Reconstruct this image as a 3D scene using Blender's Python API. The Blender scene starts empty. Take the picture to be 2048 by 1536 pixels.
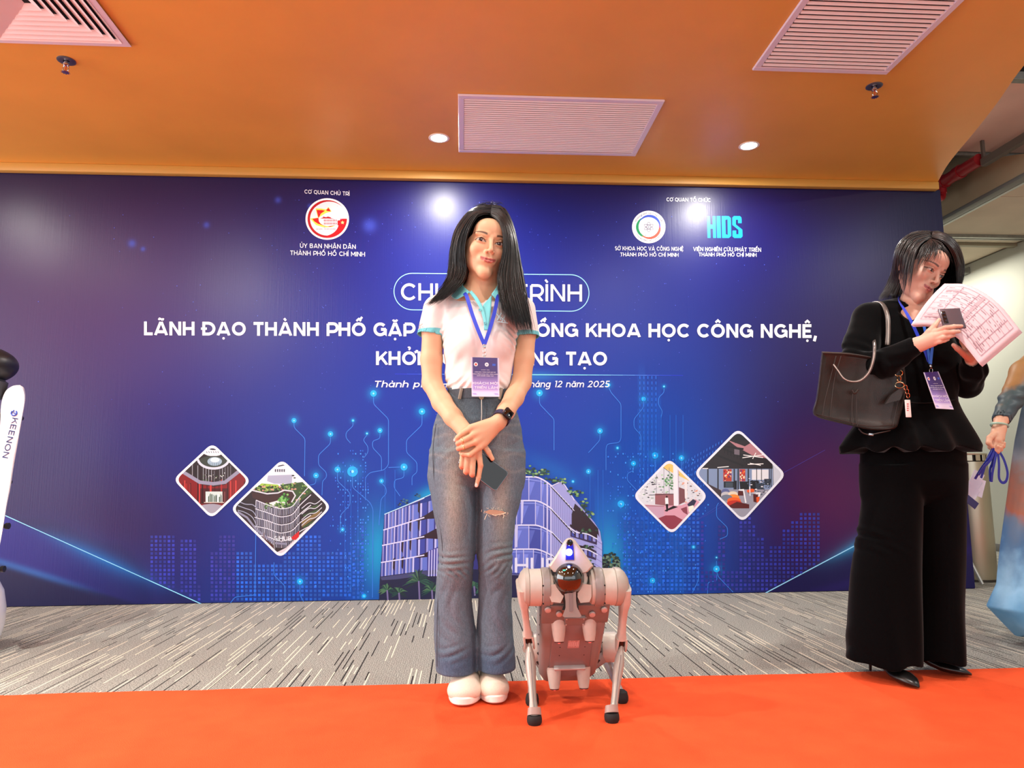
import bpy, bmesh, math, random
import numpy as np
from mathutils import Vector, Matrix, Euler
random.seed(7); rng = np.random.RandomState(7)
SC = bpy.context.scene; COL = SC.collection
R = math.radians; PI = math.pi

# ------------------------------------------------------------------ camera
F = 1450.0; CAM_H = 0.71
def nrm(v):
    v = np.array(v, float); return v/np.linalg.norm(v)
_Y = nrm([925-1024, -(958-768), -F])
_X = np.array([21176, -22, -F]); _X = nrm(_X-_Y*np.dot(_X, _Y))
_Z = np.cross(_X, _Y)
MW = np.array([_X, _Y, _Z])              # camera axes -> world axes
CC = np.array([0, 0, CAM_H])
def ray(px, py): return MW@np.array([px-1024, -(py-768), -F])
def at(px, py, Y):                       # point seen at a pixel of the photograph, on the plane y = Y
    r = ray(px, py); return CC+r*(Y/r[1])
def onz(px, py, z):
    r = ray(px, py); return CC+r*((z-CAM_H)/r[2])
cam = bpy.data.objects.new('camera', bpy.data.cameras.new('camera')); COL.objects.link(cam)
cam.data.sensor_width = 36; cam.data.lens = F/2048*36; cam.data.clip_start = .02
m4 = Matrix.Identity(4)
for i in range(3):
    for j in range(3): m4[i][j] = MW[i][j]
m4.translation = Vector(CC); cam.matrix_world = m4
SC.camera = cam

# ------------------------------------------------------------------ light
vs = SC.view_settings; vs.view_transform = 'Standard'; vs.look = 'None'; vs.gamma = 1; vs.use_curve_mapping = False
vs.exposure = 0.12
W = bpy.data.worlds.new('world'); SC.world = W; W.use_nodes = True
W.node_tree.nodes['Background'].inputs[0].default_value = (.93, .95, 1, 1)
W.node_tree.nodes['Background'].inputs[1].default_value = .45
def area(name, loc, rot, sx, sy, power, col=(1, 1, 1), shape='RECTANGLE', spread=PI):
    l = bpy.data.lights.new(name, 'AREA'); l.shape = shape; l.size = sx; l.size_y = sy; l.energy = power; l.color = col; l.spread = spread
    o = bpy.data.objects.new(name, l); COL.objects.link(o); o.location = loc; o.rotation_euler = rot; return o
DOWN = [(-.137, 3.975), (1.695, 3.98), (-2.13, 1.75), (-3.30, 3.35), (1.50, 1.95), (-.25, 1.85), (3.98, 2.1), (-3.0, 2.6), (-.3, .2), (1.6, .2), (-2.1, .2)]
area('hall_window', (-6.0, 1.2, 1.35), (0, R(-90), 0), 2.8, 7, 310, (.95, .97, 1))
area('hall_light', (.4, -4.1, 1.9), (R(90), 0, 0), 12, 3.4, 190, (.93, .96, 1))
area('corridor_light', (4.4, 7.2, 2.7), (0, 0, 0), .7, 2.4, 60, (1, .97, .9))

# ------------------------------------------------------------------ materials
MATS = {}
def lin(c):
    return tuple((x/255/12.92 if x/255 <= .04045 else ((x/255+.055)/1.055)**2.4) for x in c)
def mat(name, col=(128, 128, 128), rough=.5, metal=0, spec=.5, attr=False, noise=None, bump=None, emit=None, es=1, sss=0, coat=0, alpha=1, trans=0, sheen=0, aniso=0, var=.08):
    if name in MATS: return MATS[name]
    m = bpy.data.materials.new(name); m.use_nodes = True; nt = m.node_tree; N = nt.nodes; L = nt.links
    b = N['Principled BSDF']; b.inputs['Base Color'].default_value = (*lin(col), 1)
    b.inputs['Roughness'].default_value = rough; b.inputs['Metallic'].default_value = metal
    b.inputs['Specular IOR Level'].default_value = spec
    if coat: b.inputs['Coat Weight'].default_value = coat; b.inputs['Coat Roughness'].default_value = .08
    if alpha < 1: b.inputs['Alpha'].default_value = alpha
    if trans: b.inputs['Transmission Weight'].default_value = trans
    if sheen: b.inputs['Sheen Weight'].default_value = sheen; b.inputs['Sheen Roughness'].default_value = .35
    if aniso: b.inputs['Anisotropic'].default_value = aniso
    if sss:
        b.inputs['Subsurface Weight'].default_value = sss; b.inputs['Subsurface Radius'].default_value = (.8, .35, .2); b.inputs['Subsurface Scale'].default_value = .006
    src = None
    if attr:
        a = N.new('ShaderNodeAttribute'); a.attribute_name = 'Col'; src = a.outputs['Color']
    tc = N.new('ShaderNodeTexCoord')
    if noise:
        n = N.new('ShaderNodeTexNoise'); n.inputs['Scale'].default_value = noise; n.inputs['Detail'].default_value = 4
        L.new(tc.outputs['Object'], n.inputs['Vector'])
        mr = N.new('ShaderNodeMapRange'); mr.inputs[1].default_value = .3; mr.inputs[2].default_value = .7
        mr.inputs[3].default_value = 1-var*2; mr.inputs[4].default_value = 1+var
        L.new(n.outputs[0], mr.inputs[0])
        mx = N.new('ShaderNodeMix'); mx.data_type = 'RGBA'; mx.blend_type = 'MULTIPLY'; mx.inputs[0].default_value = 1
        if src: L.new(src, mx.inputs[6])
        else: mx.inputs[6].default_value = (*lin(col), 1)
        cb = N.new('ShaderNodeCombineColor')
        for k in range(3): L.new(mr.outputs[0], cb.inputs[k])
        L.new(cb.outputs[0], mx.inputs[7]); src = mx.outputs[2]
    if src: L.new(src, b.inputs['Base Color'])
    if bump:
        sc_, st = bump
        n = N.new('ShaderNodeTexNoise'); n.inputs['Scale'].default_value = sc_; n.inputs['Detail'].default_value = 3
        L.new(tc.outputs['Object'], n.inputs['Vector'])
        bp = N.new('ShaderNodeBump'); bp.inputs['Strength'].default_value = st; bp.inputs['Distance'].default_value = .003
        L.new(n.outputs[0], bp.inputs['Height']); L.new(bp.outputs[0], b.inputs['Normal'])
    if emit:
        b.inputs['Emission Color'].default_value = (*lin(emit), 1); b.inputs['Emission Strength'].default_value = es
    MATS[name] = m; return m

# ------------------------------------------------------------------ objects
def props(o, label=None, cat=None, group=None, kind=None):
    if label: o['label'] = label
    if cat: o['category'] = cat
    if group: o['group'] = group
    if kind: o['kind'] = kind
    return o
def thing(name, label, cat, loc=(0, 0, 0), group=None):
    o = bpy.data.objects.new(name, None); COL.objects.link(o); o.location = [float(v) for v in loc]; o.empty_display_size = .05
    o['org'] = [float(v) for v in loc]
    return props(o, label, cat, group)
def root_loc(p):
    while p.parent: p = p.parent
    return np.array(p['org'])
def obj(name, VF, m, parent=None, smooth=35, cols=None, label=None, cat=None, group=None, kind=None, org=None, levels=0):
    """one mesh object from world-space vertices"""
    V, Fc = VF; V = np.asarray(V, float).reshape(-1, 3)
    if parent is not None: o0 = root_loc(parent)
    else: o0 = np.array(org if org is not None else [V[:, 0].mean(), V[:, 1].mean(), V[:, 2].min()])
    me = bpy.data.meshes.new(name)
    me.from_pydata((V-o0).tolist(), [], [tuple(int(i) for i in f) for f in Fc] if not isinstance(Fc, np.ndarray) else Fc.tolist())
    me.update()
    if cols is not None:
        cols = np.asarray(cols, float)
        if len(cols) == len(V):
            a = me.color_attributes.new('Col', 'FLOAT_COLOR', 'POINT'); c4 = np.ones((len(V), 4)); c4[:, :3] = cols
            a.data.foreach_set('color', c4.ravel())
        else:
            a = me.color_attributes.new('Col', 'FLOAT_COLOR', 'CORNER'); lt = np.zeros(len(me.polygons), int); me.polygons.foreach_get('loop_total', lt)
            c4 = np.ones((len(me.loops), 4)); c4[:, :3] = np.repeat(cols, lt, axis=0); a.data.foreach_set('color', c4.ravel())
    if smooth:
        me.shade_smooth()
        if smooth < 180: me.set_sharp_from_angle(angle=R(smooth))
    me.materials.append(m)
    o = bpy.data.objects.new(name, me); COL.objects.link(o)
    if parent is not None: o.parent = parent
    else: o.location = o0.tolist(); o['org'] = o0.tolist()
    if levels:
        md = o.modifiers.new('sub', 'SUBSURF'); md.levels = md.render_levels = levels
    return props(o, label, cat, group, kind)
def struct(name, VF, m, parent=None, smooth=35, **k):
    o = obj(name, VF, m, parent, smooth, **k)
    if parent is None: o['kind'] = 'structure'
    return o
def move_copy(src, d, parent=None, name=None):
    c = src.copy(); COL.objects.link(c); c.parent = parent if parent is not None else src.parent
    c.location = Vector(src.location)+Vector([float(v) for v in d]); return c

# ------------------------------------------------------------------ shapes: every one returns (V, F)
def merge(*parts):
    V = []; Fc = []; n = 0
    for v, f in parts:
        v = np.asarray(v, float); V.append(v); Fc += [tuple(int(i)+n for i in q) for q in f]; n += len(v)
    return np.vstack(V), Fc
def xf(VF, M=None, t=(0, 0, 0)):
    V = np.asarray(VF[0], float)
    if M is not None: V = V@np.array(M).T
    return V+np.array(t, float), VF[1]
def rot(ax, deg): return np.array(Matrix.Rotation(R(deg), 3, ax))
def eul(x, y, z): return np.array(Euler((R(x), R(y), R(z))).to_matrix())
def box(c, s, bev=0, seg=2, M=None):
    bm = bmesh.new(); bmesh.ops.create_cube(bm, size=1)
    for v in bm.verts: v.co = Vector((v.co.x*s[0], v.co.y*s[1], v.co.z*s[2]))
    if bev: bmesh.ops.bevel(bm, geom=bm.edges[:], offset=min(bev, min(s)*.49), segments=seg, profile=.5, affect='EDGES')
    V = np.array([v.co[:] for v in bm.verts]); Fc = [tuple(v.index for v in f.verts) for f in bm.faces]; bm.free()
    if M is not None: V = V@np.array(M).T
    return V+np.array(c, float), Fc
def frame_of(d):
    d = nrm(d); a = np.array([0, 0, 1.]) if abs(d[2]) < .9 else np.array([1., 0, 0])
    u = nrm(np.cross(a, d)); return u, np.cross(d, u), d
def loft(rings, cap=True, close=False):
    """rings: list of (n,3) arrays"""
    n = len(rings[0]); V = np.vstack(rings); Fc = []
    K = len(rings)
    for k in range(K if close else K-1):
        a = k*n; b = ((k+1) % K)*n
        for i in range(n):
            j = (i+1) % n; Fc.append((a+i, a+j, b+j, b+i))
    if cap and not close:
        Fc.append(tuple(range(n-1, -1, -1))); Fc.append(tuple((K-1)*n+i for i in range(n)))
    return V, Fc
def tube(pts, r, n=8, flat=1.0, up=None, cap=True):
    pts = np.asarray(pts, float); K = len(pts); r = np.broadcast_to(np.asarray(r, float), (K,))
    rings = []; u = None
    for k in range(K):
        d = pts[min(k+1, K-1)]-pts[max(k-1, 0)]; d = nrm(d)
        if u is None:
            u = frame_of(d)[0] if up is None else nrm(np.cross(up, d))
        else: u = nrm(u-d*np.dot(u, d))
        w = np.cross(d, u)
        a = np.linspace(0, 2*PI, n, endpoint=False)
        rings.append(pts[k]+r[k]*(np.outer(np.cos(a), u)+flat*np.outer(np.sin(a), w)))
    return loft(rings, cap)
def cyl(p0, p1, r0, r1=None, n=24): return tube([p0, p1], [r0, r0 if r1 is None else r1], n)
def lathe(prof, c, axis=(0, 0, 1), n=32, cap=True):
    """prof: list of (r, h) along the axis"""
    u, w, d = frame_of(axis); c = np.array(c, float)
    a = np.linspace(0, 2*PI, n, endpoint=False); cs = np.outer(np.cos(a), u)+np.outer(np.sin(a), w)
    return loft([c+d*h+cs*max(r, 1e-5) for r, h in prof], cap)
def prism(poly, d, c=(0, 0, 0)):
    """poly (n,3) world points extruded by vector d"""
    P = np.asarray(poly, float); return loft([P, P+np.array(d, float)])
def rrect(cx, cy, w, h, r, n=6):
    o = []
    for sx, sy, a0 in ((1, 1, 0), (-1, 1, 90), (-1, -1, 180), (1, -1, 270)):
        for k in range(n+1):
            a = R(a0+90*k/n); o.append((cx+sx*(w/2-r)+r*math.cos(a), cy+sy*(h/2-r)+r*math.sin(a)))
    return o
def smooth_path(pts, n=8):
    """Catmull-Rom through the points"""
    P = np.asarray(pts, float); P = np.vstack([2*P[0]-P[1], P, 2*P[-1]-P[-2]]); out = []
    for i in range(1, len(P)-2):
        for t in np.linspace(0, 1, n, endpoint=False):
            p0, p1, p2, p3 = P[i-1:i+3]
            out.append(.5*((2*p1)+(-p0+p2)*t+(2*p0-5*p1+4*p2-p3)*t*t+(-p0+3*p1-3*p2+p3)*t**3))
    out.append(P[-2]); return np.array(out)
def sst(a, b, x): t = np.clip((x-a)/(b-a), 0, 1); return t*t*(3-2*t)

# ------------------------------------------------------------------ the hall
def nodes_of(m): return m.node_tree.nodes, m.node_tree.links, m.node_tree.nodes['Principled BSDF']
def carpet_mat():
    m = mat('striped_grey_carpet', (132, 128, 118), .95, spec=.15); N, L, b = nodes_of(m)
    tc = N.new('ShaderNodeTexCoord'); sp = N.new('ShaderNodeSeparateXYZ'); L.new(tc.outputs['Object'], sp.inputs[0])
    def math_(op, a, bb=None):
        n = N.new('ShaderNodeMath'); n.operation = op
        for k, v in enumerate((a, bb)):
            if v is None: continue
            if isinstance(v, (int, float)): n.inputs[k].default_value = v
            else: L.new(v, n.inputs[k])
        return n.outputs[0]
    def dashes(w, yl, off, lo, hi, duty):
        xs = math_('DIVIDE', math_('ADD', sp.outputs[0], off), w); fl = math_('FLOOR', xs); fr = math_('SUBTRACT', xs, fl)
        cb = N.new('ShaderNodeCombineXYZ'); L.new(math_('MULTIPLY', fl, 7.31), cb.inputs[0]); L.new(math_('DIVIDE', sp.outputs[1], yl), cb.inputs[1]); cb.inputs[2].default_value = off*9
        n = N.new('ShaderNodeTexNoise'); n.inputs['Scale'].default_value = 1; n.inputs['Detail'].default_value = 0; L.new(cb.outputs[0], n.inputs['Vector'])
        on = math_('MULTIPLY', math_('GREATER_THAN', n.outputs[0], lo), math_('LESS_THAN', fr, duty)); return on
    dark = dashes(.0210, .50, .37, .60, 1, .22); lite = dashes(.0190, .50, 2.13, .595, 1, .22)
    n = N.new('ShaderNodeTexNoise'); n.inputs['Scale'].default_value = 210; n.inputs['Detail'].default_value = 3; L.new(tc.outputs['Object'], n.inputs['Vector'])
    cr = N.new('ShaderNodeValToRGB'); e = cr.color_ramp.elements; e[0].position = .32; e[0].color = (*lin((88, 87, 83)), 1); e[1].position = .68; e[1].color = (*lin((186, 186, 176)), 1)
    L.new(n.outputs[0], cr.inputs[0])
    wv = N.new('ShaderNodeMath'); wv.operation = 'SINE'; L.new(math_('MULTIPLY', sp.outputs[0], 2*PI/.0085), wv.inputs[0])
    rib = N.new('ShaderNodeMapRange'); rib.inputs[1].default_value = -1; rib.inputs[2].default_value = 1; rib.inputs[3].default_value = .86; rib.inputs[4].default_value = 1.08; L.new(wv.outputs[0], rib.inputs[0])
    mm = N.new('ShaderNodeMix'); mm.data_type = 'RGBA'; mm.blend_type = 'MULTIPLY'; mm.inputs[0].default_value = 1
    cc = N.new('ShaderNodeCombineColor')
    for k in range(3): L.new(rib.outputs[0], cc.inputs[k])
    L.new(cr.outputs[0], mm.inputs[6]); L.new(cc.outputs[0], mm.inputs[7])
    m1 = N.new('ShaderNodeMix'); m1.data_type = 'RGBA'; L.new(dark, m1.inputs[0]); L.new(mm.outputs[2], m1.inputs[6]); m1.inputs[7].default_value = (*lin((26, 24, 26)), 1)
    m2 = N.new('ShaderNodeMix'); m2.data_type = 'RGBA'; L.new(lite, m2.inputs[0]); L.new(m1.outputs[2], m2.inputs[6]); m2.inputs[7].default_value = (*lin((228, 220, 196)), 1)
    L.new(m2.outputs[2], b.inputs['Base Color'])
    bp = N.new('ShaderNodeBump'); bp.inputs['Strength'].default_value = .5; bp.inputs['Distance'].default_value = .002; L.new(n.outputs[0], bp.inputs['Height']); L.new(bp.outputs[0], b.inputs['Normal'])
    return m
def quad(a, b, c, d): return np.array([a, b, c, d], float), [(0, 1, 2, 3)]
struct('floor', box((-4, 3, -.05), (26, 20, .1)), carpet_mat(), smooth=0, org=(0, 0, 0))
M_run = mat('orange_red_carpet', (240, 90, 48), .95, spec=.1, noise=9, bump=(420, .9), var=.05)
def runner():
    yl = lambda x: 2.655+(x+.18)*(-.012) if x < 4 else 2.6
    xs = np.linspace(-6, 6, 121); V = []; Fc = []
    for x in xs:
        e = 2.662+.004*math.sin(x*9)+.003*math.sin(x*23+1); V += [(x, e, .0005), (x, e-.003, .003), (x, .503, .003), (x, .50, .0005)]
    for i in range(len(xs)-1):
        a = 4*i; Fc += [(a+k, a+k+1, a+k+5, a+k+4) for k in range(3)]
    return np.array(V), [f[::-1] for f in Fc]
obj('carpet_runner', runner(), M_run, label='orange-red carpet runner laid across the striped grey floor in front', cat='carpet')
ZC = 2.66
M_ceil = mat('orange_ceiling_paint', (224, 158, 68), .40, spec=.35, noise=2.2, var=.03)
M_white = mat('white_vent_metal', (240, 226, 226), .45, spec=.4)
# orange ceiling: plan outline with its curved right-hand edge
edge = [(2.55, -4.2), (2.56, 2.2), (2.60, 2.7), (2.69, 3.08), (2.82, 3.43), (2.925, 3.74), (3.055, 4.15), (3.19, 4.47)]
ep = smooth_path([(x, y, 0) for x, y in edge], 6)[:, :2]
def ceiling_mesh():
    outl = [(-6.5, 4.47), (-6.5, -4.2)]+[tuple(p) for p in ep]
    P = np.array([(x, y, ZC) for x, y in outl])
    return loft([P, P+np.array([0, 0, .05])])
struct('ceiling', ceiling_mesh(), M_ceil, smooth=0, org=(0, 0, ZC))
struct('trim_1', box((-1.65, 4.456, ZC-.026), (9.66, .046, .052), .004), mat('orange_lip', (196, 146, 66), .5))
# upper rooms around it
M_board = mat('plasterboard', (214, 200, 178), .85, spec=.2, noise=3, var=.04)
M_wall = mat('grey_wall_paint', (196, 196, 180), .8, spec=.25, noise=1.5, var=.02)
struct('wall_right', box((5.05, 6, 1.39), (.1, 14, 2.78)), M_wall, smooth=0)
struct('wall_back', box((-4, 10.55, 1.9), (26, .1, 3.8)), M_wall, smooth=0)
struct('baseboard_right', box((4.992, 6, .035), (.014, 14, .07), .003), mat('grey_baseboard', (120, 118, 112), .6))
# ------------------------------------------------------------------ ceiling fittings
def slat(n_w, pitch, tilt=24): return box((0, 0, 0), (n_w, pitch*.52, .0022), .0008, 1, rot('X', -tilt))
def grille(name, label, x0, x1, y0, y1, pitch, fw=.032):
    cx, cy = (x0+x1)/2, (y0+y1)/2
    t = thing(name, label, 'ceiling vent', (cx, cy, ZC), 'slatted ceiling vents')
    M_in = mat('dark_duct', (70, 52, 50), .8)
    z = ZC-.006
    fr = []
    for (a, b, c, d) in ((x0, x1, y0, y0+fw), (x0, x1, y1-fw, y1), (x0, x0+fw, y0+fw, y1-fw), (x1-fw, x1, y0+fw, y1-fw)):
        fr.append(box(((a+b)/2, (c+d)/2, z), (b-a, d-c, .012), .003, 1))
    obj('frame', merge(*fr), mat('lilac_vent_frame', (222, 206, 216), .4), t)
    obj('duct_backing', box((cx, cy, ZC-.0012), (x1-x0-.02, y1-y0-.02, .002)), M_in, t)
    s = None; y = y0+fw+pitch/2
    while y < y1-fw-.002:
        if s is None:
            s = obj('slat', xf(slat(x1-x0-2*fw, pitch), t=(cx, y, z-.0035)), M_white, t, 0); ys = y
        else: move_copy(s, (0, y-ys, 0))
        y += pitch
    return t
grille('ceiling_vent', 'wide slatted ceiling vent between the two glowing downlights', -.025, 1.048, 3.483, 4.135, .0222)
grille('ceiling_vent', 'square slatted ceiling vent at the top right beside the curved ceiling edge', 1.389, 2.062, 2.51, 3.18, .0300)
def diffuser():
    x0, x1, y1 = -2.07, -1.488, 3.148; y0 = y1-.582; cx, cy = (x0+x1)/2, (y0+y1)/2; h = .291
    t = thing('ceiling_vent', 'four-way ceiling air diffuser with nested square blades at the top left', 'ceiling vent', (cx, cy, ZC))
    def ring(r0, z0, r1, z1, th=.003):
        P = []
        for r, z in ((r0, z0), (r1, z1), (r1-.001, z1+th), (r0-.001, z0+th)):
            P.append([(cx+sx*r, cy+sy*r, z) for sx, sy in ((-1, -1), (1, -1), (1, 1), (-1, 1))])
        V = np.array(P).reshape(-1, 3); Fc = []
        for k in range(4):
            for i in range(4):
                j = (i+1) % 4; k2 = (k+1) % 4; Fc.append((k*4+i, k*4+j, k2*4+j, k2*4+i))
        return V, Fc
    obj('frame', ring(h, ZC-.010, h-.028, ZC-.012), mat('lilac_vent_frame'), t, 20)
    obj('frame_lip', ring(h-.028, ZC-.014, h-.046, ZC-.002), M_white, t, 20)
    obj('duct_backing', box((cx, cy, ZC-.0012), (.53, .53, .002)), mat('black_duct', (14, 12, 12), .9), t)
    for k in range(7):
        r = h-.048-k*.0335
        obj('blade', ring(r, ZC-.016, max(r-.028, .004), ZC-.003), M_white, t, 20)
diffuser()
def sprinkler(x, y, label):
    t = thing('sprinkler', label, 'sprinkler', (x, y, ZC), 'ceiling sprinklers')
    ch = mat('chrome', (205, 200, 200), .18, 1)
    obj('escutcheon', lathe([(.040, 0), (.040, -.003), (.030, -.006), (.014, -.004), (.013, 0)], (x, y, ZC), n=32), mat('dull_chrome', (120, 120, 132), .35, .8), t)
    obj('pipe_neck', lathe([(.009, 0), (.009, -.016), (.013, -.017), (.013, -.024), (.007, -.026)], (x, y, ZC), n=16), ch, t)
    z = ZC-.024
    arm = [tube(smooth_path([(x+s*.006, y, z), (x+s*.013, y, z-.012), (x+s*.010, y, z-.026), (x, y, z-.032)], 4), .0025, 6) for s in (-1, 1)]
    obj('frame_arms', merge(*arm), ch, t)
    obj('glass_bulb', lathe([(.001, 0), (.0025, -.004), (.0025, -.022), (.001, -.028)], (x, y, z), n=10), mat('red_bulb', (190, 70, 50), .1), t)
    pl = [lathe([(.004, -.032), (.015, -.034), (.015, -.036), (.003, -.037)], (x, y, z), n=20)]
    for k in range(10):
        a = 2*PI*k/10; pl.append(box((x+math.cos(a)*.016, y+math.sin(a)*.016, z-.035), (.007, .004, .0015), M=rot('Z', math.degrees(a))))
    obj('deflector', merge(*pl), ch, t)
sprinkler(-1.845, 3.29, 'chrome fire sprinkler below the left air diffuser')
sprinkler(2.07, 3.30, 'chrome fire sprinkler beside the right slatted vent')
labs = ['bright recessed downlight left of the wide ceiling vent', 'bright recessed downlight right of the wide ceiling vent', 'recessed downlight mirrored in the backdrop above the left part of the title', 'recessed downlight mirrored near the top left of the backdrop', 'recessed downlight mirrored in the backdrop right of the pill-shaped outline']
for i, (x, y) in enumerate(DOWN):
    if x > 2.6 and y < 4.5: z = 2.9
    else: z = ZC
    t = thing('downlight', labs[i] if i < 5 else 'recessed downlight of the hall outside the view', 'ceiling light', (x, y, z), 'recessed downlights')
    obj('trim_ring', lathe([(.058, 0), (.060, -.003), (.056, -.005), (.047, -.004), (.046, 0)], (x, y, z), n=40), mat('white_ring', (250, 240, 225), .4), t)
    obj('lens', lathe([(.0465, -.001), (.0465, -.0035), (.02, -.0042)], (x, y, z), n=40), mat('lamp_glow', (255, 244, 220), .5, emit=(255, 240, 212), es=16), t)
    pw = [24, 24, 78, 20, 24, 11, 26, 9, 16, 16, 16][i]
    area('downlight_lamp', (x, y, z-.007), (0, 0, 0), .09, .09, pw, (1, .96, .90), 'DISK', PI)

# ------------------------------------------------------------------ unfinished ceiling at the right
M_gal = mat('galvanised_steel', (150, 150, 142), .45, .6, noise=30)
struct('ceiling_board', box((4.1, 4.41, 3.115), (2.9, .97, .03), .002, 1), mat('pinkish_plasterboard', (240, 206, 190), .85, noise=4, var=.03), smooth=0)
obj('metal_stud', merge(box((4.1, 4.925, 3.098), (2.9, .04, .045), .002, 1), *[cyl((x, 4.906, 3.098), (x, 4.900, 3.098), .009, n=10) for x in (3.86, 4.3, 4.75)]), M_gal, label='long galvanised metal stud edging the pink ceiling board at upper right', cat='metal stud')
obj('metal_stud', merge(box((4.1, 3.90, 3.098), (2.9, .05, .05), .002, 1)), M_gal, label='short bit of metal stud beyond the curved orange ceiling edge, topmost at the right', cat='metal stud')
obj('metal_stud', merge(box((3.735, 4.25, 2.935), (.045, .95, .055), .002, 1), box((3.735, 3.785, 3.02), (.045, .02, .16)), box((3.735, 4.715, 3.02), (.02, .02, .16))), mat('dark_steel', (112, 106, 98), .5, .4), label='dark steel channel hanging diagonally under the pink ceiling board', cat='metal channel')
M_bulk = mat('beige_bulkhead', (170, 152, 122), .85, noise=3, var=.05)
struct('wall_bulkhead', prism([(3.87, 4.2, 2.775), (3.87, 10.4, 2.775), (3.87, 10.4, 3.62), (3.87, 4.97, 3.62), (3.87, 4.97, 3.07), (3.87, 4.2, 2.80)], (.03, 0, 0)), M_bulk, smooth=0)
struct('trim_2', box((3.90, 7.3, 2.765), (.07, 6.2, .03), .003), mat('grey_track', (116, 116, 110), .5, .3))
struct('trim_3', box((3.975, 7.3, 2.77), (.03, 6.2, .02), .003), mat('pale_track', (190, 198, 190), .5, .3))
ob = [(4.45, 5.3, 1.13), (4.45, 6.66, 1.2), (4.45, 8.1, 1.5)]
cb = struct('ceiling_corridor', box((4.45, 7.35, 2.80), (1.15, 6.3, .02)), M_board, smooth=0)
for (y0, y1) in ((4.22, 4.94), (4.95, 5.78), (5.80, 5.98), (6.06, 7.3), (7.31, 8.6), (8.61, 10.2)):
    obj('ceiling_panel', box((4.47, (y0+y1)/2, 2.783), (.98, y1-y0, .012), .002, 1), M_board, cb, smooth=0)
obj('cross_track', merge(box((4.45, 5.79, 2.765), (1.1, .035, .03), .002, 1), box((4.45, 5.845, 2.760), (1.1, .02, .012), .002, 1)), M_gal, cb)
obj('cross_track', merge(box((4.45, 6.03, 2.77), (1.1, .05, .03), .002, 1)), mat('olive_track', (150, 142, 118), .6), cb)
struct('ceiling_slab', box((3.4, 7, 3.85), (7, 9, .1)), mat('dark_concrete', (60, 56, 54), .9), smooth=0)
M_red = mat('red_pipe_paint', (150, 26, 34), .35, spec=.5)
red = thing('fire_pipe', 'red painted fire pipe with an elbow above the end of the backdrop', 'pipe', (3.75, 5.6, 2.92))
PZ = 2.965; PX_ = 3.72
obj('pipe', cyl((PX_, 4.735, PZ), (PX_, 7.2, PZ), .045), M_red, red)
obj('branch', tube(smooth_path([(PX_, 5.16, PZ-.01), (PX_-.005, 5.15, PZ-.08), (PX_-.02, 5.14, PZ-.125), (PX_-.08, 5.12, PZ-.135), (PX_-.30, 5.08, PZ-.135)], 6), .024, 12), M_red, red)
for k, (p, q, r) in enumerate((((PX_, 4.93, PZ), (PX_, 4.98, PZ), .052), ((PX_, 5.11, PZ), (PX_, 5.21, PZ), .052), ((PX_-.003, 5.152, PZ-.045), (PX_-.005, 5.15, PZ-.085), .031))): obj('collar', cyl(p, q, r), M_red, red)
obj('valve', merge(lathe([(.02, -.03), (.034, -.02), (.036, .02), (.02, .03)], (PX_-.20, 5.10, PZ-.11), (1, .2, 0)), cyl((PX_-.20, 5.10, PZ-.11), (PX_-.20, 5.10, PZ-.04), .012)), mat('dark_iron', (42, 34, 38), .5, .5), red)
obj('pipe', cyl((PX_-.16, 4.98, PZ+.09), (PX_-.16, 7.4, PZ+.09), .03, n=16), mat('dull_red', (88, 20, 30), .5), label='darker red pipe running behind the fire pipe', cat='pipe')
bp_ = thing('water_pipe', 'blue pipe up in the open ceiling behind the red fire pipe', 'pipe', (PX_-.1, 5.8, PZ+.16))
obj('pipe', cyl((PX_-.10, 5.0, PZ+.24), (PX_-.10, 7.4, PZ+.24), .075), mat('blue_pipe', (30, 60, 150), .4), bp_)
obj('collar', cyl((PX_-.10, 5.3, PZ+.24), (PX_-.10, 5.36, PZ+.24), .084), mat('blue_collar', (60, 90, 170), .4), bp_)
wb = obj('wall_bracket', merge(box((4.955, 6.71, 2.69), (.09, .16, .012), .002, 1), box((4.992, 6.71, 2.72), (.012, .16, .06), .002, 1)), mat('grey_bracket', (130, 130, 122), .5), label='small grey bracket on the corridor wall behind the dark-haired reader', cat='bracket')

# ------------------------------------------------------------------ litter bin and narrow pink panel behind
def bin_():
    c = (3.36, 4.62, 0); t = thing('litter_bin', 'tall brushed steel litter bin beside the corridor wall', 'bin', c)
    c = (3.495, 4.86, 0); r = .135
    t['org'] = list(map(float, c)); t.location = c
    st = mat('brushed_steel', (176, 166, 146), .30, 1, aniso=.6)
    obj('body', lathe([(r-.004, .012), (r, .016), (r, .80), (r-.01, .804)], c, n=48), st, t)
    obj('base_ring', lathe([(r+.006, 0), (r+.006, .014), (r-.01, .018)], c, n=48), mat('dark_base', (60, 54, 48), .5, .5), t)
    obj('inner_drum', lathe([(r-.012, .78), (r-.012, .845)], c, n=48), mat('black_drum', (40, 36, 32), .5, .5), t)
    p = None
    for k in range(16):
        a = 2*PI*k/16
        q = box((c[0]+math.cos(a)*(r-.003), c[1]+math.sin(a)*(r-.003), .826), (.006, .034, .042), .002, 1, rot('Z', math.degrees(a)))
        obj('rim_plate', q, st, t)
    obj('top_ring', lathe([(r-.03, .846), (r, .846), (r+.001, .856), (r-.03, .858), (r-.032, .84)], c, n=48), st, t)
bin_()
sd = thing('pink_panel', 'narrow pink panel on grey legs at the backdrop end, behind the black trousers', 'stand', (3.29, 4.72, 0))  # narrow pink strip at the backdrop's end, modelled as a panel on legs
Mst = mat('silver_leg', (190, 188, 182), .35, .7)
obj('panel', box((3.285, 4.74, .55), (.11, .012, .86), .002, 1, eul(-4, 0, 0)), mat('strip_pink', (214, 110, 100), .5), sd)
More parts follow.
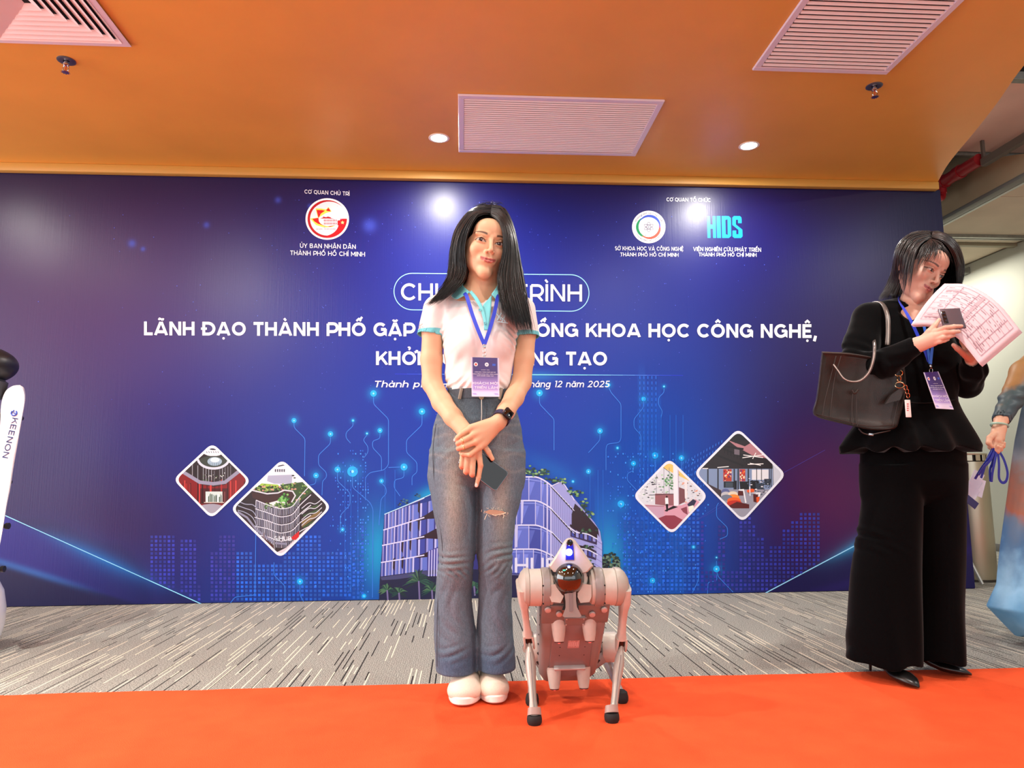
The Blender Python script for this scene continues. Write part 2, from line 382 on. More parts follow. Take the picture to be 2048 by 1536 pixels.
obj('leg', tube([(3.30, 4.72, .30), (3.355, 4.60, .008)], .011, 10), Mst, sd)
obj('leg', tube([(3.27, 4.78, .45), (3.26, 4.86, .008)], .011, 10), Mst, sd)
obj('paper_scrap', box((3.39, 4.40, .004), (.045, .02, .006), .002, 1, rot('Z', 20)), mat('black_scrap', (14, 14, 14), .7), label='tiny black scrap lying on the grey carpet in front of the steel bin', cat='scrap')
# ------------------------------------------------------------------ printed backdrop
YB = 4.4817; TOPZ = 2.62
XL, XR = -3.02, 3.218
BK = thing('event_backdrop', 'large glossy blue printed event backdrop with white lettering', 'backdrop', (0, YB, 0))
def pxy(X, Z):                                # print coordinates of points on the print plane
    d = np.stack([X, np.full_like(X, YB), Z-CAM_H], -1)@MW
    return 1024+F*d[..., 0]/-d[..., 2], 768-F*d[..., 1]/-d[..., 2]
def pt(px, py, lay=0):
    p = at(px, py, YB-.0012-.00022*lay); return p
NODES = [(747, 787, 13), (844, 823, 13), (588, 841, 10), (661, 868, 11), (706, 841, 6), (734, 867, 5), (760, 861, 10), (675, 939, 12), (705, 943, 21), (632, 951, 11), (808, 934, 14), (763, 962, 9), (685, 1059, 8), (1079, 786, 13),
         (1287, 798, 9), (1200, 862, 11), (1328, 773, 5), (1235, 896, 6), (1217, 770, 8), (1310, 911, 13), (1267, 927, 10), (1363, 916, 11), (1242, 1008, 14), (1387, 1094, 7), (1433, 1138, 13), (1305, 1161, 11), (1177, 943, 10), (1146, 963, 6), (600, 1163, 12), (728, 1192, 9), (1433, 1115, 4)]
TRACES = [[(747, 790), (747, 808), (777, 838), (777, 930), (768, 940), (740, 945), (731, 955), (731, 1000)], [(844, 830), (844, 850), (813, 880), (813, 905), (834, 925), (834, 945), (824, 952), (824, 970)],
          [(588, 845), (588, 855), (610, 877), (609, 952)], [(661, 872), (661, 887), (637, 910), (637, 930), (653, 945), (653, 955), (645, 962), (644, 990)], [(706, 845), (706, 852), (692, 865), (692, 876), (701, 886)],
          [(734, 870), (726, 880), (736, 893), (736, 905), (728, 915)], [(760, 866), (760, 877), (745, 882), (745, 895), (763, 914), (763, 940)], [(675, 945), (675, 962), (700, 986), (700, 1010), (681, 1030), (681, 1055)],
          [(705, 950), (705, 975), (740, 1005), (746, 1018), (745, 1195)], [(632, 958), (631, 968), (620, 970)], [(808, 940), (808, 955), (789, 960), (788, 975), (800, 992)], [(763, 966), (772, 975), (773, 987), (762, 998), (758, 1050)],
          [(1079, 792), (1079, 808), (1100, 830), (1108, 838), (1108, 900)], [(1217, 774), (1222, 785), (1242, 808), (1242, 878), (1238, 885), (1215, 888), (1212, 895), (1212, 940)], [(1287, 803), (1287, 815), (1268, 838), (1268, 855), (1282, 870), (1282, 900)],
          [(1200, 868), (1200, 880), (1182, 900), (1177, 905)], [(1328, 777), (1328, 785), (1317, 795), (1317, 810), (1325, 822), (1322, 835)], [(1310, 920), (1310, 960)], [(1267, 932), (1267, 942), (1255, 946), (1254, 960), (1273, 980)],
          [(1363, 922), (1363, 950)], [(1433, 1122), (1433, 1142), (1436, 1153), (1466, 1184)], [(1433, 1150), (1434, 1162), (1416, 1164), (1415, 1187)], [(1437, 1006), (1433, 1012), (1433, 1034), (1455, 1055), (1455, 1072), (1440, 1078)],
          [(600, 1170), (600, 1190), (608, 1205)], [(496, 1014), (512, 1040), (510, 1190), (470, 1194), (460, 1207)], [(548, 1125), (548, 1150), (570, 1172), (570, 1195)], [(777, 935), (800, 934)], [(1305, 1168), (1305, 1185)], [(1397, 1140), (1397, 1160), (1385, 1185)]]
def gauss(d2, s): return np.exp(-d2/(2*s*s))
def backdrop_color(x, y):
    c = np.zeros(x.shape+(3,))
    def put(w, col):
        nonlocal c
        c = c*(1-w[..., None])+np.array(lin(col))*w[..., None]
    put(np.ones_like(x), (26, 16, 96))
    put(sst(600, 200, x)*.9, (44, 22, 84))
    put(sst(520, 340, y), (28, 12, 66))
    put(gauss((x-260)**2/1.6+(y-640)**2/.7, 190)*.7, (84, 32, 92))
    put(gauss((x-950)**2/2.6+(y-820)**2, 235)*.95, (12, 52, 196))
    put(gauss((x-960)**2/4.5+(y-1120)**2/1.3, 170)*.95, (4, 84, 214))
    put(gauss((x-1000)**2/2+(y-620)**2, 130)*.45, (20, 50, 190))
    put(gauss((x-1300)**2/.8+(y-1040)**2/2.2, 130)*.75, (6, 100, 226))
    put(sst(1380, 1620, x)*sst(400, 700, y)*.8, (30, 10, 92))
    put(gauss((x-1680)**2/1.1+(y-985)**2, 95)*.95, (92, 12, 88))
    put(gauss((x-1720)**2+(y-780)**2/3, 70)*.5, (50, 10, 80))
    put(gauss((x-250)**2/1.8+(y-1050)**2, 90)*.7, (56, 22, 84))
    put(sst(1700, 1860, x)*.75, (16, 8, 62))
    # light ribbons in the lower corners
    for (x0, y0, x1, y1, col, fill) in ((0, 1027, 405, 1209, (150, 220, 255), None),):
        yl = y0+(x-x0)*(y1-y0)/(x1-x0)
        b = y-yl
        y2 = 1124+(x)*(1207-1124)/270.
        put(sst(-4, 4, b)*(x < 405)*.9, (20, 14, 84))
        put(sst(-4, 4, b)*sst(5, -5, y-y2)*(x < 405)*sst(420, 0, x)*.85, (48, 42, 168))
        put(gauss((y-y2)**2, 5)*sst(230, 60, x)*.7, (60, 130, 230))
        put(np.exp(-np.abs(b)/9)*gauss((x-200)**2, 60)*.9, (30, 160, 250))
        put(np.exp(-np.abs(b)/22)*gauss((x-200)**2, 70)*.45, (24, 110, 230))
    yl = 1187-(x-1530)*(1187-1078)/(1735-1530.); b = y-yl
    put(sst(-4, 4, b)*(x > 1530)*.9, (18, 10, 88))
    put(np.exp(-np.abs(b)/9)*gauss((x-1722)**2, 40)*.9, (60, 180, 250))
    put(gauss((y-(1183-(x-1640)*.28))**2, 7)*(x > 1620)*.5, (40, 20, 120))
    # towers of light in the skyline
    for (xa, xb, ya, col, w) in ((1288, 1322, 745, (14, 96, 224), .55), (1276, 1290, 715, (30, 110, 230), .4), (690, 716, 1040, (10, 90, 216), .4), (770, 810, 1000, (16, 110, 226), .3), (1190, 1235, 960, (16, 120, 236), .4), (1226, 1262, 925, (10, 100, 220), .3), (1340, 1368, 1000, (14, 110, 230), .4), (1376, 1410, 985, (8, 70, 200), .5), (1256, 1300, 880, (10, 80, 210), .3), (880, 1000, 900, (10, 100, 230), .3)):
        put(((x > xa) & (x < xb) & (y > ya)).astype(float)*w*sst(ya, ya+60, y), col)
    put(gauss((x-755)**2/1.0+(y-1100)**2/5, 22)*.95, (10, 180, 250))
    put(gauss((x-860)**2/3+(y-(1010-(x-800)*.32))**2, 12)*.9, (10, 190, 255))
    put(gauss((x-1110)**2/8+(y-(920+(x-1060)*.45))**2, 14)*.5, (20, 130, 240))
    put(gauss((x-1215)**2+(y-1120)**2/5, 22)*.8, (30, 190, 255))
    put(gauss((x-982)**2/5+(y-585)**2, 28)*.5, (20, 80, 220))
    put(gauss((x-1075)**2/16+(y-752)**2, 7)*.7, (40, 140, 240))
    for (cx, cy, r) in NODES:
        d2 = (x-cx)**2+(y-cy)**2
        put(gauss(d2, r*.62)*.85, (0, 150, 250)); 
    for (cx, cy, r) in ((739, 451, 9), (413, 450, 4), (264, 487, 5), (286, 498, 3), (556, 400, 4), (620, 412, 3)):
        put(gauss((x-cx)**2+(y-cy)**2, r)*.8, (70, 90, 220))
    return c
NX, NZ = 900, 376
gx = np.linspace(XL, XR, NX); gz = np.linspace(.004, TOPZ, NZ)
GX, GZ = np.meshgrid(gx, gz)
PX, PY = pxy(GX, GZ)
def backdrop_mat():
    m = mat('glossy_print', (40, 40, 160), .36, spec=.36, attr=True); N, L, b = nodes_of(m)
    tc = N.new('ShaderNodeTexCoord'); mp = N.new('ShaderNodeMapping'); mp.inputs['Scale'].default_value = (150, 1, 2.0)
    L.new(tc.outputs['Object'], mp.inputs[0])
    n = N.new('ShaderNodeTexNoise'); n.inputs['Scale'].default_value = 1; n.inputs['Detail'].default_value = 3; L.new(mp.outputs[0], n.inputs['Vector'])
    n2 = N.new('ShaderNodeTexNoise'); n2.inputs['Scale'].default_value = 55; n2.inputs['Detail'].default_value = 4; L.new(tc.outputs['Object'], n2.inputs['Vector'])
    n3 = N.new('ShaderNodeTexNoise'); n3.inputs['Scale'].default_value = 1.3; n3.inputs['Detail'].default_value = 1; L.new(tc.outputs['Object'], n3.inputs['Vector'])
    b1 = N.new('ShaderNodeBump'); b1.inputs['Strength'].default_value = .32; b1.inputs['Distance'].default_value = .0012; L.new(n.outputs[0], b1.inputs['Height'])
    b2 = N.new('ShaderNodeBump'); b2.inputs['Strength'].default_value = .10; b2.inputs['Distance'].default_value = .002; L.new(n2.outputs[0], b2.inputs['Height']); L.new(b1.outputs[0], b2.inputs['Normal'])
    b3 = N.new('ShaderNodeBump'); b3.inputs['Strength'].default_value = .22; b3.inputs['Distance'].default_value = .05; L.new(n3.outputs[0], b3.inputs['Height']); L.new(b2.outputs[0], b3.inputs['Normal'])
    L.new(b3.outputs[0], b.inputs['Normal']); return m
M_pr = backdrop_mat()
idx = np.arange(NX*NZ).reshape(NZ, NX)
FQ = np.stack([idx[:-1, :-1], idx[:-1, 1:], idx[1:, 1:], idx[1:, :-1]], -1).reshape(-1, 4)
obj('printed_sheet', (np.stack([GX, np.full_like(GX, YB), GZ], -1).reshape(-1, 3), FQ), M_pr, BK, 0, cols=backdrop_color(PX, PY).reshape(-1, 3)*.62)
obj('frame_panel', box(((XL+XR)/2, YB+.022, TOPZ/2+.001), (XR-XL+.006, .040, TOPZ), .003, 1), mat('navy_edge', (22, 16, 52), .5), BK)
M_leg = mat('frame_tube', (60, 60, 64), .4, .6)
for x in (-2.4, -.8, .8, 2.4):
    obj('rear_brace', merge(tube([(x, YB+.045, 1.9), (x, YB+.55, .012)], .014, 8), box((x, YB+.30, .012), (.03, .56, .02), .003, 1)), M_leg, BK)

class Print:
    """flat printed shapes, drawn in print coordinates, each one coloured face on the sheet"""
    def __init__(s, M=None): s.V = []; s.F = []; s.C = []; s.clip = None
    def poly(s, P, col, lay=0):
        if s.clip is not None:
            P = clip_poly(P, s.clip)
            if len(P) < 3: return
        s.F.append((lay, len(s.F), P)); s.C.append(lin(col))
    def line(s, P, w, col, lay=0):
        P = [np.array(p, float) for p in P]
        for a, b in zip(P[:-1], P[1:]):
            d = b-a; l = np.linalg.norm(d)
            if l < .01: continue
            d /= l; q = np.array([-d[1], d[0]])*w/2; e = d*w*.25
            s.poly([a-e+q, b+e+q, b+e-q, a-e-q], col, lay)
    def disc(s, cx, cy, rx, col, lay=0, ry=None, n=28, a0=0, a1=360):
        ry = ry or rx; s.poly([(cx+rx*math.cos(R(a)), cy+ry*math.sin(R(a))) for a in np.linspace(a0, a1, n+1)[:n if a1-a0 == 360 else n+1]], col, lay)
    def crescent(s, cx, cy, r0, r1, a0, a1, col, lay=0, off=(0, 0), n=24):
        """ring part whose inner edge is shifted by off; drawn as strips"""
        A = np.linspace(a0, a1, n)
        for a, b in zip(A[:-1], A[1:]):
            f = lambda r, a, o: (cx+o*off[0]+r*math.cos(R(a)), cy+o*off[1]+r*math.sin(R(a)))
            s.poly([f(r0, a, 0), f(r0, b, 0), f(r1, b, 1), f(r1, a, 1)], col, lay)
    def done(s, name, parent, rough=.3, base=0):
        if s.F:
            order = sorted(s.F); st = min(3e-6, .002/len(order)); V = []; Fc = []; Cs = []; eps = 0
            for k, (lay, i, P) in enumerate(order):
                n = len(V); V += [at(q[0], q[1], YB-.0009-.0002*base-st*k) for q in P]; Fc.append(tuple(range(n, n+len(P)))); Cs.append(s.C[i])
            return obj(name, (np.array(V), Fc), mat('printed_ink', rough=rough, attr=True, spec=.5), parent, 0, cols=np.array(Cs))
def clip_poly(P, C):
    out = [np.array(p, float) for p in P]
    for i in range(len(C)):
        a = np.array(C[i]); b = np.array(C[(i+1) % len(C)]); e = b-a; inp = out; out = []
        side = lambda p: e[0]*(p[1]-a[1])-e[1]*(p[0]-a[0])
        for j in range(len(inp)):
            p, q = inp[j-1], inp[j]; sp, sq = side(p), side(q)
            if (sp >= 0) != (sq >= 0): out.append(p+(q-p)*sp/(sp-sq))
            if sq >= 0: out.append(q)
        if not out: break
    return out
def _arc(cx, cy, rx, ry, a0, a1, n=14): return [(cx+rx*math.cos(R(a)), cy+ry*math.sin(R(a))) for a in np.linspace(a0, a1, n)]
def glyph(ch, t):
    """stroke letters (geometric sans), capital height 1: list of centre lines, advance width"""
    h = t/2; T_ = 1-h; m = .5; x = .74; X = x-h
    O_ = lambda w: [_arc(h+w/2, m, w/2, .5-h, 0, 360, 30)]
    r_ = .26-h*.3
    bowl = lambda x0, w, yb, yt: [(x0, yt), (x0+w-(yt-yb)/2, yt)]+_arc(x0+w-(yt-yb)/2, (yb+yt)/2, (yt-yb)/2, (yt-yb)/2, 90, -90, 10)+[(x0, yb)]
    G = {
     'A': ([[(h*.8, 0), (.50-h*.25, 1)], [(1-h*.8, 0), (.50+h*.25, 1)], [(.20, .26), (.80, .26)]], 1.0), 'B': ([[(h, h), (h, T_)], bowl(h, .60, .53, T_), bowl(h, .67, h, .53)], .84),
     'C': ([_arc(.5, m, .5-h, .5-h, 42, 318, 24)], .90), 'D': ([[(h, T_), (.42, T_)]+_arc(.42, m, .44, .5-h, 90, -90, 16)+[(h, h), (h, T_)]], .95),
     'E': ([[(.66, T_), (h, T_), (h, h), (.68, h)], [(h, m), (.60, m)]], .73), 'G': ([_arc(.5, m, .5-h, .5-h, 42, 322, 24)+[(.91-h*.3, .20), (.91-h*.3, .53)], [(.56, .5), (.91, .5)]], .98),
     'H': ([[(h, 0), (h, 1)], [(.87-h, 0), (.87-h, 1)], [(h, m), (.87-h, m)]], .87), 'I': ([[(h, 0), (h, 1)]], t), 'K': ([[(h, 0), (h, 1)], [(.76, 1), (h, .32)], [(.36, .60), (.80, 0)]], .80),
     'L': ([[(h, 1), (h, h), (.64, h)]], .64), 'M': ([[(h, 0), (h, 1)], [(h, 1.0), (.52, .27)], [(1.04-h, 1.0), (.52, .27)], [(1.04-h, 1), (1.04-h, 0)]], 1.04), 'N': ([[(h, 0), (h, 1)], [(h*1.15, 1), (.87-h*1.15, 0)], [(.87-h, 0), (.87-h, 1)]], .87),
     'O': (O_(1.02-t), 1.02), 'P': ([[(h, 0), (h, T_)], bowl(h, .68, .32, T_)], .76), 'Q': (O_(1.02-t)+[[(.56, .22), (.90, -.10)]], 1.02), 'R': ([[(h, 0), (h, T_)], bowl(h, .68, .34, T_), [(.46, .34), (.74, 0)]], .78),
     'S': ([_arc(.36, .5+.25-h*.5, .26, .25-h*.5, 40, 265, 14)+_arc(.36, .25+h*.5, .28, .25-h*.5, 85, -140, 14)], .70), 'T': ([[(0, T_), (.74, T_)], [(.37, 0), (.37, T_)]], .74),
     'U': ([[(h, 1), (h, .38)]+_arc(.42, .38, .42-h, .38-h, 180, 360, 14)+[(.84-h, 1)]], .84), 'V': ([[(h*.8, 1), (.46-h*.25, 0)], [(.92-h*.8, 1), (.46+h*.25, 0)]], .92), 'X': ([[(.04, 0), (.76, 1)], [(.76, 0), (.04, 1)]], .80), 'Y': ([[(.02, 1), (.40, .40), (.78, 1)], [(.40, 0), (.40, .42)]], .80),
     'a': ([_arc(.34, x/2, .34-h, x/2-h, 0, 360, 22), [(.68-h*.6, 0), (.68-h*.6, x)]], .68), 'g': ([_arc(.34, x/2, .34-h, x/2-h, 0, 360, 22), [(.68-h*.6, x), (.68-h*.6, -.06)]+_arc(.34, -.06, .34-h*.6, .20, 0, -140, 10)], .68),
     'h': ([[(h, 0), (h, 1.04)], [(h, .40)]+_arc(.34, .40, .30-h*.4, X-.40, 170, 0, 10)+[(.64-h*.4, 0)]], .64), 'n': ([[(h, 0), (h, x)], [(h, .40)]+_arc(.34, .40, .30-h*.4, X-.40, 170, 0, 10)+[(.64-h*.4, 0)]], .64),
     'm': ([[(h, 0), (h, x)], [(h, .42)]+_arc(.31, .42, .25-h*.3, X-.42, 170, 0, 9)+[(.56-h*.3, 0)], [(.56-h*.3, .42)]+_arc(.80, .42, .25-h*.3, X-.42, 170, 0, 9)+[(1.05-h*.3, 0)]], 1.07),
     'i': ([[(h, 0), (h, x)], [(h, .90), (h, 1.03)]], t), 'p': ([[(h, -.26), (h, x)], _arc(.36, x/2, .34-h, x/2-h, 0, 360, 22)], .72), 'o': ([_arc(.37, x/2, .37-h, x/2-h, 0, 360, 22)], .74), 't': ([[(.18, .96), (.18, .2)]+_arc(.33, .2, .15, .2-h, 180, 290, 6), [(0, x-h), (.42, x-h)]], .44),
     '0': (O_(.80-t), .80), '1': ([[(.04, T_), (.26, T_), (.26, 0)]], .26+h), '2': ([_arc(.33, .70, .26, .30-h, 165, -35, 12)+[(.08, h), (.66, h)]], .68), '5': ([[(.60, T_), (.16, T_), (.12, .56)]+_arc(.32, .31, .30, .31-h, 105, -150, 14)], .68),
     ',': ([[(h*1.2, .16), (h*.2, -.24)]], t*1.2), '-': ([[(.05, .45), (.4, .45)]], .45), ' ': ([], .34)}
    return G.get(ch, G['I'])
def _strip(P, t):
    P = [np.array(q, float) for q in P]
    if len(P) == 1: P = [P[0], P[0]+np.array([0, .001])]
    K = len(P); closed = np.linalg.norm(P[0]-P[-1]) < 1e-6 and K > 3; V = []
    for k in range(K):
        if closed: a = P[k-1] if k else P[-2]; b = P[k+1] if k < K-1 else P[1]
        else: a = P[max(k-1, 0)]; b = P[min(k+1, K-1)]
        c = P[k]; d1 = c-a if np.linalg.norm(c-a) > 1e-9 else b-c; d2 = b-c if np.linalg.norm(b-c) > 1e-9 else c-a
        d1 = d1/np.linalg.norm(d1); d2 = d2/np.linalg.norm(d2); n1 = np.array([-d1[1], d1[0]]); n2 = np.array([-d2[1], d2[0]])
        mi = n1+n2; l = np.linalg.norm(mi); mi = mi/l if l > 1e-6 else n1; s = min(1/max(.35, mi@n1), 2.2)
        V += [c+mi*t/2*s, c-mi*t/2*s]
    return V, [(2*k+1, 2*k+3, 2*k+2, 2*k) for k in range(K-1)]
import unicodedata
def text_mesh(body, bold=.02, shear=0, spacing=1.0, res=3):
    t = {.02: .15, .022: .155, .025: .155, .03: .16, .035: .212, .01: .13}.get(bold, .16); gap = .155-(t-.15)*.6; x = 0; V = []; Fc = []; z = 0
    def put(P, ox, w=t):
        nonlocal z
        v, f = _strip(P, w); n = len(V); V.extend([(q[0]+ox, q[1], z) for q in v]); Fc.extend([tuple(i+n for i in q) for q in f]); z += .0002
    for ch in body:
        d = unicodedata.normalize('NFD', ch); base = d[0]; bar = base in 'Đđ'
        if bar: base = 'D'
        S, w = glyph(base, t); low = base.islower(); top = .74 if low else 1.0; y = top+.10
        k0 = len(V)
        for P in S: put(P, x)
        if base.isupper() and base != 'Q': V[k0:] = [(q[0], min(1, max(0, q[1])), q[2]) for q in V[k0:]]
        if bar: put([(-.10, .5), (.34, .5)], x, t*.8)
        c = x+(w/2 if base != 'L' else .3); tt = t*.78
        marks = sorted(d[1:], key=lambda q: q not in '\u0302\u0306\u031b'); up = 0
        for mk in marks:
            if mk == '\u0323': put(_arc(c, -.20, tt*.28, tt*.28, 0, 360, 10), 0, tt*.56)
            elif mk == '\u031b': put([(x+w-.10, top-.08), (x+w+.06, top-.02), (x+w+.07, top+.10)] if base != 'U' else [(x+w-.06, top-.06), (x+w+.08, top-.02), (x+w+.09, top+.12)], 0, tt)
            elif mk == '\u0302': put([(c-.17, y), (c, y+.15), (c+.17, y)], 0, tt*.9); up = 1
            elif mk == '\u0306': put(_arc(c, y+.13, .15, .13, 190, 350, 8), 0, tt*.9); up = 1
            elif mk == '\u0303': put([(c-.18, y+.02), (c-.11, y+.12), (c-.02, y+.09), (c+.06, y+.04), (c+.14, y+.05), (c+.18, y+.14)], 0, tt*.85)
            else:
                ox, oy = (.16, .12) if up else (0, 0)
                if mk == '\u0301': put([(c+ox-.05, y+oy), (c+ox+.09, y+oy+.17)], 0, tt)
                elif mk == '\u0300': put([(c-ox+.05 if not up else c+ox+.05, y+oy), (c-ox-.09 if not up else c+ox-.06, y+oy+.17)], 0, tt)
                elif mk == '\u0309': put(_arc(c+ox, y+oy+.13, .07, .065, 160, -60, 8)+[(c+ox, y+oy-.01)], 0, tt*.7)
        x += w+gap*spacing
    V = np.array(V)
    if shear: V[:, 0] += V[:, 1]*shear
    return V, Fc
M_ink = mat('white_ink', (236, 238, 250), .32, spec=.5)
_cap = {}
def text(body, x0, x1, yb, cap, m=M_ink, bold=.02, shear=0, name='lettering', parent=None, yb1=None, lay=6, spacing=1.0, mapf=None):
    """body between print columns x0..x1 on baseline yb, capital height cap"""
    V, Fc = text_mesh(body, bold, shear, spacing)
    if not len(V): return
    a, b = V[:, 0].min(), V[:, 0].max(); ch = 1.0
    u = (V[:, 0]-a)/(b-a); yb1 = yb if yb1 is None else yb1
    px = x0+(x1-x0)*u; py = yb+(yb1-yb)*u-V[:, 1]/ch*cap
    W_ = np.array([pt(p, q, lay)-np.array([0, z_, 0]) if mapf is None else mapf(p, q) for p, q, z_ in zip(px, py, V[:, 2]*.02)])
    return obj(name, (W_, Fc), m, parent or BK, 0)
text('CƠ QUAN CHỦ TRÌ', 609, 699, 387, 8, yb1=391.5, bold=.03)
text('ỦY BAN NHÂN DÂN', 600, 711.5, 495.5, 9, yb1=498, bold=.025)
text('THÀNH PHỐ HỒ CHÍ MINH', 580.5, 730, 510, 9, yb1=513, bold=.025)
text('CƠ QUAN TỔ CHỨC', 1333, 1421, 402.5, 7.5, yb1=404, bold=.03)
text('SỞ KHOA HỌC VÀ CÔNG NGHỆ', 1230, 1366.5, 500.5, 8, yb1=502, bold=.03)
text('THÀNH PHỐ HỒ CHÍ MINH', 1240.5, 1357, 512.5, 7.5, yb1=513.5, bold=.03)
text('VIỆN NGHIÊN CỨU PHÁT TRIỂN', 1386.5, 1522, 502, 8, yb1=503.5, bold=.03)
text('THÀNH PHỐ HỒ CHÍ MINH', 1397.5, 1513, 512.5, 7.5, yb1=513.5, bold=.03)
text('CHƯƠNG TRÌNH', 802, 1164, 600.5, 34, yb1=603, bold=.022)
text('LÃNH ĐẠO THÀNH PHỐ GẶP GỠ CỘNG ĐỒNG KHOA HỌC CÔNG NGHỆ,', 288, 1634, 670.5, 27.5, yb1=676, bold=.035)
text('KHỞI NGHIỆP SÁNG TẠO', 752, 1214, 730, 27.5, yb1=731, bold=.035)
text('Thành phố Hồ Chí Minh,', 750, 1022, 774.5, 13, yb1=775, bold=.02, shear=.2)
text('tháng 12 năm 2025', 1053, 1219.5, 774.5, 13, yb1=774.5, bold=.02, shear=.2)
p = Print()
pill = rrect(983, 584.5, 390, 73, 36.5, 14)
pill = [(x, y+(x-983)*.009) for x, y in pill]
p.line(pill+[pill[0]], 1.6, (150, 220, 255), 4); p.done('pill_outline', BK)
p = Print()
for k in range(24):
    a, b = 790+k*24, 814+k*24; w = math.sin((k+.5)/24*PI); c = [int(20+w*(v-20)) for v in (130, 210, 250)]
    p.line([(a, 748+k*.12), (b, 748.2+k*.12)], .6+1.1*w, (c[0], c[1]+20 if c[1] < 235 else 255, 235), 4)
p.done('divider_line', BK)
p = Print(); p.line([(8, 1030), (405, 1209)], 1.7, (140, 215, 255), 4); p.line([(1531, 1186), (1737, 1077)], 2.0, (150, 215, 255), 4)
p.line([(1395, 1040), (1650, 900)], .6, (60, 60, 170), 3); p.line([(1390, 1042), (1560, 930)], .5, (60, 80, 190), 3); p.done('light_streaks', BK)
p = Print()
def round_open(T, r=5):
    out = [np.array(T[0], float)]
    for i in range(1, len(T)-1):
        a, b_, c_ = (np.array(T[j], float) for j in (i-1, i, i+1)); ra = min(r, np.linalg.norm(a-b_)*.45); rb = min(r, np.linalg.norm(c_-b_)*.45)
        u = b_+nrm(a-b_)*ra; v = b_+nrm(c_-b_)*rb; out += [(1-t)**2*u+2*t*(1-t)*b_+t*t*v for t in (0, .33, .67, 1)]
    return out+[np.array(T[-1], float)]
for T in TRACES:
    P = round_open(T)
    p.line(P, 1.3, (44, 120, 226), 3)
for cx, cy, r in NODES:
    p.disc(cx, cy, r*.5, (0, 170, 250), 4, n=18); p.disc(cx, cy, max(1.2, r*.14), (150, 235, 255), 5, n=8)
p.done('circuit_traces', BK)
# pixel windows of the skyline
p = Print(); rr = random.Random(3)
towers = [(297, 345, 1060), (358, 388, 1067), (358, 402, 1155), (283, 330, 1155), (419, 500, 1093), (432, 470, 1055), (470, 560, 1120), (560, 700, 1090), (590, 640, 1060), (655, 700, 1100), (700, 755, 1085), (715, 740, 1040),
          (1245, 1290, 1035), (1290, 1345, 1060), (1345, 1400, 1020), (1370, 1410, 1045), (1431, 1452, 1048), (1477, 1505, 1050), (1477, 1500, 1020), (1505, 1530, 1075), (1534, 1558, 1090), (1560, 1590, 1062), (1580, 1600, 1045), (1592, 1625, 1028), (1600, 1618, 1026), (1625, 1640, 1026), (1500, 1625, 1118), (1400, 1560, 1140), (1240, 1480, 1145)]
seen = set()
for (x0, x1, y0) in towers:
    y = 1196-8.3*int((1196-y0)/8.3)
    while y < 1203:
        x = 8.6*math.ceil(x0/8.6)
        while x < x1:
            k = (round(x/8.6), round((1196-y)/8.3)); x += 8.6
            if k in seen or (735 < x < 1240): continue
            seen.add(k)
            xx = k[0]*8.6; yb_ = 1196-8.3*k[1]+(8 if xx < 700 else -4)*1.0
            if xx < 420 and yb_ > 1209-(405-xx)*.451-6: continue
            if xx > 1500 and yb_ > 1186-(xx-1531)*.53-7: continue
            if yb_ > (1209-.0208*xx+9-9) : continue
            f = rr.uniform(.8, 1.15); base = (46, 52, 158) if xx < 470 else ((24, 92, 206) if xx < 1400 else (42, 48, 156))
            c = [min(255, int(v*f)) for v in base]
            p.poly([(xx, yb_), (xx+5.2, yb_), (xx+5.2, yb_+5.2), (xx, yb_+5.2)], c, 1)
        y += 8.3
for k in range(900):
    x = rr.gauss(1290, 60) if k % 2 else rr.gauss(730, 35); y = rr.uniform(900, 1185)
    if x > 1415 or (735 < x < 1215) or x < 600: continue
    x = round(x/5)*5; y = round(y/6)*6
    if (x, y) in seen: continue
    seen.add((x, y)); w = rr.choice((1.2, 2, 2.6))
    p.poly([(x, y), (x+w, y), (x+w, y+3), (x, y+3)], rr.choice([(36, 120, 236), (50, 140, 240), (20, 90, 214)]), 2)
for i in range(14):
    for j in range(7):
        x = 1365+i*6; y = 925-i*3.4+j*11
        if x < 1444: p.poly([(x, y), (x+1.6, y-1), (x+1.2, y+4), (x-.4, y+5)], (40, 110, 220), 2)
for i in range(5):
    for j in range(22):
        p.poly([(1279+i*8, 752+j*11), (1280.5+i*8, 752+j*11), (1280.5+i*8, 758+j*11), (1279+i*8, 758+j*11)], (30, 110, 230), 2)
for k in range(420):
    x = rr.gauss(900, 330); y = rr.uniform(400, 830)
    if 60 < x < 1650: p.disc(x, y, rr.choice((.5, .7, 1.0)), (64, 84, 205), 1, n=5)
for x0 in (1288, 1296, 1304, 1312, 1322, 1180, 1196, 1206, 1340, 1352, 1366, 690, 702, 716, 770, 790): p.line([(x0, 940 if x0 < 1280 else 830), (x0, 1184)], .8, (24, 110, 226), 1)
o = p.done('skyline_windows', BK); o['kind'] = 'stuff'

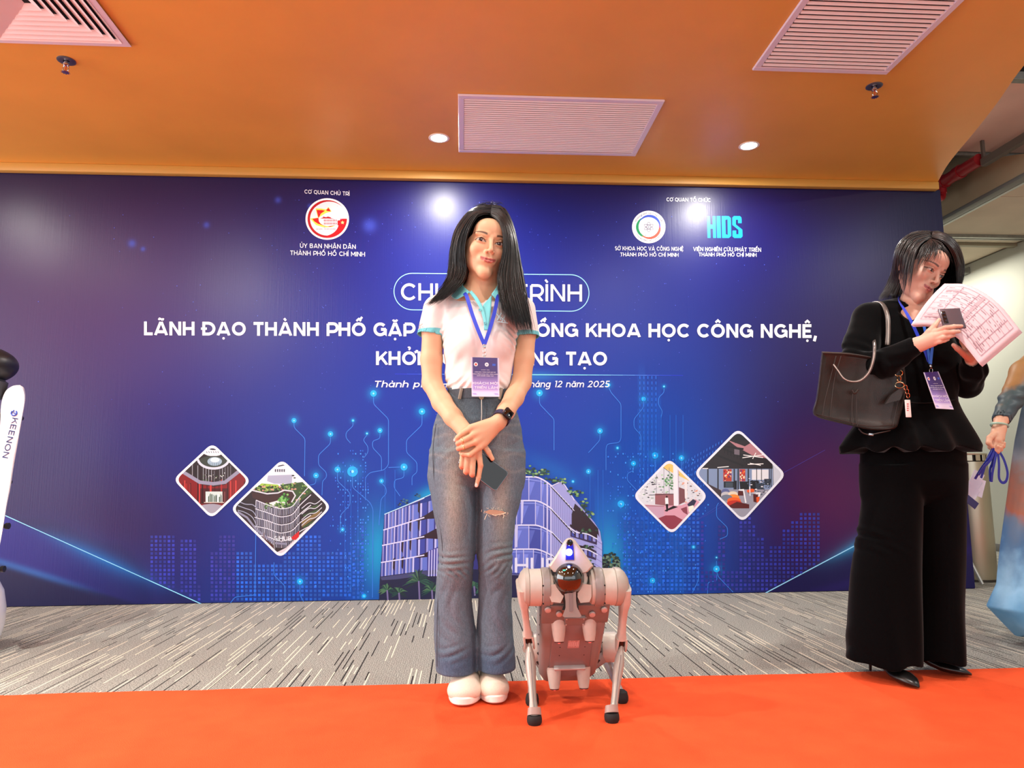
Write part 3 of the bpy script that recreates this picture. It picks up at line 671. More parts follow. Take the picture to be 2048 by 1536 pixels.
# logos
def lotus_logo():
    p = Print(); cx, cy = 654.5, 438
    p.disc(cx, cy, 43.5, (250, 250, 252), 3, 41.5, 48); p.disc(cx, cy, 37, (232, 230, 236), 4, 35)
    rd, dr, yl = (226, 18, 30), (176, 16, 28), (236, 224, 90)
    A = np.linspace(-35, -270, 26)
    for i in range(25):
        w0 = min(1, i/9)*5; w1 = min(1, (i+1)/9)*5; f = lambda r, a: (cx+r*math.cos(R(a)), cy+r*.96*math.sin(R(a)))
        p.poly([f(39.5, A[i]), f(39.5, A[i+1]), f(39.5-w1, A[i+1]), f(39.5-w0, A[i])], dr, 5)
    A = np.linspace(90, -1, 16)
    for i in range(15):
        w0 = 5+min(1, i/10)*8.5; w1 = 5+min(1, (i+1)/10)*8.5
        p.poly([f(39.5, A[i]), f(39.5, A[i+1]), f(39.5-w1, A[i+1]), f(39.5-w0, A[i])], rd, 5)
    p.poly([(675, 441), (693.5, 438.5), (691, 450), (687, 452), (675, 450.5)], rd, 6)
    def star(x, y, r, col, lay):
        P = [(x+(r if k % 2 == 0 else r*.42)*math.sin(R(36*k)), y-(r if k % 2 == 0 else r*.42)*math.cos(R(36*k))) for k in range(10)]
        for k in range(0, 10, 2): p.poly([P[k-1], P[k], P[(k+1) % 10]], col, lay)
        p.poly([P[k] for k in range(1, 10, 2)], col, lay)
    star(685, 445, 4.2, (250, 240, 150), 7)
    p.poly([(631, 417), (642, 417), (652, 419), (657, 414), (663, 423), (652, 426), (642, 432), (636, 436)], yl, 5)
    p.poly([(633, 420), (644, 420), (650, 421.5), (642, 427), (637, 436)], rd, 6); p.poly([(652, 421), (657, 415.5), (661.5, 423), (655, 422)], rd, 6)
    p.poly([(620, 437), (630, 436), (637, 435.5), (638, 444), (645, 450), (656, 453), (673, 450), (664, 454), (648, 455), (632, 450)], yl, 5)
    p.poly([(624.5, 438), (637, 435.5), (637.5, 442), (641, 447.5), (650, 452), (636, 447.5), (629, 443)], rd, 6)
    p.poly([(646, 451), (656, 452.5), (671, 450.5), (660, 453.6)], dr, 7)
    p.poly([(640, 437), (646, 435), (646, 433), (652, 434.5), (656, 433), (661, 434.5), (662, 436), (669, 437.8), (655, 437)], dr, 6)
    for i in range(9):
        for j in range(2): p.poly([(648+i*3, 439+j*6), (649.4+i*3, 439+j*6), (649.4+i*3, 443+j*6), (648+i*3, 443+j*6)], dr, 6)
    p.done('city_logo', BK); text('SÀI GÒN - TP. HỒ CHÍ MINH', 632, 672, 459.3, 2.6, mat('grey_ink', (120, 110, 130), .4), lay=8, bold=.01)
lotus_logo()
def science_logo():
    p = Print(); cx, cy = 1297.5, 454
    p.disc(cx, cy, 33.5, (248, 248, 252), 3, 32.5, 44)
    for a0, col in ((95, (16, 140, 84)), (-25, (236, 84, 66)), (215, (52, 84, 190))):
        A = np.linspace(a0, a0+150, 20)
        for i in range(19):
            w = lambda k: 5.5*math.sin(PI*(.03+.94*k/19))**.8
            f = lambda r, a: (cx+r*math.cos(R(a)), cy+r*.97*math.sin(R(a)))
            r0 = 21.5+1.5*math.sin(R(A[i]-a0)); r1 = 21.5+1.5*math.sin(R(A[i+1]-a0))
            p.poly([f(r0+w(i)/2, A[i]), f(r1+w(i+1)/2, A[i+1]), f(r1-w(i+1)/2, A[i+1]), f(r0-w(i)/2, A[i])], col, 5)
    for r in (30, 90, 150):
        P = [(cx+math.cos(t)*10*math.cos(R(r))-math.sin(t)*3.6*math.sin(R(r)), cy+math.cos(t)*10*math.sin(R(r))+math.sin(t)*3.6*math.cos(R(r))) for t in np.linspace(0, 2*PI, 22)]
        p.line(P, .9, (40, 40, 90), 6)
    p.disc(cx, cy, 1.2, (40, 40, 90), 7, n=8); p.disc(cx-29, cy, .8, (90, 90, 120), 6, n=6); p.disc(cx+29, cy, .8, (90, 90, 120), 6, n=6)
    p.done('department_logo', BK)
    def arc(body, a0, a1, r, top):
        V, Fc = text_mesh(body, .02); u = (V[:, 0]-V[:, 0].min())/np.ptp(V[:, 0]); h = V[:, 1]*3.6
        a = np.radians(a0+(a1-a0)*u); rr_ = r+h*(1 if top else -1)
        W_ = np.array([pt(cx+q*math.cos(b), cy+.97*q*math.sin(b), 7)-np.array([0, z_, 0]) for q, b, z_ in zip(rr_, a, V[:, 2]*.03)])
        obj('lettering', (W_, Fc), mat('slate_ink', (60, 66, 96), .4), BK, 0)
    arc('SỞ KHOA HỌC VÀ CÔNG NGHỆ', 203, 337, 26.8, True); arc('THÀNH PHỐ HỒ CHÍ MINH', 152, 28, 30, False)
science_logo()
def blue_logo():
    p = Print(); c = (16, 150, 244); X0, X1, Y0, Y1 = 1414.5, 1483, 432.5, 476
    def S(x): return 1414+x*(70/390.)
    def T(y): return 432+y*(44/258.)
    def q(P): p.poly([(S(a), T(b)) for a, b in P], c, 5)
    q([(0, 0), (34, 0), (40, 258), (6, 258)]); q([(62, 0), (96, 0), (102, 258), (68, 258)]); q([(30, 100), (70, 100), (70, 150), (30, 150)])
    q([(106, 0), (150, 0), (156, 258), (112, 258)])
    q([(162, 0), (204, 0), (210, 258), (168, 258)]); q([(200, 0), (240, 0), (266, 24), (206, 46)]); q([(206, 212), (268, 236), (244, 258), (206, 258)]); q([(228, 16), (266, 24), (270, 236), (232, 240)])
    q([(282, 20), (300, 0), (366, 0), (384, 18), (384, 44), (282, 44)]); q([(282, 30), (322, 30), (322, 100), (394, 160), (394, 200), (282, 104)]); q([(346, 30), (386, 30), (386, 84), (346, 84)])
    q([(350, 125), (394, 160), (396, 238), (350, 238)]); q([(284, 170), (326, 170), (326, 238), (284, 238)]); q([(284, 214), (396, 214), (396, 240), (378, 258), (304, 258), (284, 240)])
    p.done('institute_logo', BK)
blue_logo()
# ------------------------------------------------------------------ printed photographs
def round_poly(P, r, n=6):
    out = []; K = len(P); P = [np.array(p, float) for p in P]
    for i in range(K):
        a, b, c = P[i-1], P[i], P[(i+1) % K]; u = (a-b)/np.linalg.norm(a-b); v = (c-b)/np.linalg.norm(c-b)
        for t in np.linspace(0, 1, n): out.append((1-t)**2*(b+u*r)+2*t*(1-t)*b+t*t*(b+v*r))
    return out
def diamond(tips, bw=4.6, grow=3.6, rad=15):
    c = sum(np.array(t, float) for t in tips)/4
    q = [np.array(t)+nrm(np.array(t)-c)*grow for t in tips]
    outer = round_poly(q, rad); q2 = [np.array(t)-nrm(np.array(t)-c)*bw*1.35 for t in q]; inner = round_poly(q2, rad*.9)
    return outer, inner
def framed(tips, name, draw, org, sc_):
    p = Print(); outer, inner = diamond(tips)
    p.poly(outer, (228, 232, 246), 4)
    p.clip = inner
    m_ = lambda P: [(org[0]+a/sc_, org[1]+b/sc_) for a, b in P]
    def pl(P, col, lay=5): p.poly(m_(P), col, lay)
    def ln(P, w, col, lay=6): p.line(m_(P), w/sc_, col, lay)
    def el(cx, cy, rx, ry, col, lay=5, n=22): p.poly(m_([(cx+rx*math.cos(t), cy+ry*math.sin(t)) for t in np.linspace(0, 2*PI, n, endpoint=False)]), col, lay)
    draw(pl, ln, el); p.clip = None; p.done(name, BK, base=11); return inner
rr = random.Random(5)
def d1(pl, ln, el):
    pl([(0, 0), (1100, 0), (1100, 1100), (0, 1100)], (44, 36, 38))
    el(530, 190, 150, 98, (226, 228, 238), 6); el(535, 205, 52, 16, (50, 54, 66), 7)
    for k in range(7): ln([(455+k*25, 235), (462+k*25, 250)], 7, (90, 100, 120), 7)
    el(532, 350, 165, 66, (58, 66, 60), 6)
    arc = lambda cx, cy, rx, ry, a, b: [(cx+rx*math.cos(R(t)), cy+ry*math.sin(R(t))) for t in np.linspace(a, b, 16)]
    ln(arc(532, 310, 172, 112, 10, 170), 26, (198, 206, 222), 8)
    el(545, 345, 80, 48, (150, 176, 196), 7); el(548, 328, 50, 26, (228, 236, 240), 8)
    for k in range(5): ln([(490+k*26, 360), (500+k*20, 392)], 4, (80, 100, 110), 9)
    for k in range(16): ln([(300+k*30, 400+abs(k-8)*-10+50), (300+k*30, 570)], 6, rr.choice([(120, 120, 130), (20, 18, 20), (160, 165, 175)]), 6)
    for k in range(30): el(rr.uniform(420, 660), rr.uniform(470, 560), 7, 6, rr.choice([(70, 100, 60), (30, 40, 34), (200, 205, 205)]), 7, 6)
    pl([(120, 480), (210, 470), (370, 590), (530, 625), (660, 600), (820, 460), (930, 540), (930, 900), (100, 900)], (120, 22, 24), 7)
    ln([(210, 468), (380, 572), (530, 590), (660, 572), (815, 450)], 38, (140, 140, 164), 9)
    pl([(360, 640), (690, 640), (700, 810), (350, 810)], (70, 22, 26), 8)
    for k in range(34):
        x = rr.uniform(150, 900); ln([(x, 540+rr.uniform(0, 60)), (x, 800)], rr.choice((4, 7, 12)), rr.choice([(60, 10, 14), (160, 34, 34), (190, 60, 56), (40, 10, 12)]), 8)
    pl([(445, 675), (630, 675), (630, 795), (445, 795)], (196, 212, 210), 9); [pl([(456+k*17, rr.uniform(690, 740)), (468+k*17, rr.uniform(690, 730)), (468+k*17, 790), (456+k*17, 790)], rr.choice([(80, 104, 100), (40, 60, 52), (130, 150, 150), (230, 238, 238), (60, 84, 66)]), 10) for k in range(10)]
    ln([(430, 795), (650, 795)], 8, (200, 190, 180), 10); ln([(655, 680), (655, 800)], 14, (110, 60, 60), 10)
    el(510, 900, 190, 90, (150, 150, 166), 9)
framed([(424.8, 889.2), (499, 962), (423, 1034), (349.7, 959)], 'photo_diamond', d1, (330, 860), 5.486)
def d2(pl, ln, el):
    pl([(700, 300), (1900, 300), (1900, 1450), (700, 1450)], (34, 28, 34))
    pl([(1000, 300), (1560, 300), (1620, 620), (1000, 640)], (222, 226, 240), 6)
    for k in range(5): pl([(1205+k*24, 430), (1220+k*24, 430), (1218+k*24, 462), (1205+k*24, 458)], (60, 62, 80), 8)
    ln([(1240, 398), (1320, 380), (1350, 405)], 12, (50, 54, 70), 8)
    pl([(1130, 500), (1400, 490), (1390, 590), (1200, 590), (1120, 560)], (164, 170, 196), 7); ln([(1130, 492), (1400, 482)], 12, (236, 240, 250), 8)
    pl([(990, 640), (1060, 585), (1240, 600), (1270, 640), (1100, 660)], (150, 190, 66), 8)
    pl([(1260, 600), (1600, 560), (1640, 660), (1420, 830), (1300, 860), (1380, 700), (1300, 650)], (50, 80, 40), 8)
    for k in range(150):
        x = rr.uniform(980, 1600); y = 640+rr.gauss(0, 18) if x < 1280 else rr.uniform(590, 700)
        if 1400 < x < 1480: y = rr.uniform(500, 800)
        el(x, y, rr.uniform(8, 18), rr.uniform(7, 13), rr.choice([(40, 70, 30), (90, 130, 60), (24, 40, 24), (130, 170, 90), (200, 150, 130)]), 9, 6)
    pl([(950, 680), (1150, 720), (1300, 665), (1420, 680), (1400, 780), (1300, 850), (1100, 800), (960, 740)], (56, 34, 34), 9)
    ln([(950, 660), (1120, 700), (1240, 690), (1310, 660), (1400, 672), (1430, 720), (1390, 790)], 14, (206, 210, 222), 10)
    pl([(1140, 800), (1250, 770), (1350, 800), (1300, 860), (1180, 840)], (222, 224, 226), 10)
    for k in range(40): el(1290+rr.gauss(0, 28), 765+rr.gauss(0, 26), 14, 12, rr.choice([(70, 150, 60), (120, 190, 100), (40, 100, 40)]), 11, 6)
    for k in range(60): el(rr.uniform(1100, 1420), 830+rr.gauss(0, 14), 12, 10, rr.choice([(60, 100, 50), (30, 56, 30), (110, 150, 80)]), 11, 6)
    for r_ in range(5):
        y0 = 790+r_*88
        top = [(1000-r_*8, y0-20+r_*6), (1120, y0+28), (1240, y0+68+r_*1), (1310, y0+72), (1400, y0+44), (1480, y0-60+r_*8), (1600, y0-190+r_*24)]
        for k in range(26):
            u = k/25; x = 1000+u*470; yy = np.interp(x, [q[0] for q in top], [q[1] for q in top])
            ln([(x, yy+6), (x-3, yy+78)], 11 if k < 13 else 8, rr.choice([(150, 156, 178), (120, 124, 150), (176, 180, 200)]), 10)
        ln(smooth_path([(a, b, 0) for a, b in top], 4)[:, :2].tolist(), 9, (214, 218, 232), 12)
    for r_ in range(4): ln(smooth_path([(1500, 860+r_*62, 0), (1580, 800+r_*60, 0), (1650, 810+r_*50, 0), (1720, 760+r_*46, 0)], 5)[:, :2].tolist(), 8, (206, 210, 226), 12); ln([(1520, 880+r_*62), (1680, 830+r_*50)], 20, (50, 80, 44), 11)
    for r_ in range(3): ln(smooth_path([(800, 880-r_*50, 0), (880, 905-r_*46, 0), (960, 960-r_*70, 0), (1010, 1060-r_*100, 0)], 5)[:, :2].tolist(), 9, (150, 156, 180), 12)
    ln([(800, 900), (900, 960), (1000, 1090), (1200, 1240), (1330, 1250)], 22, (130, 134, 160), 12)
    pl([(780, 940), (900, 1000), (1010, 1130), (1200, 1270), (1200, 1400), (700, 1000)], (70, 32, 26), 10)
    ln([(1085, 1130), (1085, 1230)], 16, (120, 110, 120), 12); ln([(1200, 1210), (1200, 1310)], 18, (120, 120, 130), 12)
    pl([(1740, 900), (1900, 980), (1300, 1480), (1230, 1340), (1330, 1290)], (206, 200, 212), 10); pl([(1500, 1000), (1700, 880), (1700, 930), (1500, 1070)], (120, 100, 60), 11)
    pl([(1385, 1180), (1475, 1105), (1465, 1205), (1400, 1205)], (196, 30, 36), 12)
inner2 = framed([(564, 921.6), (659.6, 1014), (560.6, 1113.4), (464, 1017.7)], 'photo_diamond', d2, (330, 860), 5.486)
text('SiHUB', 548.5, 583, 1080.5, 8.5, yb1=1081.5, lay=21, bold=.03)
def d3(pl, ln, el):
    pl([(100, 400), (1050, 400), (1050, 1350), (100, 1350)], (214, 218, 228))
    pl([(480, 540), (540, 460), (640, 480), (900, 740), (760, 680), (640, 620)], (236, 196, 110), 6)
    ln([(495, 540), (600, 625)], 5, (40, 40, 50), 7)
    for x in (415, 500, 560, 285): ln([(x, 540), (x, 850)], 5, (120, 124, 140), 7)
    for k in range(90): el(rr.uniform(220, 600), rr.uniform(640, 930), rr.uniform(6, 20), rr.uniform(4, 10), rr.choice([(240, 242, 246), (150, 154, 168), (60, 60, 74), (190, 194, 206), (120, 150, 130)]), 7, 6)
    for k in range(40): el(rr.gauss(560, 45), rr.gauss(700, 45), 12, 9, rr.choice([(90, 160, 100), (170, 210, 170), (60, 120, 70)]), 8, 6)
    for k in range(60): el(rr.uniform(660, 930), rr.uniform(690, 940), rr.uniform(6, 18), rr.uniform(4, 9), rr.choice([(230, 200, 190), (110, 84, 80), (200, 204, 214), (80, 70, 80), (230, 150, 110)]), 7, 6)
    pl([(660, 760), (740, 790), (740, 930), (660, 970)], (120, 74, 80), 8)
    pl([(400, 838), (612, 838), (612, 985), (400, 960)], (150, 96, 104), 8); ln([(330, 855), (612, 842)], 6, (40, 34, 40), 9)
    pl([(240, 960), (500, 975), (700, 970), (860, 900), (1000, 1000), (800, 1300), (300, 1200)], (212, 156, 176), 8)
    pl([(280, 985), (395, 970), (500, 990), (500, 1100), (440, 1140)], (196, 160, 184), 9); ln([(280, 975), (500, 982)], 9, (160, 110, 120), 10)
    pl([(505, 1030), (610, 975), (660, 990), (520, 1040)], (30, 26, 30), 9)
    pl([(430, 1120), (520, 1085), (620, 1085), (720, 1140), (620, 1300), (520, 1300)], (140, 58, 76), 10)
    pl([(690, 1010), (760, 985), (770, 1080), (720, 1050)], (134, 64, 80), 10)
    pl([(604, 515), (655, 525), (668, 975), (612, 975)], (238, 232, 242), 11); pl([(655, 525), (668, 560), (672, 970), (664, 975)], (190, 176, 196), 12)
    pl([(733, 675), (765, 680), (762, 890), (738, 890)], (234, 226, 230), 11)
    el(532, 872, 10, 12, (40, 30, 30), 12, 8); pl([(512, 885), (548, 885), (552, 960), (516, 960)], (236, 238, 244), 12); pl([(520, 955), (548, 955), (546, 1035), (530, 1045), (524, 1000)], (20, 18, 24), 12)
    pl([(765, 960), (830, 900), (870, 920), (840, 980), (790, 1000)], (44, 44, 70), 12); pl([(775, 985), (835, 970), (850, 1040), (785, 1050)], (230, 234, 220), 12)
framed([(1338.4, 920), (1413, 992), (1343.7, 1066), (1268.7, 992)], 'photo_diamond', d3, (1240, 840), 5.689)
def d4(pl, ln, el):
    pl([(800, 50), (1950, 50), (1950, 1200), (800, 1200)], (36, 30, 34))
    pl([(1230, 230), (1420, 300), (1540, 230), (1680, 440), (1500, 400), (1320, 300)], (176, 122, 130), 6)
    pl([(1310, 265), (1500, 210), (1360, 140), (1280, 200)], (26, 26, 30), 7)
    for a, b in (((1180, 330), (1520, 470)), ((1100, 400), (1400, 520)), ((1190, 300), (1400, 330)), ((1290, 310), (1420, 440))): ln([a, b], 22, (22, 20, 24), 8)
    for k in range(8): ln([(1190+k*36, 320+k*14), (1190+k*36, 380+k*14)], 8, (14, 12, 16), 9)
    pl([(1300, 330), (1360, 340), (1360, 400), (1300, 390)], (110, 100, 110), 9)
    for P in ([(1395, 430), (1640, 395)], [(1405, 398), (1625, 428)], [(1510, 440), (1545, 375)], [(1455, 505), (1630, 498)], [(1480, 492), (1600, 515)], [(1110, 540), (1235, 530)], [(940, 552), (1000, 552)]): ln([tuple(P[0]), tuple(P[1])], 9, (244, 240, 240), 12)
    pl([(880, 555), (1800, 555), (1800, 790), (880, 790)], (126, 146, 182), 8)
    for x in (1000, 1115, 1300, 1345, 1460): ln([(x, 560), (x, 790)], 16, (40, 44, 56), 9)
    pl([(1500, 565), (1690, 565), (1690, 680), (1500, 680)], (226, 228, 234), 9)
    for x in (1555, 1610, 1700, 1720): ln([(x, 540), (x, 760)], 8, (30, 26, 30), 10)
    pl([(1735, 500), (1800, 560), (1900, 620), (1740, 800)], (200, 206, 220), 11); ln([(1740, 520), (1745, 740)], 6, (90, 94, 108), 12)
    for x0, w in ((1175, 95), (1360, 66)):
        pl([(x0, 560), (x0+w, 560), (x0+w, 697), (x0, 697)], (180, 60, 40), 10)
        for k in range(22): el(x0+rr.uniform(8, w-8), rr.uniform(570, 690), 9, 12, rr.choice([(236, 130, 50), (210, 40, 40), (120, 30, 40), (240, 220, 190), (90, 60, 120)]), 11, 6)
    pl([(1180, 700), (1300, 700), (1300, 770), (1180, 770)], (24, 28, 36), 11); pl([(1200, 710), (1285, 710), (1285, 765), (1200, 765)], (60, 74, 86), 12)
    for x, y, w, h in ((1360, 700, 110, 90), (1480, 690, 100, 100), (1540, 720, 100, 70), (1640, 670, 80, 70)): pl([(x, y), (x+w, y), (x+w-10, y+h), (x+8, y+h)], rr.choice([(20, 20, 26), (44, 56, 70), (30, 34, 44)]), 11)
    pl([(1300, 690), (1330, 690), (1328, 790), (1308, 790)], (14, 12, 16), 12)
    for k in range(60): el(rr.uniform(1450, 1720), rr.uniform(660, 860), rr.uniform(5, 16), rr.uniform(4, 9), rr.choice([(230, 232, 240), (20, 20, 26), (90, 100, 120), (60, 60, 70)]), 12, 6)
    pl([(1000, 790), (1800, 790), (1800, 1200), (1000, 1200)], (150, 150, 166), 10)
    pl([(950, 700), (1150, 800), (1170, 900), (1100, 880)], (60, 46, 52), 11)
    def stack(cx, y, w, cols):
        for k, c in enumerate(cols): el(cx+k*6, y+k*34, w+k*10, 34, c, 12+k//2, 20); pl([(cx-w-k*4, y+k*34), (cx+w+k*16, y+k*34), (cx+w+k*16, y+k*34+26), (cx-w-k*4, y+k*34+26)], c, 12+k//2)
    stack(1200, 815, 46, [(90, 100, 150), (190, 190, 196), (110, 120, 140)])
    stack(1285, 845, 56, [(226, 214, 190), (238, 140, 50), (234, 96, 30), (190, 40, 20)])
    pl([(1220, 985), (1330, 930), (1470, 960), (1470, 1005), (1290, 1005)], (84, 16, 12), 15); pl([(1345, 805), (1400, 810), (1405, 860), (1340, 860)], (80, 20, 16), 11)
    pl([(1350, 790), (1410, 785), (1440, 940), (1424, 945), (1400, 805), (1352, 802)], (236, 238, 244), 13); pl([(1480, 830), (1600, 822), (1600, 832), (1580, 920), (1570, 920), (1575, 838)], (236, 238, 244), 13)
    pl([(1440, 800), (1500, 780), (1530, 790), (1525, 820), (1450, 825)], (230, 90, 36), 12); pl([(1515, 840), (1570, 850), (1560, 940), (1520, 930)], (80, 24, 20), 12); pl([(1550, 880), (1590, 870), (1580, 930), (1555, 940)], (220, 84, 30), 13)
    ln([(1475, 760), (1480, 860)], 10, (236, 238, 244), 13)
framed([(1476.4, 860), (1569, 949), (1485, 1041.6), (1390.6, 946.3)], 'photo_diamond', d4, (1240, 840), 5.689)

# ------------------------------------------------------------------ the printed main building
def main_building():
    p = Print(); org = (740, 920); s = 3.793
    m_ = lambda P: [(org[0]+a/s, org[1]+b/s) for a, b in P]
    pl = lambda P, c, lay=5: p.poly(m_(P), c, lay)
    ln = lambda P, w, c, lay=6: p.line(m_(P), w/s, c, lay)
    def el(cx, cy, rx, ry, col, lay=5, n=8): pl([(cx+rx*math.cos(t), cy+ry*math.sin(t)) for t in np.linspace(0, 2*PI, n, endpoint=False)], col, lay)
    lil, lil2, gl, gl2, br, dk = (186, 188, 236), (142, 146, 214), (52, 66, 158), (90, 110, 200), (36, 20, 34), (20, 18, 40)
    # left wing
    pl([(110, 412), (300, 330), (520, 235), (900, 235), (900, 880), (75, 890)], (40, 44, 120), 4)
    T = lambda x: 412-(x-110)*.41; rows = [(0, lambda x: 412-(x-110)*.41), (1, lambda x: 524-(x-108)*.27+6*math.sin(x*.012)), (2, lambda x: 640-(x-100)*.165+8*math.sin(x*.012)), (3, lambda x: 770-(x-90)*.125+8*math.sin(x*.012)), (4, lambda x: 888-(x-75)*.13)]
    for i in range(4):
        fa, fb = rows[i][1], rows[i+1][1]
        x = 112-i*8.0; k = 0
        while x < 520:
            w = 9 if x < 300 else 14; g = 26 if x < 300 else 62
            pl([(x, fa(x)+4), (x+g*.8, fa(x+g*.8)+4), (x+g*.8, fb(x+g*.8)), (x, fb(x))], gl2 if k % 3 else gl, 5)
            pl([(x, fa(x)+4), (x+w, fa(x+w)+4), (x+w-3, fb(x+w)), (x-2, fb(x))], lil if k % 2 else lil2, 6)
            x += g; k += 1
        ln([(112-i*9, fa(112-i*9)), (240, fa(240)), (410, fa(410))], 9 if i else 7, (206, 208, 244), 8)
        if i:
            pl([(330, fa(330)+2), (420, fa(420)-16), (520, fa(520)-60), (520, fa(520)+30), (430, fa(430)+16), (360, fa(360)+14)], br, 7)
    for (a, b) in ((240, 640), (300, 480), (300, 620), (175, 770), (240, 760), (365, 340), (365, 470)): pl([(a, b-20), (a+16, b-30), (a+10, b+70), (a-2, b+50)], br, 7)
    pl([(440, 690), (540, 650), (540, 880), (430, 880)], (60, 60, 150), 7)
    for k in range(5): ln([(450+k*20, 690-k*6), (446+k*20, 880)], 8, lil, 8)
    ln([(110, 412), (300, 332), (520, 236)], 5, (170, 230, 255), 9); pl([(112, 408), (300, 328), (520, 232), (520, 290), (420, 322), (300, 345), (140, 406)], (24, 46, 130), 6)
    # garden
    pl([(75, 885), (520, 825), (830, 830), (830, 1064), (68, 1064)], (20, 24, 62), 6); pl([(80, 890), (520, 828), (520, 860), (200, 905), (90, 912)], (60, 64, 110), 7)
    def palm(cx, cy, r, lay=9):
        for k in range(15):
            a = R(-200+k*220/14); t = r*rr.uniform(.8, 1.1); ex, ey = cx+math.cos(a)*t, cy+math.sin(a)*t*.8+abs(math.cos(a))*r*.25
            mx_, my = cx+math.cos(a)*t*.5, cy+math.sin(a)*t*.62
            pl([(cx, cy), (mx_-7*math.sin(a), my+7*math.cos(a)), (ex, ey), (mx_+7*math.sin(a), my-7*math.cos(a))], rr.choice([(24, 60, 60), (40, 84, 70), (16, 40, 50), (70, 110, 80)]), lay)
        ln([(cx, cy), (cx+6, cy+r*1.1)], 12, (110, 100, 150), lay)
    for x, y, r_ in ((370, 920, 125), (130, 990, 70), (220, 1010, 70), (470, 990, 90), (790, 960, 60), (850, 1000, 60)): palm(x, y, r_)
    # right wing: curved glass corner
    fl = [120, 300, 486, 668, 850]
    top = lambda i, x: fl[i]+(6 if x < 1250 else 6+((x-1250)/120.)**1.6*(62-i*6))+(max(0, 1130-x)*.05)
    pl([(1000, 125)]+[(x, top(0, x)) for x in range(1060, 1380, 20)]+[(1370, 1064), (1000, 1064)], (66, 80, 176), 4)
    mul = [[1060, 1130, 1205, 1298, 1345, 1372], [1060, 1112, 1148, 1255, 1318, 1345, 1372], [1060, 1100, 1205, 1298, 1345, 1372], [1060, 1110, 1165, 1240, 1300, 1340, 1372]]
    for i in range(4):
        for a, b in zip(mul[i][:-1], mul[i][1:]):
            c = rr.choice([(70, 86, 180), (56, 70, 160), (92, 108, 200), (80, 96, 190)])
            pl([(a, top(i, a)+6), (b, top(i, b)+6), (b, top(i+1, b)), (a, top(i+1, a))], c, 5)
            pl([(a, top(i, a)+18), (b, top(i, b)+18), (b, top(i, b)+25), (a, top(i, a)+25)], (130, 146, 226), 6)
            pl([(a+4, top(i, a)+40), ((a+b)/2, top(i, a)+40), (a+8, top(i+1, a)-30)], tuple(min(255, v+26) for v in c), 6)
            ln([(b, top(i, b)), (b, top(i+1, b))], 6 if b < 1330 else 12, lil, 8)
        ln([(x, top(i, x)+2) for x in range(1040, 1381, 20)], 10, (212, 214, 246), 9)
    pl([(1148, 310), (1165, 312), (1158, 480), (1144, 480)], lil, 9); pl([(1100, 490), (1122, 490), (1118, 662), (1100, 662)], lil, 9)
    # side wing
    pl([(1372, 195), (1445, 165), (1480, 190), (1555, 300), (1700, 470), (1745, 540), (1760, 640), (1760, 1064), (1372, 1064)], (150, 154, 216), 5)
    E0 = [(1372, 205), (1420, 250), (1555, 410)]
    for i in range(5):
        y0 = 190+i*172; ln([(1372, y0+12), (1450, y0+96), (1550, y0+205)], 7, dk, 8); ln([(1372, y0+4), (1450, y0+88), (1550, y0+196)], 6, (214, 216, 246), 9)
        for k in range(11): ln([(1384+k*16, y0+20+k*17.5), (1382+k*16, y0+186+k*15)], 2.5, (110, 112, 186), 7)
        for k in range(9): pl([(1392+k*19, y0+28+k*20), (1404+k*19, y0+42+k*20), (1398+k*19, y0+50+k*20)], dk, 9)
    ln([(1372, 200), (1445, 165), (1478, 190), (1550, 305)], 6, (214, 216, 246), 9)
    pl([(1555, 330), (1620, 390), (1730, 520), (1740, 590), (1640, 560), (1530, 500), (1530, 410)], br, 8)
    for j in range(3):
        y0 = 500+j*118; pl([(1520, y0), (1740, y0+90), (1740, y0+150), (1520, y0+80)], (50, 40, 80), 7)
        for k in range(7): pl([(1530+k*32, y0+20+k*12), (1550+k*32, y0+28+k*12), (1550+k*32, y0+82+k*8), (1530+k*32, y0+76+k*8)], lil2 if k % 2 else gl, 8)
        ln(smooth_path([(1510, y0+8, 0), (1570, y0+48, 0), (1650, y0+62, 0), (1725, y0+100, 0)], 5)[:, :2].tolist(), 8, (218, 220, 246), 10); ln([(1520, y0-6), (1580, y0+34), (1660, y0+50), (1720, y0+84)], 14, br, 9)
        for k in range(14): el(1640+rr.gauss(0, 26), y0+40+rr.gauss(0, 9), 10, 8, rr.choice([(30, 60, 50), (70, 110, 80), (20, 40, 40)]), 11, 6)
    pl([(1725, 560), (1760, 620), (1762, 1064), (1700, 1064)], (160, 164, 226), 9)
    for y0 in range(640, 1060, 46): ln([(1700, y0-40), (1762, y0)], 3, (90, 92, 170), 10)
    for cx, cy, n_, sx, sy in ((1200, 80, 26, 30, 14), (1280, 100, 18, 34, 10), (1325, 92, 12, 16, 14), (1420, 155, 26, 42, 10), (1555, 245, 20, 30, 16), (1620, 345, 14, 14, 16), (1665, 405, 14, 16, 16)):
        for k in range(n_): el(cx+rr.gauss(0, sx), cy+rr.gauss(0, sy), rr.uniform(7, 15), rr.uniform(5, 10), rr.choice([(26, 60, 50), (90, 140, 80), (16, 40, 44), (130, 170, 110), (50, 90, 70)]), 10, 6)
    for cx, cy in ((365, 270), (260, 300), (225, 330), (285, 322)):
        for k in range(5): el(cx+rr.gauss(0, 12), cy+rr.gauss(0, 8), 9, 5, rr.choice([(16, 30, 60), (60, 110, 120)]), 10, 6)
    for k in range(170):
        a = rr.uniform(0, 2*PI); q = rr.random()**.5
        el(1825+math.cos(a)*72*q, 800+math.sin(a)*95*q, rr.uniform(8, 16), rr.uniform(6, 12), rr.choice([(18, 34, 44), (30, 56, 50), (70, 100, 80), (12, 22, 34), (100, 130, 110)]), 8, 6)
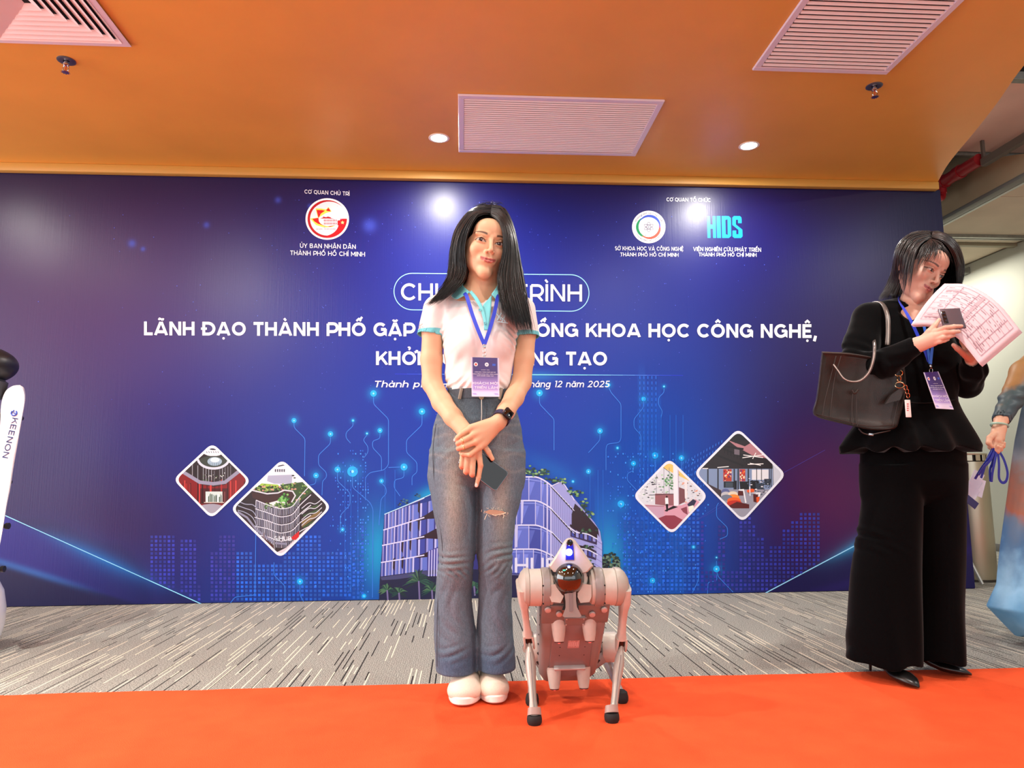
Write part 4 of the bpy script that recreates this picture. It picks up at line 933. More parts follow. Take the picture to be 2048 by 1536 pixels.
    pl([(1000, 862), (1372, 862), (1372, 1064), (1000, 1064)], (22, 20, 66), 7); ln([(1000, 866), (1372, 880)], 7, (90, 96, 160), 8)
    pl([(1372, 1040), (1372, 900), (1700, 960), (1762, 1000), (1762, 1064)], (22, 20, 66), 9)
    p.done('building_picture', BK, base=11)
    text('SiHUB', 994, 1118, 1145, 29.5, mat('lilac_ink', (214, 216, 244), .35), lay=21, bold=.03)
main_building()
# ------------------------------------------------------------------ implicit-surface modelling (bodies, clothes, heads, hands)
def smin(a, b, k):
    h = np.clip(.5+.5*(b-a)/k, 0, 1); return b*(1-h)+a*h-k*h*(1-h)
def smax(a, b, k): return -smin(-a, -b, k)
class Sdf:
    def __init__(s): s.ops = []; s.mod = None
    def add(s, f, k=.01, mode='u'): s.ops.append((f, k, mode)); return s
    def ball(s, c, r, k=.01, M=None, mode='u'):
        """ellipsoid"""
        c = np.array(c, np.float32); r = np.array(r if np.ndim(r) else (r, r, r), np.float32); MT = None if M is None else np.array(M, np.float32)
        def f(P):
            q = P-c
            if MT is not None: q = q@MT
            n = np.sqrt(((q/r)**2).sum(1)); g = np.sqrt(((q/(r*r))**2).sum(1))+1e-9
            return n*(n-1)/g
        return s.add(f, k, mode)
    def cap(s, a, b, ra, rb, k=.01, mode='u', flat=None):
        """round cone; flat=(axis, factor) squashes it across an axis"""
        a = np.array(a, np.float32); b = np.array(b, np.float32); d = b-a; L2 = float(d@d)
        if flat is not None: ax = nrm(flat[0]).astype(np.float32); ff = 1/flat[1]-1
        def f(P):
            q = P-a; t = np.clip(q@d/L2, 0, 1); w = q-t[:, None]*d
            if flat is not None: w = w+np.outer((w@ax)*ff, ax)
            n = np.sqrt((w*w).sum(1)); v = n-(ra+(rb-ra)*t)
            return v if flat is None else v*min(1, flat[1]*1.3)
        return s.add(f, k, mode)
    def chain(s, pts, rs, k=.008, flat=None):
        for i in range(len(pts)-1): s.cap(pts[i], pts[i+1], rs[i], rs[i+1], k if i == 0 else min(k, .012), flat=flat)
        return s
    def col(s, levels, k=.01, mode='u', n=2.0):
        """stacked elliptic sections: levels = (z, cx, cy, rx, ry) from top to bottom or back"""
        L = np.array(sorted(levels), np.float32)
        def f(P):
            z = P[:, 2]; g = [np.interp(z, L[:, 0], L[:, j]).astype(np.float32) for j in range(1, 5)]
            dx, dy = (P[:, 0]-g[0])/g[2], (P[:, 1]-g[1])/g[3]
            if n == 2: q = np.sqrt(dx*dx+dy*dy)
            else: q = (np.abs(dx)**n+np.abs(dy)**n)**(1/n)
            d = (q-1)*np.minimum(g[2], g[3])
            return np.maximum(d, np.maximum(z-L[-1, 0], L[0, 0]-z))
        return s.add(f, k, mode)
    def __call__(s, P):
        d = None
        for f, k, mode in s.ops:
            v = f(P)
            if d is None: d = v
            elif mode == 'u': d = smin(d, v, k)
            elif mode == 'cut': d = smax(d, -v, k)
            elif mode == 'and': d = smax(d, v, k)
        return d if s.mod is None else d+s.mod(P)
    def mesh(s, lo, hi, h, margin=2.2):
        """surface nets on a grid, evaluated only near the surface"""
        lo = np.array(lo, np.float32); hi = np.array(hi, np.float32); B = 8
        nb = np.ceil((hi-lo)/(h*B)).astype(int); n = nb*B+1
        bc = np.stack(np.meshgrid(*[(np.arange(nb[i])+.5)*B*h+lo[i] for i in range(3)], indexing='ij'), -1).reshape(-1, 3).astype(np.float32)
        dc = s(bc); act = np.abs(dc) < B*h*.87*margin
        D = np.empty(n, np.float32)
        big = np.repeat(np.repeat(np.repeat(np.sign(dc).reshape(nb), B, 0), B, 1), B, 2)*.05
        D[:-1, :-1, :-1] = big; D[-1] = .05; D[:, -1] = .05; D[:, :, -1] = .05
        off = np.stack(np.meshgrid(*[np.arange(B)]*3, indexing='ij'), -1).reshape(-1, 3)
        bi = np.stack(np.unravel_index(np.nonzero(act)[0], nb), -1)
        for c0 in range(0, len(bi), 700):
            I = (bi[c0:c0+700, None, :]*B+off[None]).reshape(-1, 3)
            D[I[:, 0], I[:, 1], I[:, 2]] = s((I*h).astype(np.float32)+lo)
        S = D < 0
        any_ = np.zeros(np.array(n)-1, bool); all_ = np.ones(np.array(n)-1, bool)
        for dx in (0, 1):
            for dy in (0, 1):
                for dz in (0, 1):
                    q = S[dx:n[0]-1+dx, dy:n[1]-1+dy, dz:n[2]-1+dz]; any_ |= q; all_ &= q
        cell = any_ & ~all_; ci = np.argwhere(cell); idm = np.full(cell.shape, -1, int); idm[cell] = np.arange(len(ci))
        acc = np.zeros((len(ci), 3)); cnt = np.zeros(len(ci))
        for ax in range(3):
            o1, o2 = [(1, 2), (0, 2), (0, 1)][ax]
            for a in (0, 1):
                for b in (0, 1):
                    p = ci.copy(); p[:, o1] += a; p[:, o2] += b; q = p.copy(); q[:, ax] += 1
                    va = D[p[:, 0], p[:, 1], p[:, 2]]; vb = D[q[:, 0], q[:, 1], q[:, 2]]; m = (va < 0) != (vb < 0)
                    t = np.where(m, va/(va-vb+1e-12), 0); pos = p.astype(float); pos[:, ax] += t
                    acc[m] += pos[m]; cnt[m] += 1
        V = acc/cnt[:, None]*h+lo; Fs = []
        for ax in range(3):
            o1, o2 = [(1, 2), (2, 0), (0, 1)][ax]
            sl = [slice(1, n[i]-1) for i in range(3)]; sl[ax] = slice(0, n[ax]-1); sl2 = list(sl); sl2[ax] = slice(1, n[ax])
            A = S[tuple(sl)]; Bq = S[tuple(sl2)]; e = np.argwhere(A != Bq); st = A[tuple(e.T)]
            base = e.copy(); base[:, o1] += 1; base[:, o2] += 1
            g = lambda d1, d2: (lambda q: idm[q[:, 0], q[:, 1], q[:, 2]])(base-np.eye(3, dtype=int)[o1]*d1-np.eye(3, dtype=int)[o2]*d2)
            quad_ = np.stack([g(0, 0), g(1, 0), g(1, 1), g(0, 1)], -1); quad_[~st] = quad_[~st][:, ::-1]
            ok = (quad_ >= 0).all(1); Fs.append(quad_[ok])
        return V, np.vstack(Fs)
def relax(VF, n=1, lam=.5):
    V, Fc = VF; Fc = np.asarray(Fc); V = V.copy(); E = np.vstack([Fc[:, [i, (i+1) % 4]] for i in range(4)]); N = len(V)
    for _ in range(n):
        s = np.zeros_like(V); c = np.zeros(N)
        for a, b in ((0, 1), (1, 0)):
            for j in range(3): s[:, j] += np.bincount(E[:, a], V[E[:, b], j], N)
            c += np.bincount(E[:, a], minlength=N)
        V = V+lam*(s/c[:, None]-V)
    return V, Fc
def joinq(*parts):
    V = []; Fc = []; n = 0
    for v, f in parts: V.append(v); Fc.append(np.asarray(f)+n); n += len(v)
    return np.vstack(V), np.vstack(Fc)

# ------------------------------------------------------------------ head
def head_sdf(smile=1.0, jaw=1.0):
    s = Sdf()
    s.ball((0, .020, .034), (.0735, .092, .080), .01).ball((0, -.024, -.022), (.0610, .060, .083), .022)
    s.cap((-.041, .000, -.044), (-.003, -.060, -.096), .020, .0145, .020).cap((.041, .000, -.044), (.003, -.060, -.096), .020, .0145, .020)
    s.ball((0, -.068, -.099), (.017, .013, .013), .022).ball((0, -.062, .045), (.050, .030, .038), .02)
    for sx in (-1, 1):
        s.ball((sx*.037, -.060, -.024), (.021, .020, .021), .016)
        s.cap((sx*.014, -.0835, .0225), (sx*.046, -.070, .024), .0055, .005, .012)
    s.ball((-.031, -.096, .002), (.0185, .0125, .0105), .010, mode='cut').ball((.031, -.096, .002), (.0185, .0125, .0105), .010, mode='cut')
    for sx in (-1, 1):
        s.ball((sx*.0315, -.0715, .002), (.0140, .0135, .0098), .0022)
        s.cap((sx*.018, -.0840, .0065), (sx*.033, -.0855, .0105), .0018, .0022, .003).cap((sx*.033, -.0855, .0105), (sx*.047, -.0755, .0060), .0022, .0016, .003)
        s.cap((sx*.020, -.0830, -.0050), (sx*.045, -.0745, -.0045), .0016, .0014, .004)
    s.cap((0, -.084, .014), (0, -.1015, -.026), .0056, .0066, .010).ball((0, -.1020, -.0300), (.0074, .0068, .0062), .006)
    for sx in (-1, 1):
        s.ball((sx*.0108, -.0905, -.0328), (.0054, .0074, .0052), .008)
        s.ball((sx*.0065, -.0985, -.0395), (.0030, .0042, .0024), .002, mode='cut')
    s.ball((0, -.074, -.058), (.028, .015, .018), .016)
    zc = lambda x: -.0600+smile*(x/.026)**2*.0046
    for sx in (-1, 1):
        s.cap((0, -.0905, -.0560), (sx*.010, -.0895, -.0558), .0028, .0030, .003).cap((sx*.010, -.0895, -.0558), (sx*.0262, -.0790, zc(.0262)), .0030, .0012, .003)
        s.cap((0, -.0905, -.0648), (sx*.012, -.0880, -.0638), .0036, .0032, .003).cap((sx*.012, -.0880, -.0638), (sx*.0250, -.0795, zc(.0250)-.001), .0032, .0010, .003)
    for sx in (-1, 1): s.cap((0, -.0940, -.0600), (sx*.0255, -.0830, zc(.0255)), .0009, .0006, .0012, mode='cut')
    s.ball((0, -.0965, -.0465), (.0022, .003, .005), .004, mode='cut')
    # ears
    for sx in (-1, 1):
        s.ball((sx*.0735, .012, -.006), (.0075, .019, .031), .006, M=rot('Z', sx*22)); s.ball((sx*.083, .006, -.002), (.005, .011, .019), .004, M=rot('Z', sx*22), mode='cut')
    return s
def head_color(V, skin, lip, brow=(40, 30, 28), gaze=(0, 0), lid=0.0, brow_h=.0235, blush=.12):
    """V in head space; facial colouring"""
    skin = np.array(lin(skin)); C = np.tile(skin, (len(V), 1)); x, y, z = V.T; ax = np.abs(x); front = y < -.055
    def put(w, col, raw=False):
        nonlocal C
        w = np.clip(w, 0, 1)[:, None]; C = C*(1-w)+np.array(col if raw else lin(col))*w
    put(np.exp(-(((ax-.040)/.018)**2+((z+.024)/.017)**2))*blush*front, (214, 110, 90))
    zc = -.0600+1.2*(x/.026)**2*.0046; w = 1-sst(.0235, .0275, ax)
    up = sst(0, .0015, z-zc+.0004)*(1-sst(.0062, .0085, z-zc+ax*.10-.003*np.exp(-(x/.003)**2)*-1)); lo = sst(0, .0015, zc-z+.0004)*(1-sst(.0085, .0105, zc-z+ax*.16))
    put(np.maximum(up, lo)*w*(y < -.072), lip); put(np.exp(-((z-zc)/.0011)**2)*(ax < .027)*(y < -.07)*.85, (92, 34, 30))
    for sx in (-1, 1):
        u = (x*sx-.0315); a = .0150
        top = .0068*(1-lid)*(1-np.clip(np.abs(u)/a, 0, 1)**2.2)+.12*u; bot = -.0050*(1-np.clip(np.abs(u)/a, 0, 1)**2)+.10*u
        zz = z-.0018; ins = (np.abs(u) < a)*(y < -.062)*(x*sx > 0)
        e = ins*sst(-.0004, .0008, top-zz)*sst(-.0004, .0008, zz-bot)
        put(e, (206, 192, 184)); gu, gz = u-gaze[0]*sx, zz-.0008-gaze[1]; r = np.sqrt(gu**2+gz**2)
        put(e*(1-sst(.0060, .0070, r)), (34, 20, 16)); put(e*(1-sst(.0018, .0026, r)), (8, 6, 6)); put(e*np.exp(-(((gu+.0018)/.0011)**2+((gz-.002)/.0011)**2)), (240, 240, 240))  # iris, pupil, and a small white catchlight painted into the colour
        line = np.exp(-((zz-top-.0004)/.0018)**2)*(np.abs(u) < a+.002)*(y < -.06)*(x*sx > 0); put(line*.95, (18, 12, 12))
        put(np.exp(-((zz-bot)/.0009)**2)*(np.abs(u) < a)*(y < -.06)*.4*(x*sx > 0), (90, 56, 50))
        ub = x*sx-.0325; zb = brow_h+.0035-((ub-.004)/.020)**2*.0030+ub*.06; th = .0032*(1-np.clip((ub+.0)/.030, -.3, 1)*.75)
        put(np.exp(-((z-zb)/th)**4)*sst(-.019, -.014, ub)*(1-sst(.018, .024, ub))*(y < -.035)*(x*sx > 0)*.9, brow)
    nos = np.exp(-(((ax-.0065)/.0026)**2+((z+.0385)/.0016)**2))*(y < -.09); put(nos*.8, (90, 44, 36))
    return C

# ------------------------------------------------------------------ hair made of tapered locks
def locks(guides, n, r, seg=16, jit=.004, tips=.15, side=4, wav=.003, seed=1, sharp=.9, flat=.6):
    """guides: list of rails (each K,3); locks run between neighbouring rails"""
    def rsmp(q):
        q = smooth_path(q, 8); l = np.r_[0, np.cumsum(np.linalg.norm(np.diff(q, axis=0), axis=1))]; u = np.linspace(0, l[-1], 56)
        return np.stack([np.interp(u, l, q[:, j]) for j in range(3)], 1)
    g = np.array([rsmp(q) for q in guides]); rs = np.random.RandomState(seed); V = []; Fc = []; K0 = g.shape[1]; base = 0
    for i in range(n):
        u = rs.rand()*(len(g)-1); a = int(min(u, len(g)-2)); f = u-a
        P = g[a]*(1-f)+g[a+1]*f; L = 1-tips*rs.rand()**1.5; t = np.linspace(0, (K0-1)*L, seg); ti = np.minimum(t.astype(int), K0-2); tf = (t-ti)[:, None]
        Q = P[ti]*(1-tf)+P[ti+1]*tf; s = np.linspace(0, 1, seg)
        o = rs.randn(3)*jit; ph = rs.rand(3)*6; Q = Q+o*(.35+.65*s)[:, None]+np.sin(s[:, None]*(3+2*rs.rand())+ph)*wav*s[:, None]
        rr_ = r*(.6+.8*rs.rand())*np.clip(np.minimum(s*8+.5, 1), 0, 1)*np.clip((1-s)/(1-sharp+.35), .04, 1)
        v, q = tube(Q, rr_, side, flat=flat, cap=False); V.append(v); Fc.append(np.array(q)+base); base += len(v)
    return np.vstack(V), np.vstack(Fc)
M_skin = mat('skin', (224, 170, 138), .48, spec=.4, attr=True, sss=.08)
M_skin2 = M_skin
M_hair = mat('black_hair', (12, 10, 11), .36, spec=.5, noise=60, var=.25)

# ------------------------------------------------------------------ hand from joint lists
def hand(s, wrist, palm, fingers, rw=.024, k=.006):
    """palm: list of (a, b, r) bars; fingers: list of (points, radii)"""
    for a, b, ra, rb in palm: s.cap(a, b, ra, rb, .010)
    for pts, rs in fingers:
        t = Sdf(); t.chain(pts, rs, .003); s.add(t, .0035)
    return s
# ------------------------------------------------------------------ person in front of the backdrop
def zp(py, Y=2.5, px=960): return float(at(px, py, Y)[2])
def xp(px, py, Y=2.5): return float(at(px, py, Y)[0])
def A3(L): return [at(*q) for q in L]
def head_mesh(M, S, o, skin, lip, h=.00165, extra=None, eye_gaze=(0, 0), smile=1.0, lid=0, lo=(-.10, -.125, -.21), brow=(40, 30, 28), blush=.10):
    s = head_sdf(smile)
    if extra: extra(s, lambda w: (np.array(M).T@(np.array(w)-o))/S)
    V, Fc = s.mesh(lo, (.10, .13, .125), h)
    C = head_color(V, skin, lip, gaze=eye_gaze, lid=lid, brow=brow, blush=blush)
    return (V*S)@np.array(M).T+o, Fc, C
SKIN = (212, 170, 136)
P1 = thing('person', 'person in a white polo shirt and grey jeans standing beside the robot dog', 'person', (0.045, 2.5, 0))
M1 = rot('Y', 8)@rot('Z', 15)@rot('X', 3); S1 = 1.06
O1 = at(980.5, 486, 2.415)-M1@np.array([0, -.078, .002])*S1
def neck1(s, L):
    s.cap(L(at(970, 540, 2.50)), L(at(960, 588, 2.52)), .050, .053, .012)
    s.cap(L(at(930, 607, 2.52)), L(at(990, 607, 2.52)), .050, .050, .03)
    s.ball(L(at(962, 640, 2.51)), (.085, .062, .075), .03)
hv, hf, hc = head_mesh(M1, S1, O1, SKIN, (186, 104, 98), extra=neck1, eye_gaze=(-.0026, -.0008), lid=.16, smile=1.2, lo=(-.16, -.135, -.27))
# arms and hands
def arm(pts, rs, flat=None):
    s = Sdf(); s.chain(pts, rs, .02); return s
rs_ = A3([(880, 626, 2.525), (866, 665, 2.515), (863, 720, 2.51), (864, 768, 2.50), (884, 806, 2.45), (906, 836, 2.40), (930, 864, 2.365)])
s = Sdf(); s.chain(rs_, [.038, .0375, .037, .0335, .0335, .030, .0255], .02)
W2 = at
hand(s, None, [(W2(930, 864, 2.365), W2(926, 905, 2.355), .020, .012), (W2(932, 866, 2.363), W2(936, 908, 2.350), .020, .013), (W2(934, 868, 2.363), W2(947, 909, 2.350), .020, .013), (W2(936, 868, 2.363), W2(957, 905, 2.353), .019, .012)],
     [([W2(957, 904, 2.352), W2(961, 933, 2.347), W2(957, 957, 2.348), W2(953, 973, 2.351)], [.0105, .0088, .0076, .0060]),
      ([W2(947, 908, 2.350), W2(944, 950, 2.342), W2(945, 952, 2.366), W2(950, 946, 2.384)], [.0105, .0092, .0080, .0066]),
      ([W2(936, 908, 2.350), W2(932, 945, 2.343), W2(933, 947, 2.366), W2(939, 942, 2.384)], [.0100, .0090, .0078, .0064]),
      ([W2(926, 905, 2.353), W2(923, 934, 2.348), W2(924, 937, 2.368), W2(930, 934, 2.384)], [.0090, .0080, .0070, .0058]),
      ([W2(945, 876, 2.365), W2(966, 890, 2.362), W2(977, 906, 2.358), W2(985, 920, 2.358)], [.0140, .0105, .0088, .0066])])
ra = s.mesh((-.24, 2.30, .68), (.12, 2.60, 1.34), .0018)
ls_ = A3([(1038, 628, 2.525), (1051, 670, 2.515), (1048, 720, 2.505), (1043, 766, 2.495), (1028, 797, 2.44), (1012, 824, 2.385), (998, 845, 2.345)])
s = Sdf(); s.chain(ls_, [.036, .0355, .035, .0335, .0325, .029, .0245], .02)
hand(s, None, [(W2(998, 845, 2.345), W2(942, 858, 2.322), .0215, .0125), (W2(996, 848, 2.345), W2(948, 871, 2.320), .020, .013), (W2(992, 852, 2.345), W2(952, 885, 2.321), .020, .0125), (W2(990, 856, 2.345), W2(960, 896, 2.326), .018, .011), (W2(985, 866, 2.345), W2(968, 890, 2.335), .015, .011)],
     [([W2(942, 858, 2.322), W2(924, 869, 2.317), W2(915, 877, 2.322), W2(910, 882, 2.330)], [.0105, .0088, .0074, .0056]),
      ([W2(948, 871, 2.320), W2(925, 884, 2.313), W2(916, 889, 2.326), W2(915, 890, 2.346)], [.0105, .0090, .0080, .0064]),
      ([W2(952, 885, 2.321), W2(928, 895, 2.315), W2(917, 899, 2.330), W2(917, 900, 2.350)], [.0100, .0088, .0078, .0062]),
      ([W2(960, 896, 2.326), W2(940, 911, 2.319), W2(926, 911, 2.328), W2(921, 908, 2.345)], [.0092, .0080, .0072, .0058]),
      ([W2(972, 862, 2.350), W2(955, 872, 2.372), W2(940, 880, 2.390)], [.013, .010, .008])])
la = s.mesh((-.12, 2.28, .72), (.26, 2.60, 1.34), .0018)
def hand_tint(V, tips, base=SKIN, amt=.55):
    C = np.tile(np.array(lin(base)), (len(V), 1))
    for p, r, col in tips:
        w = np.exp(-(((V-p)**2).sum(1))/(2*r*r))[:, None]*amt; C = C*(1-w)+np.array(lin(col))*w
    return C
kn = [(at(944, 950, 2.335), .010, (214, 120, 96)), (at(932, 945, 2.335), .010, (214, 120, 96)), (at(923, 936, 2.34), .009, (214, 120, 96)), (at(961, 933, 2.34), .008, (214, 130, 100)), (at(953, 974, 2.345), .006, (226, 150, 130))]
kn2 = [(at(917, 888, 2.315), .009, (214, 124, 100)), (at(918, 900, 2.32), .009, (214, 124, 100)), (at(926, 911, 2.32), .008, (214, 124, 100)), (at(910, 882, 2.325), .004, (246, 222, 214))]
cr, cl = hand_tint(ra[0], kn), hand_tint(la[0], kn2)
tat = at(881, 705, 2.47); w = np.exp(-(((ra[0]-tat)/np.array([.006, .05, .014]))**2).sum(1))*(np.sin(ra[0][:, 2]*900)*np.sin(ra[0][:, 0]*1400+1) > -.1)
cr = cr*(1-.45*w[:, None])+np.array(lin((96, 84, 84)))*.45*w[:, None]
bv, bf = joinq((hv, hf), ra, la)
obj('body', (bv, bf), M_skin, P1, 180, cols=np.vstack([hc, cr, cl]))
# nails and rings
nail = mat('nail', (240, 206, 196), .25)
obj('fingernail', xf(box((0, 0, 0), (.008, .003, .013), .0014, 2), t=at(952.8, 972, 2.3455)), nail, P1)
obj('fingernail', box(at(910.2, 881.8, 2.3255), (.011, .003, .006), .0013, 2, rot('Y', -32)), mat('nail_white', (246, 232, 226), .25), P1)
gold = mat('gold', (230, 190, 130), .2, 1)
for (x, y, Y, tilt) in ((925.5, 883.5, 2.3135, 28), (927, 895.5, 2.3155, 18)):
    u, w_, d_ = frame_of(at(x-8, y+3.2, Y)-at(x+8, y-3.2, Y)); c = at(x, y, Y)
    P = np.array([c+.0101*(math.cos(t)*u+math.sin(t)*w_) for t in np.linspace(0, 2*PI, 28, endpoint=False)])
    obj('ring', merge(tube(np.vstack([P, P[:1]]), .0011, 6, cap=False), lathe([(.0005, 0), (.002, .0005), (.0015, .002)], at(x-.2, y+2 if tilt == 18 else y, Y-.0105), (0, -1, 0), 8)), gold, P1)
# wristwatch
WT = at(1003, 838, 2.352); ax_ = nrm(at(998, 845, 2.345)-at(1012, 824, 2.385)); u_ = nrm(np.array([.55, -.75, .30])-ax_*np.dot([.55, -.75, .30], ax_)); v_ = np.cross(ax_, u_)
ringpts = lambda r, off: np.array([WT+ax_*off+r*(math.cos(t)*u_+math.sin(t)*v_) for t in np.linspace(0, 2*PI, 36, endpoint=False)])
st = loft([ringpts(.0275, -.0095), ringpts(.0300, -.009), ringpts(.0300, .009), ringpts(.0275, .0095)], cap=False, close=True)
Mw = np.stack([v_, ax_, u_], 1)
wt = obj('wristwatch', st, mat('navy_strap', (38, 38, 70), .5), P1, label='dark navy wristwatch strap')
obj('watch_case', xf(box((0, 0, 0), (.034, .040, .010), .005, 3), Mw, WT+u_*.0325), mat('black_case', (26, 26, 30), .25, .5), wt)
obj('watch_glass', xf(box((0, 0, 0), (.029, .035, .0015), .0007, 2), Mw, WT+u_*.0379), mat('black_glass', (6, 6, 9), .05, coat=1), wt)
obj('crown', cyl(WT+u_*.033+v_*.017+ax_*.006, WT+u_*.033+v_*.020+ax_*.006, .003, n=12), mat('steel', (180, 180, 184), .25, 1), wt)

# polo shirt
s = Sdf()
def lev(py, x0, x1, cy, ry, Y=2.48): return (zp(py, Y), (xp(x0, py, Y)+xp(x1, py, Y))/2, cy, (xp(x1, py, Y)-xp(x0, py, Y))/2, ry)
s.col([lev(592, 915, 1005, 2.53, .05), lev(604, 895, 1022, 2.53, .075), lev(622, 882, 1036, 2.52, .09), lev(650, 882, 1038, 2.51, .10), lev(690, 885, 1034, 2.505, .102), lev(720, 889, 1029, 2.505, .095), lev(750, 890, 1024, 2.505, .092), lev(770, 892, 1022, 2.505, .094), lev(780, 896, 1018, 2.505, .090), lev(792, 900, 1014, 2.505, .084)], .02)
s.cap(at(930, 596, 2.53), at(876, 618, 2.525), .040, .046, .03).cap(at(992, 600, 2.53), at(1042, 620, 2.525), .040, .044, .03)
s.ball(at(930, 688, 2.435), (.052, .044, .052), .035).ball(at(990, 690, 2.435), (.052, .044, .052), .035)
for q0, q1, r0, r1, c0, c1, k0, k1 in (((874, 622, 2.525), (860, 680, 2.515), .049, .0485, (862, 662, 2.516), (856, 704, 2.51), .0425, .046), ((1044, 622, 2.525), (1053, 684, 2.515), .048, .0485, (1052.5, 664, 2.516), (1056, 710, 2.51), .0405, .045)):
    t = Sdf(); t.cap(at(*q0), at(*q1), r0, r1).cap(at(*c0), at(*c1), k0, k1, .003, mode='cut'); pn = nrm(at(*c1)-at(*c0)); pc_ = at(*c0)*.72+at(*c1)*.28
    t.add(lambda P, pn=pn, pc_=pc_: ((P-pc_)@pn).astype(np.float32), .002, 'and'); s.add(t, .012)
s.cap(at(960, 560, 2.52), at(959, 592, 2.525), .050, .046, .006, mode='cut')
s.cap(at(962, 596, 2.44), at(965, 613, 2.40), .022, .003, .003, mode='cut').cap(at(963, 588, 2.42), at(966, 612, 2.38), .020, .003, .003, mode='cut')
def shirt_mod(P):
    x, y, z = P.T; d = 0
    for (px, py, ang, L, f, amp) in ((892, 668, -50, .06, 300, .0022), (1026, 672, 55, .06, 300, .0022), (900, 770, -62, .05, 260, .0030), (925, 772, -40, .035, 300, .0032), (1000, 772, 50, .045, 280, .0026), (950, 700, 10, .10, 90, .0013), (985, 745, 60, .07, 130, .0018), (905, 735, -35, .08, 140, .0020)):
        c = at(px, py, 2.42); a = R(ang); u = (x-c[0])*math.cos(a)+(z-c[2])*math.sin(a)
        d = d+amp*np.sin(u*f)*np.exp(-((x-c[0])**2+(z-c[2])**2)/(2*(L*.5)**2))
    return d.astype(np.float32)
s.mod = shirt_mod
V, Fc = s.mesh((-.24, 2.36, .96), (.32, 2.66, 1.40), .0030)
z = V[:, 2]
def near_sleeve(a, b, r):
    a, b = at(*a), at(*b); dd_ = b-a; t = np.clip((V-a)@dd_/(dd_@dd_), 0, 1); return np.linalg.norm(V-a-t[:, None]*dd_, axis=1) < r
band = (near_sleeve((861, 664, 2.516), (859, 690, 2.513), .0515) & (z < zp(661))) | (near_sleeve((1052, 664, 2.516), (1054, 690, 2.513), .0515) & (z < zp(664)))
C = np.where(band[:, None], np.array(lin((112, 196, 206))), np.array(lin((236, 226, 224))))
sh = obj('polo_shirt', (V, Fc), mat('pique_cotton', (236, 226, 224), .85, spec=.2, attr=True, noise=900, var=.03), P1, 180, cols=C)
cy = mat('aqua_cotton', (120, 204, 212), .8, spec=.2, noise=700, var=.04)
def sheet(rails, m, name, parent, t=.0025, n=10, lab=None):
    """cloth patch lofted across rails of points"""
    G = [smooth_path(r, n) for r in rails]; G = np.array(G); G = np.array([smooth_path(G[:, j], 5) for j in range(G.shape[1])]); a, b = G.shape[:2]
    Fc = [(i*b+j, (i+1)*b+j, (i+1)*b+j+1, i*b+j+1) for i in range(a-1) for j in range(b-1)]
    o = obj(name, (G.reshape(-1, 3), Fc), m, parent, 180, label=lab); md = o.modifiers.new('thick', 'SOLIDIFY'); md.thickness = t; md.offset = 0; return o
sheet([A3([(960, 562, 2.585), (935, 566, 2.56), (925, 570, 2.50), (930, 577, 2.46), (940, 586, 2.435)]), A3([(960, 572, 2.60), (928, 576, 2.575), (914, 580, 2.50), (920, 588, 2.45), (928, 593, 2.427)]), A3([(960, 584, 2.61), (922, 587, 2.59), (904, 592, 2.50), (906, 598, 2.455), (914, 600, 2.43)])], cy, 'collar', sh)
sheet([A3([(960, 562, 2.585), (985, 565, 2.56), (995, 568, 2.50), (992, 577, 2.46), (983, 590, 2.435)]), A3([(960, 572, 2.60), (992, 575, 2.575), (1004, 580, 2.50), (1001, 588, 2.45), (990, 598, 2.427)]), A3([(960, 584, 2.61), (998, 587, 2.59), (1012, 592, 2.50), (1010, 600, 2.45), (1001, 606, 2.428)])], cy, 'collar', sh)
sheet([A3([(938, 586, 2.432), (951, 603, 2.412), (961, 622, 2.395), (967, 645, 2.386), (968, 662, 2.382)]), A3([(943, 583, 2.436), (957, 600, 2.414), (968, 622, 2.393), (973, 645, 2.384), (975, 662, 2.380)])], cy, 'placket', sh, .003)
sheet([A3([(966, 612, 2.405), (966, 630, 2.392), (968, 646, 2.385), (969, 662, 2.381)]), A3([(984, 592, 2.428), (982, 620, 2.396), (979, 645, 2.384), (977, 662, 2.379)])], cy, 'placket', sh, .003)
for (x, y, Y) in ((959.5, 622, 2.3915), (970, 648, 2.3805)):
    obj('button', lathe([(.001, -.001), (.0048, 0), (.0048, .0018), (.003, .002), (.002, .0012)], at(x, y, Y), (0, -1, .2), 16), mat('aqua_button', (96, 178, 188), .3), sh)
p_ = Print()
emb = []
for a, b in (((993, 628), (1003, 642)), ((1003, 628), (994, 643)), ((999, 633), (1012, 646)), ((1010, 634), (1003, 647)), ((994, 645), (1016, 648))):
    emb.append(tube([at(a[0], a[1], 2.395), at((a[0]+b[0])/2, (a[1]+b[1])/2, 2.390), at(b[0], b[1], 2.392)], .0016, 6))
obj('chest_emblem', merge(*emb), mat('pale_aqua_thread', (176, 214, 226), .6), sh)

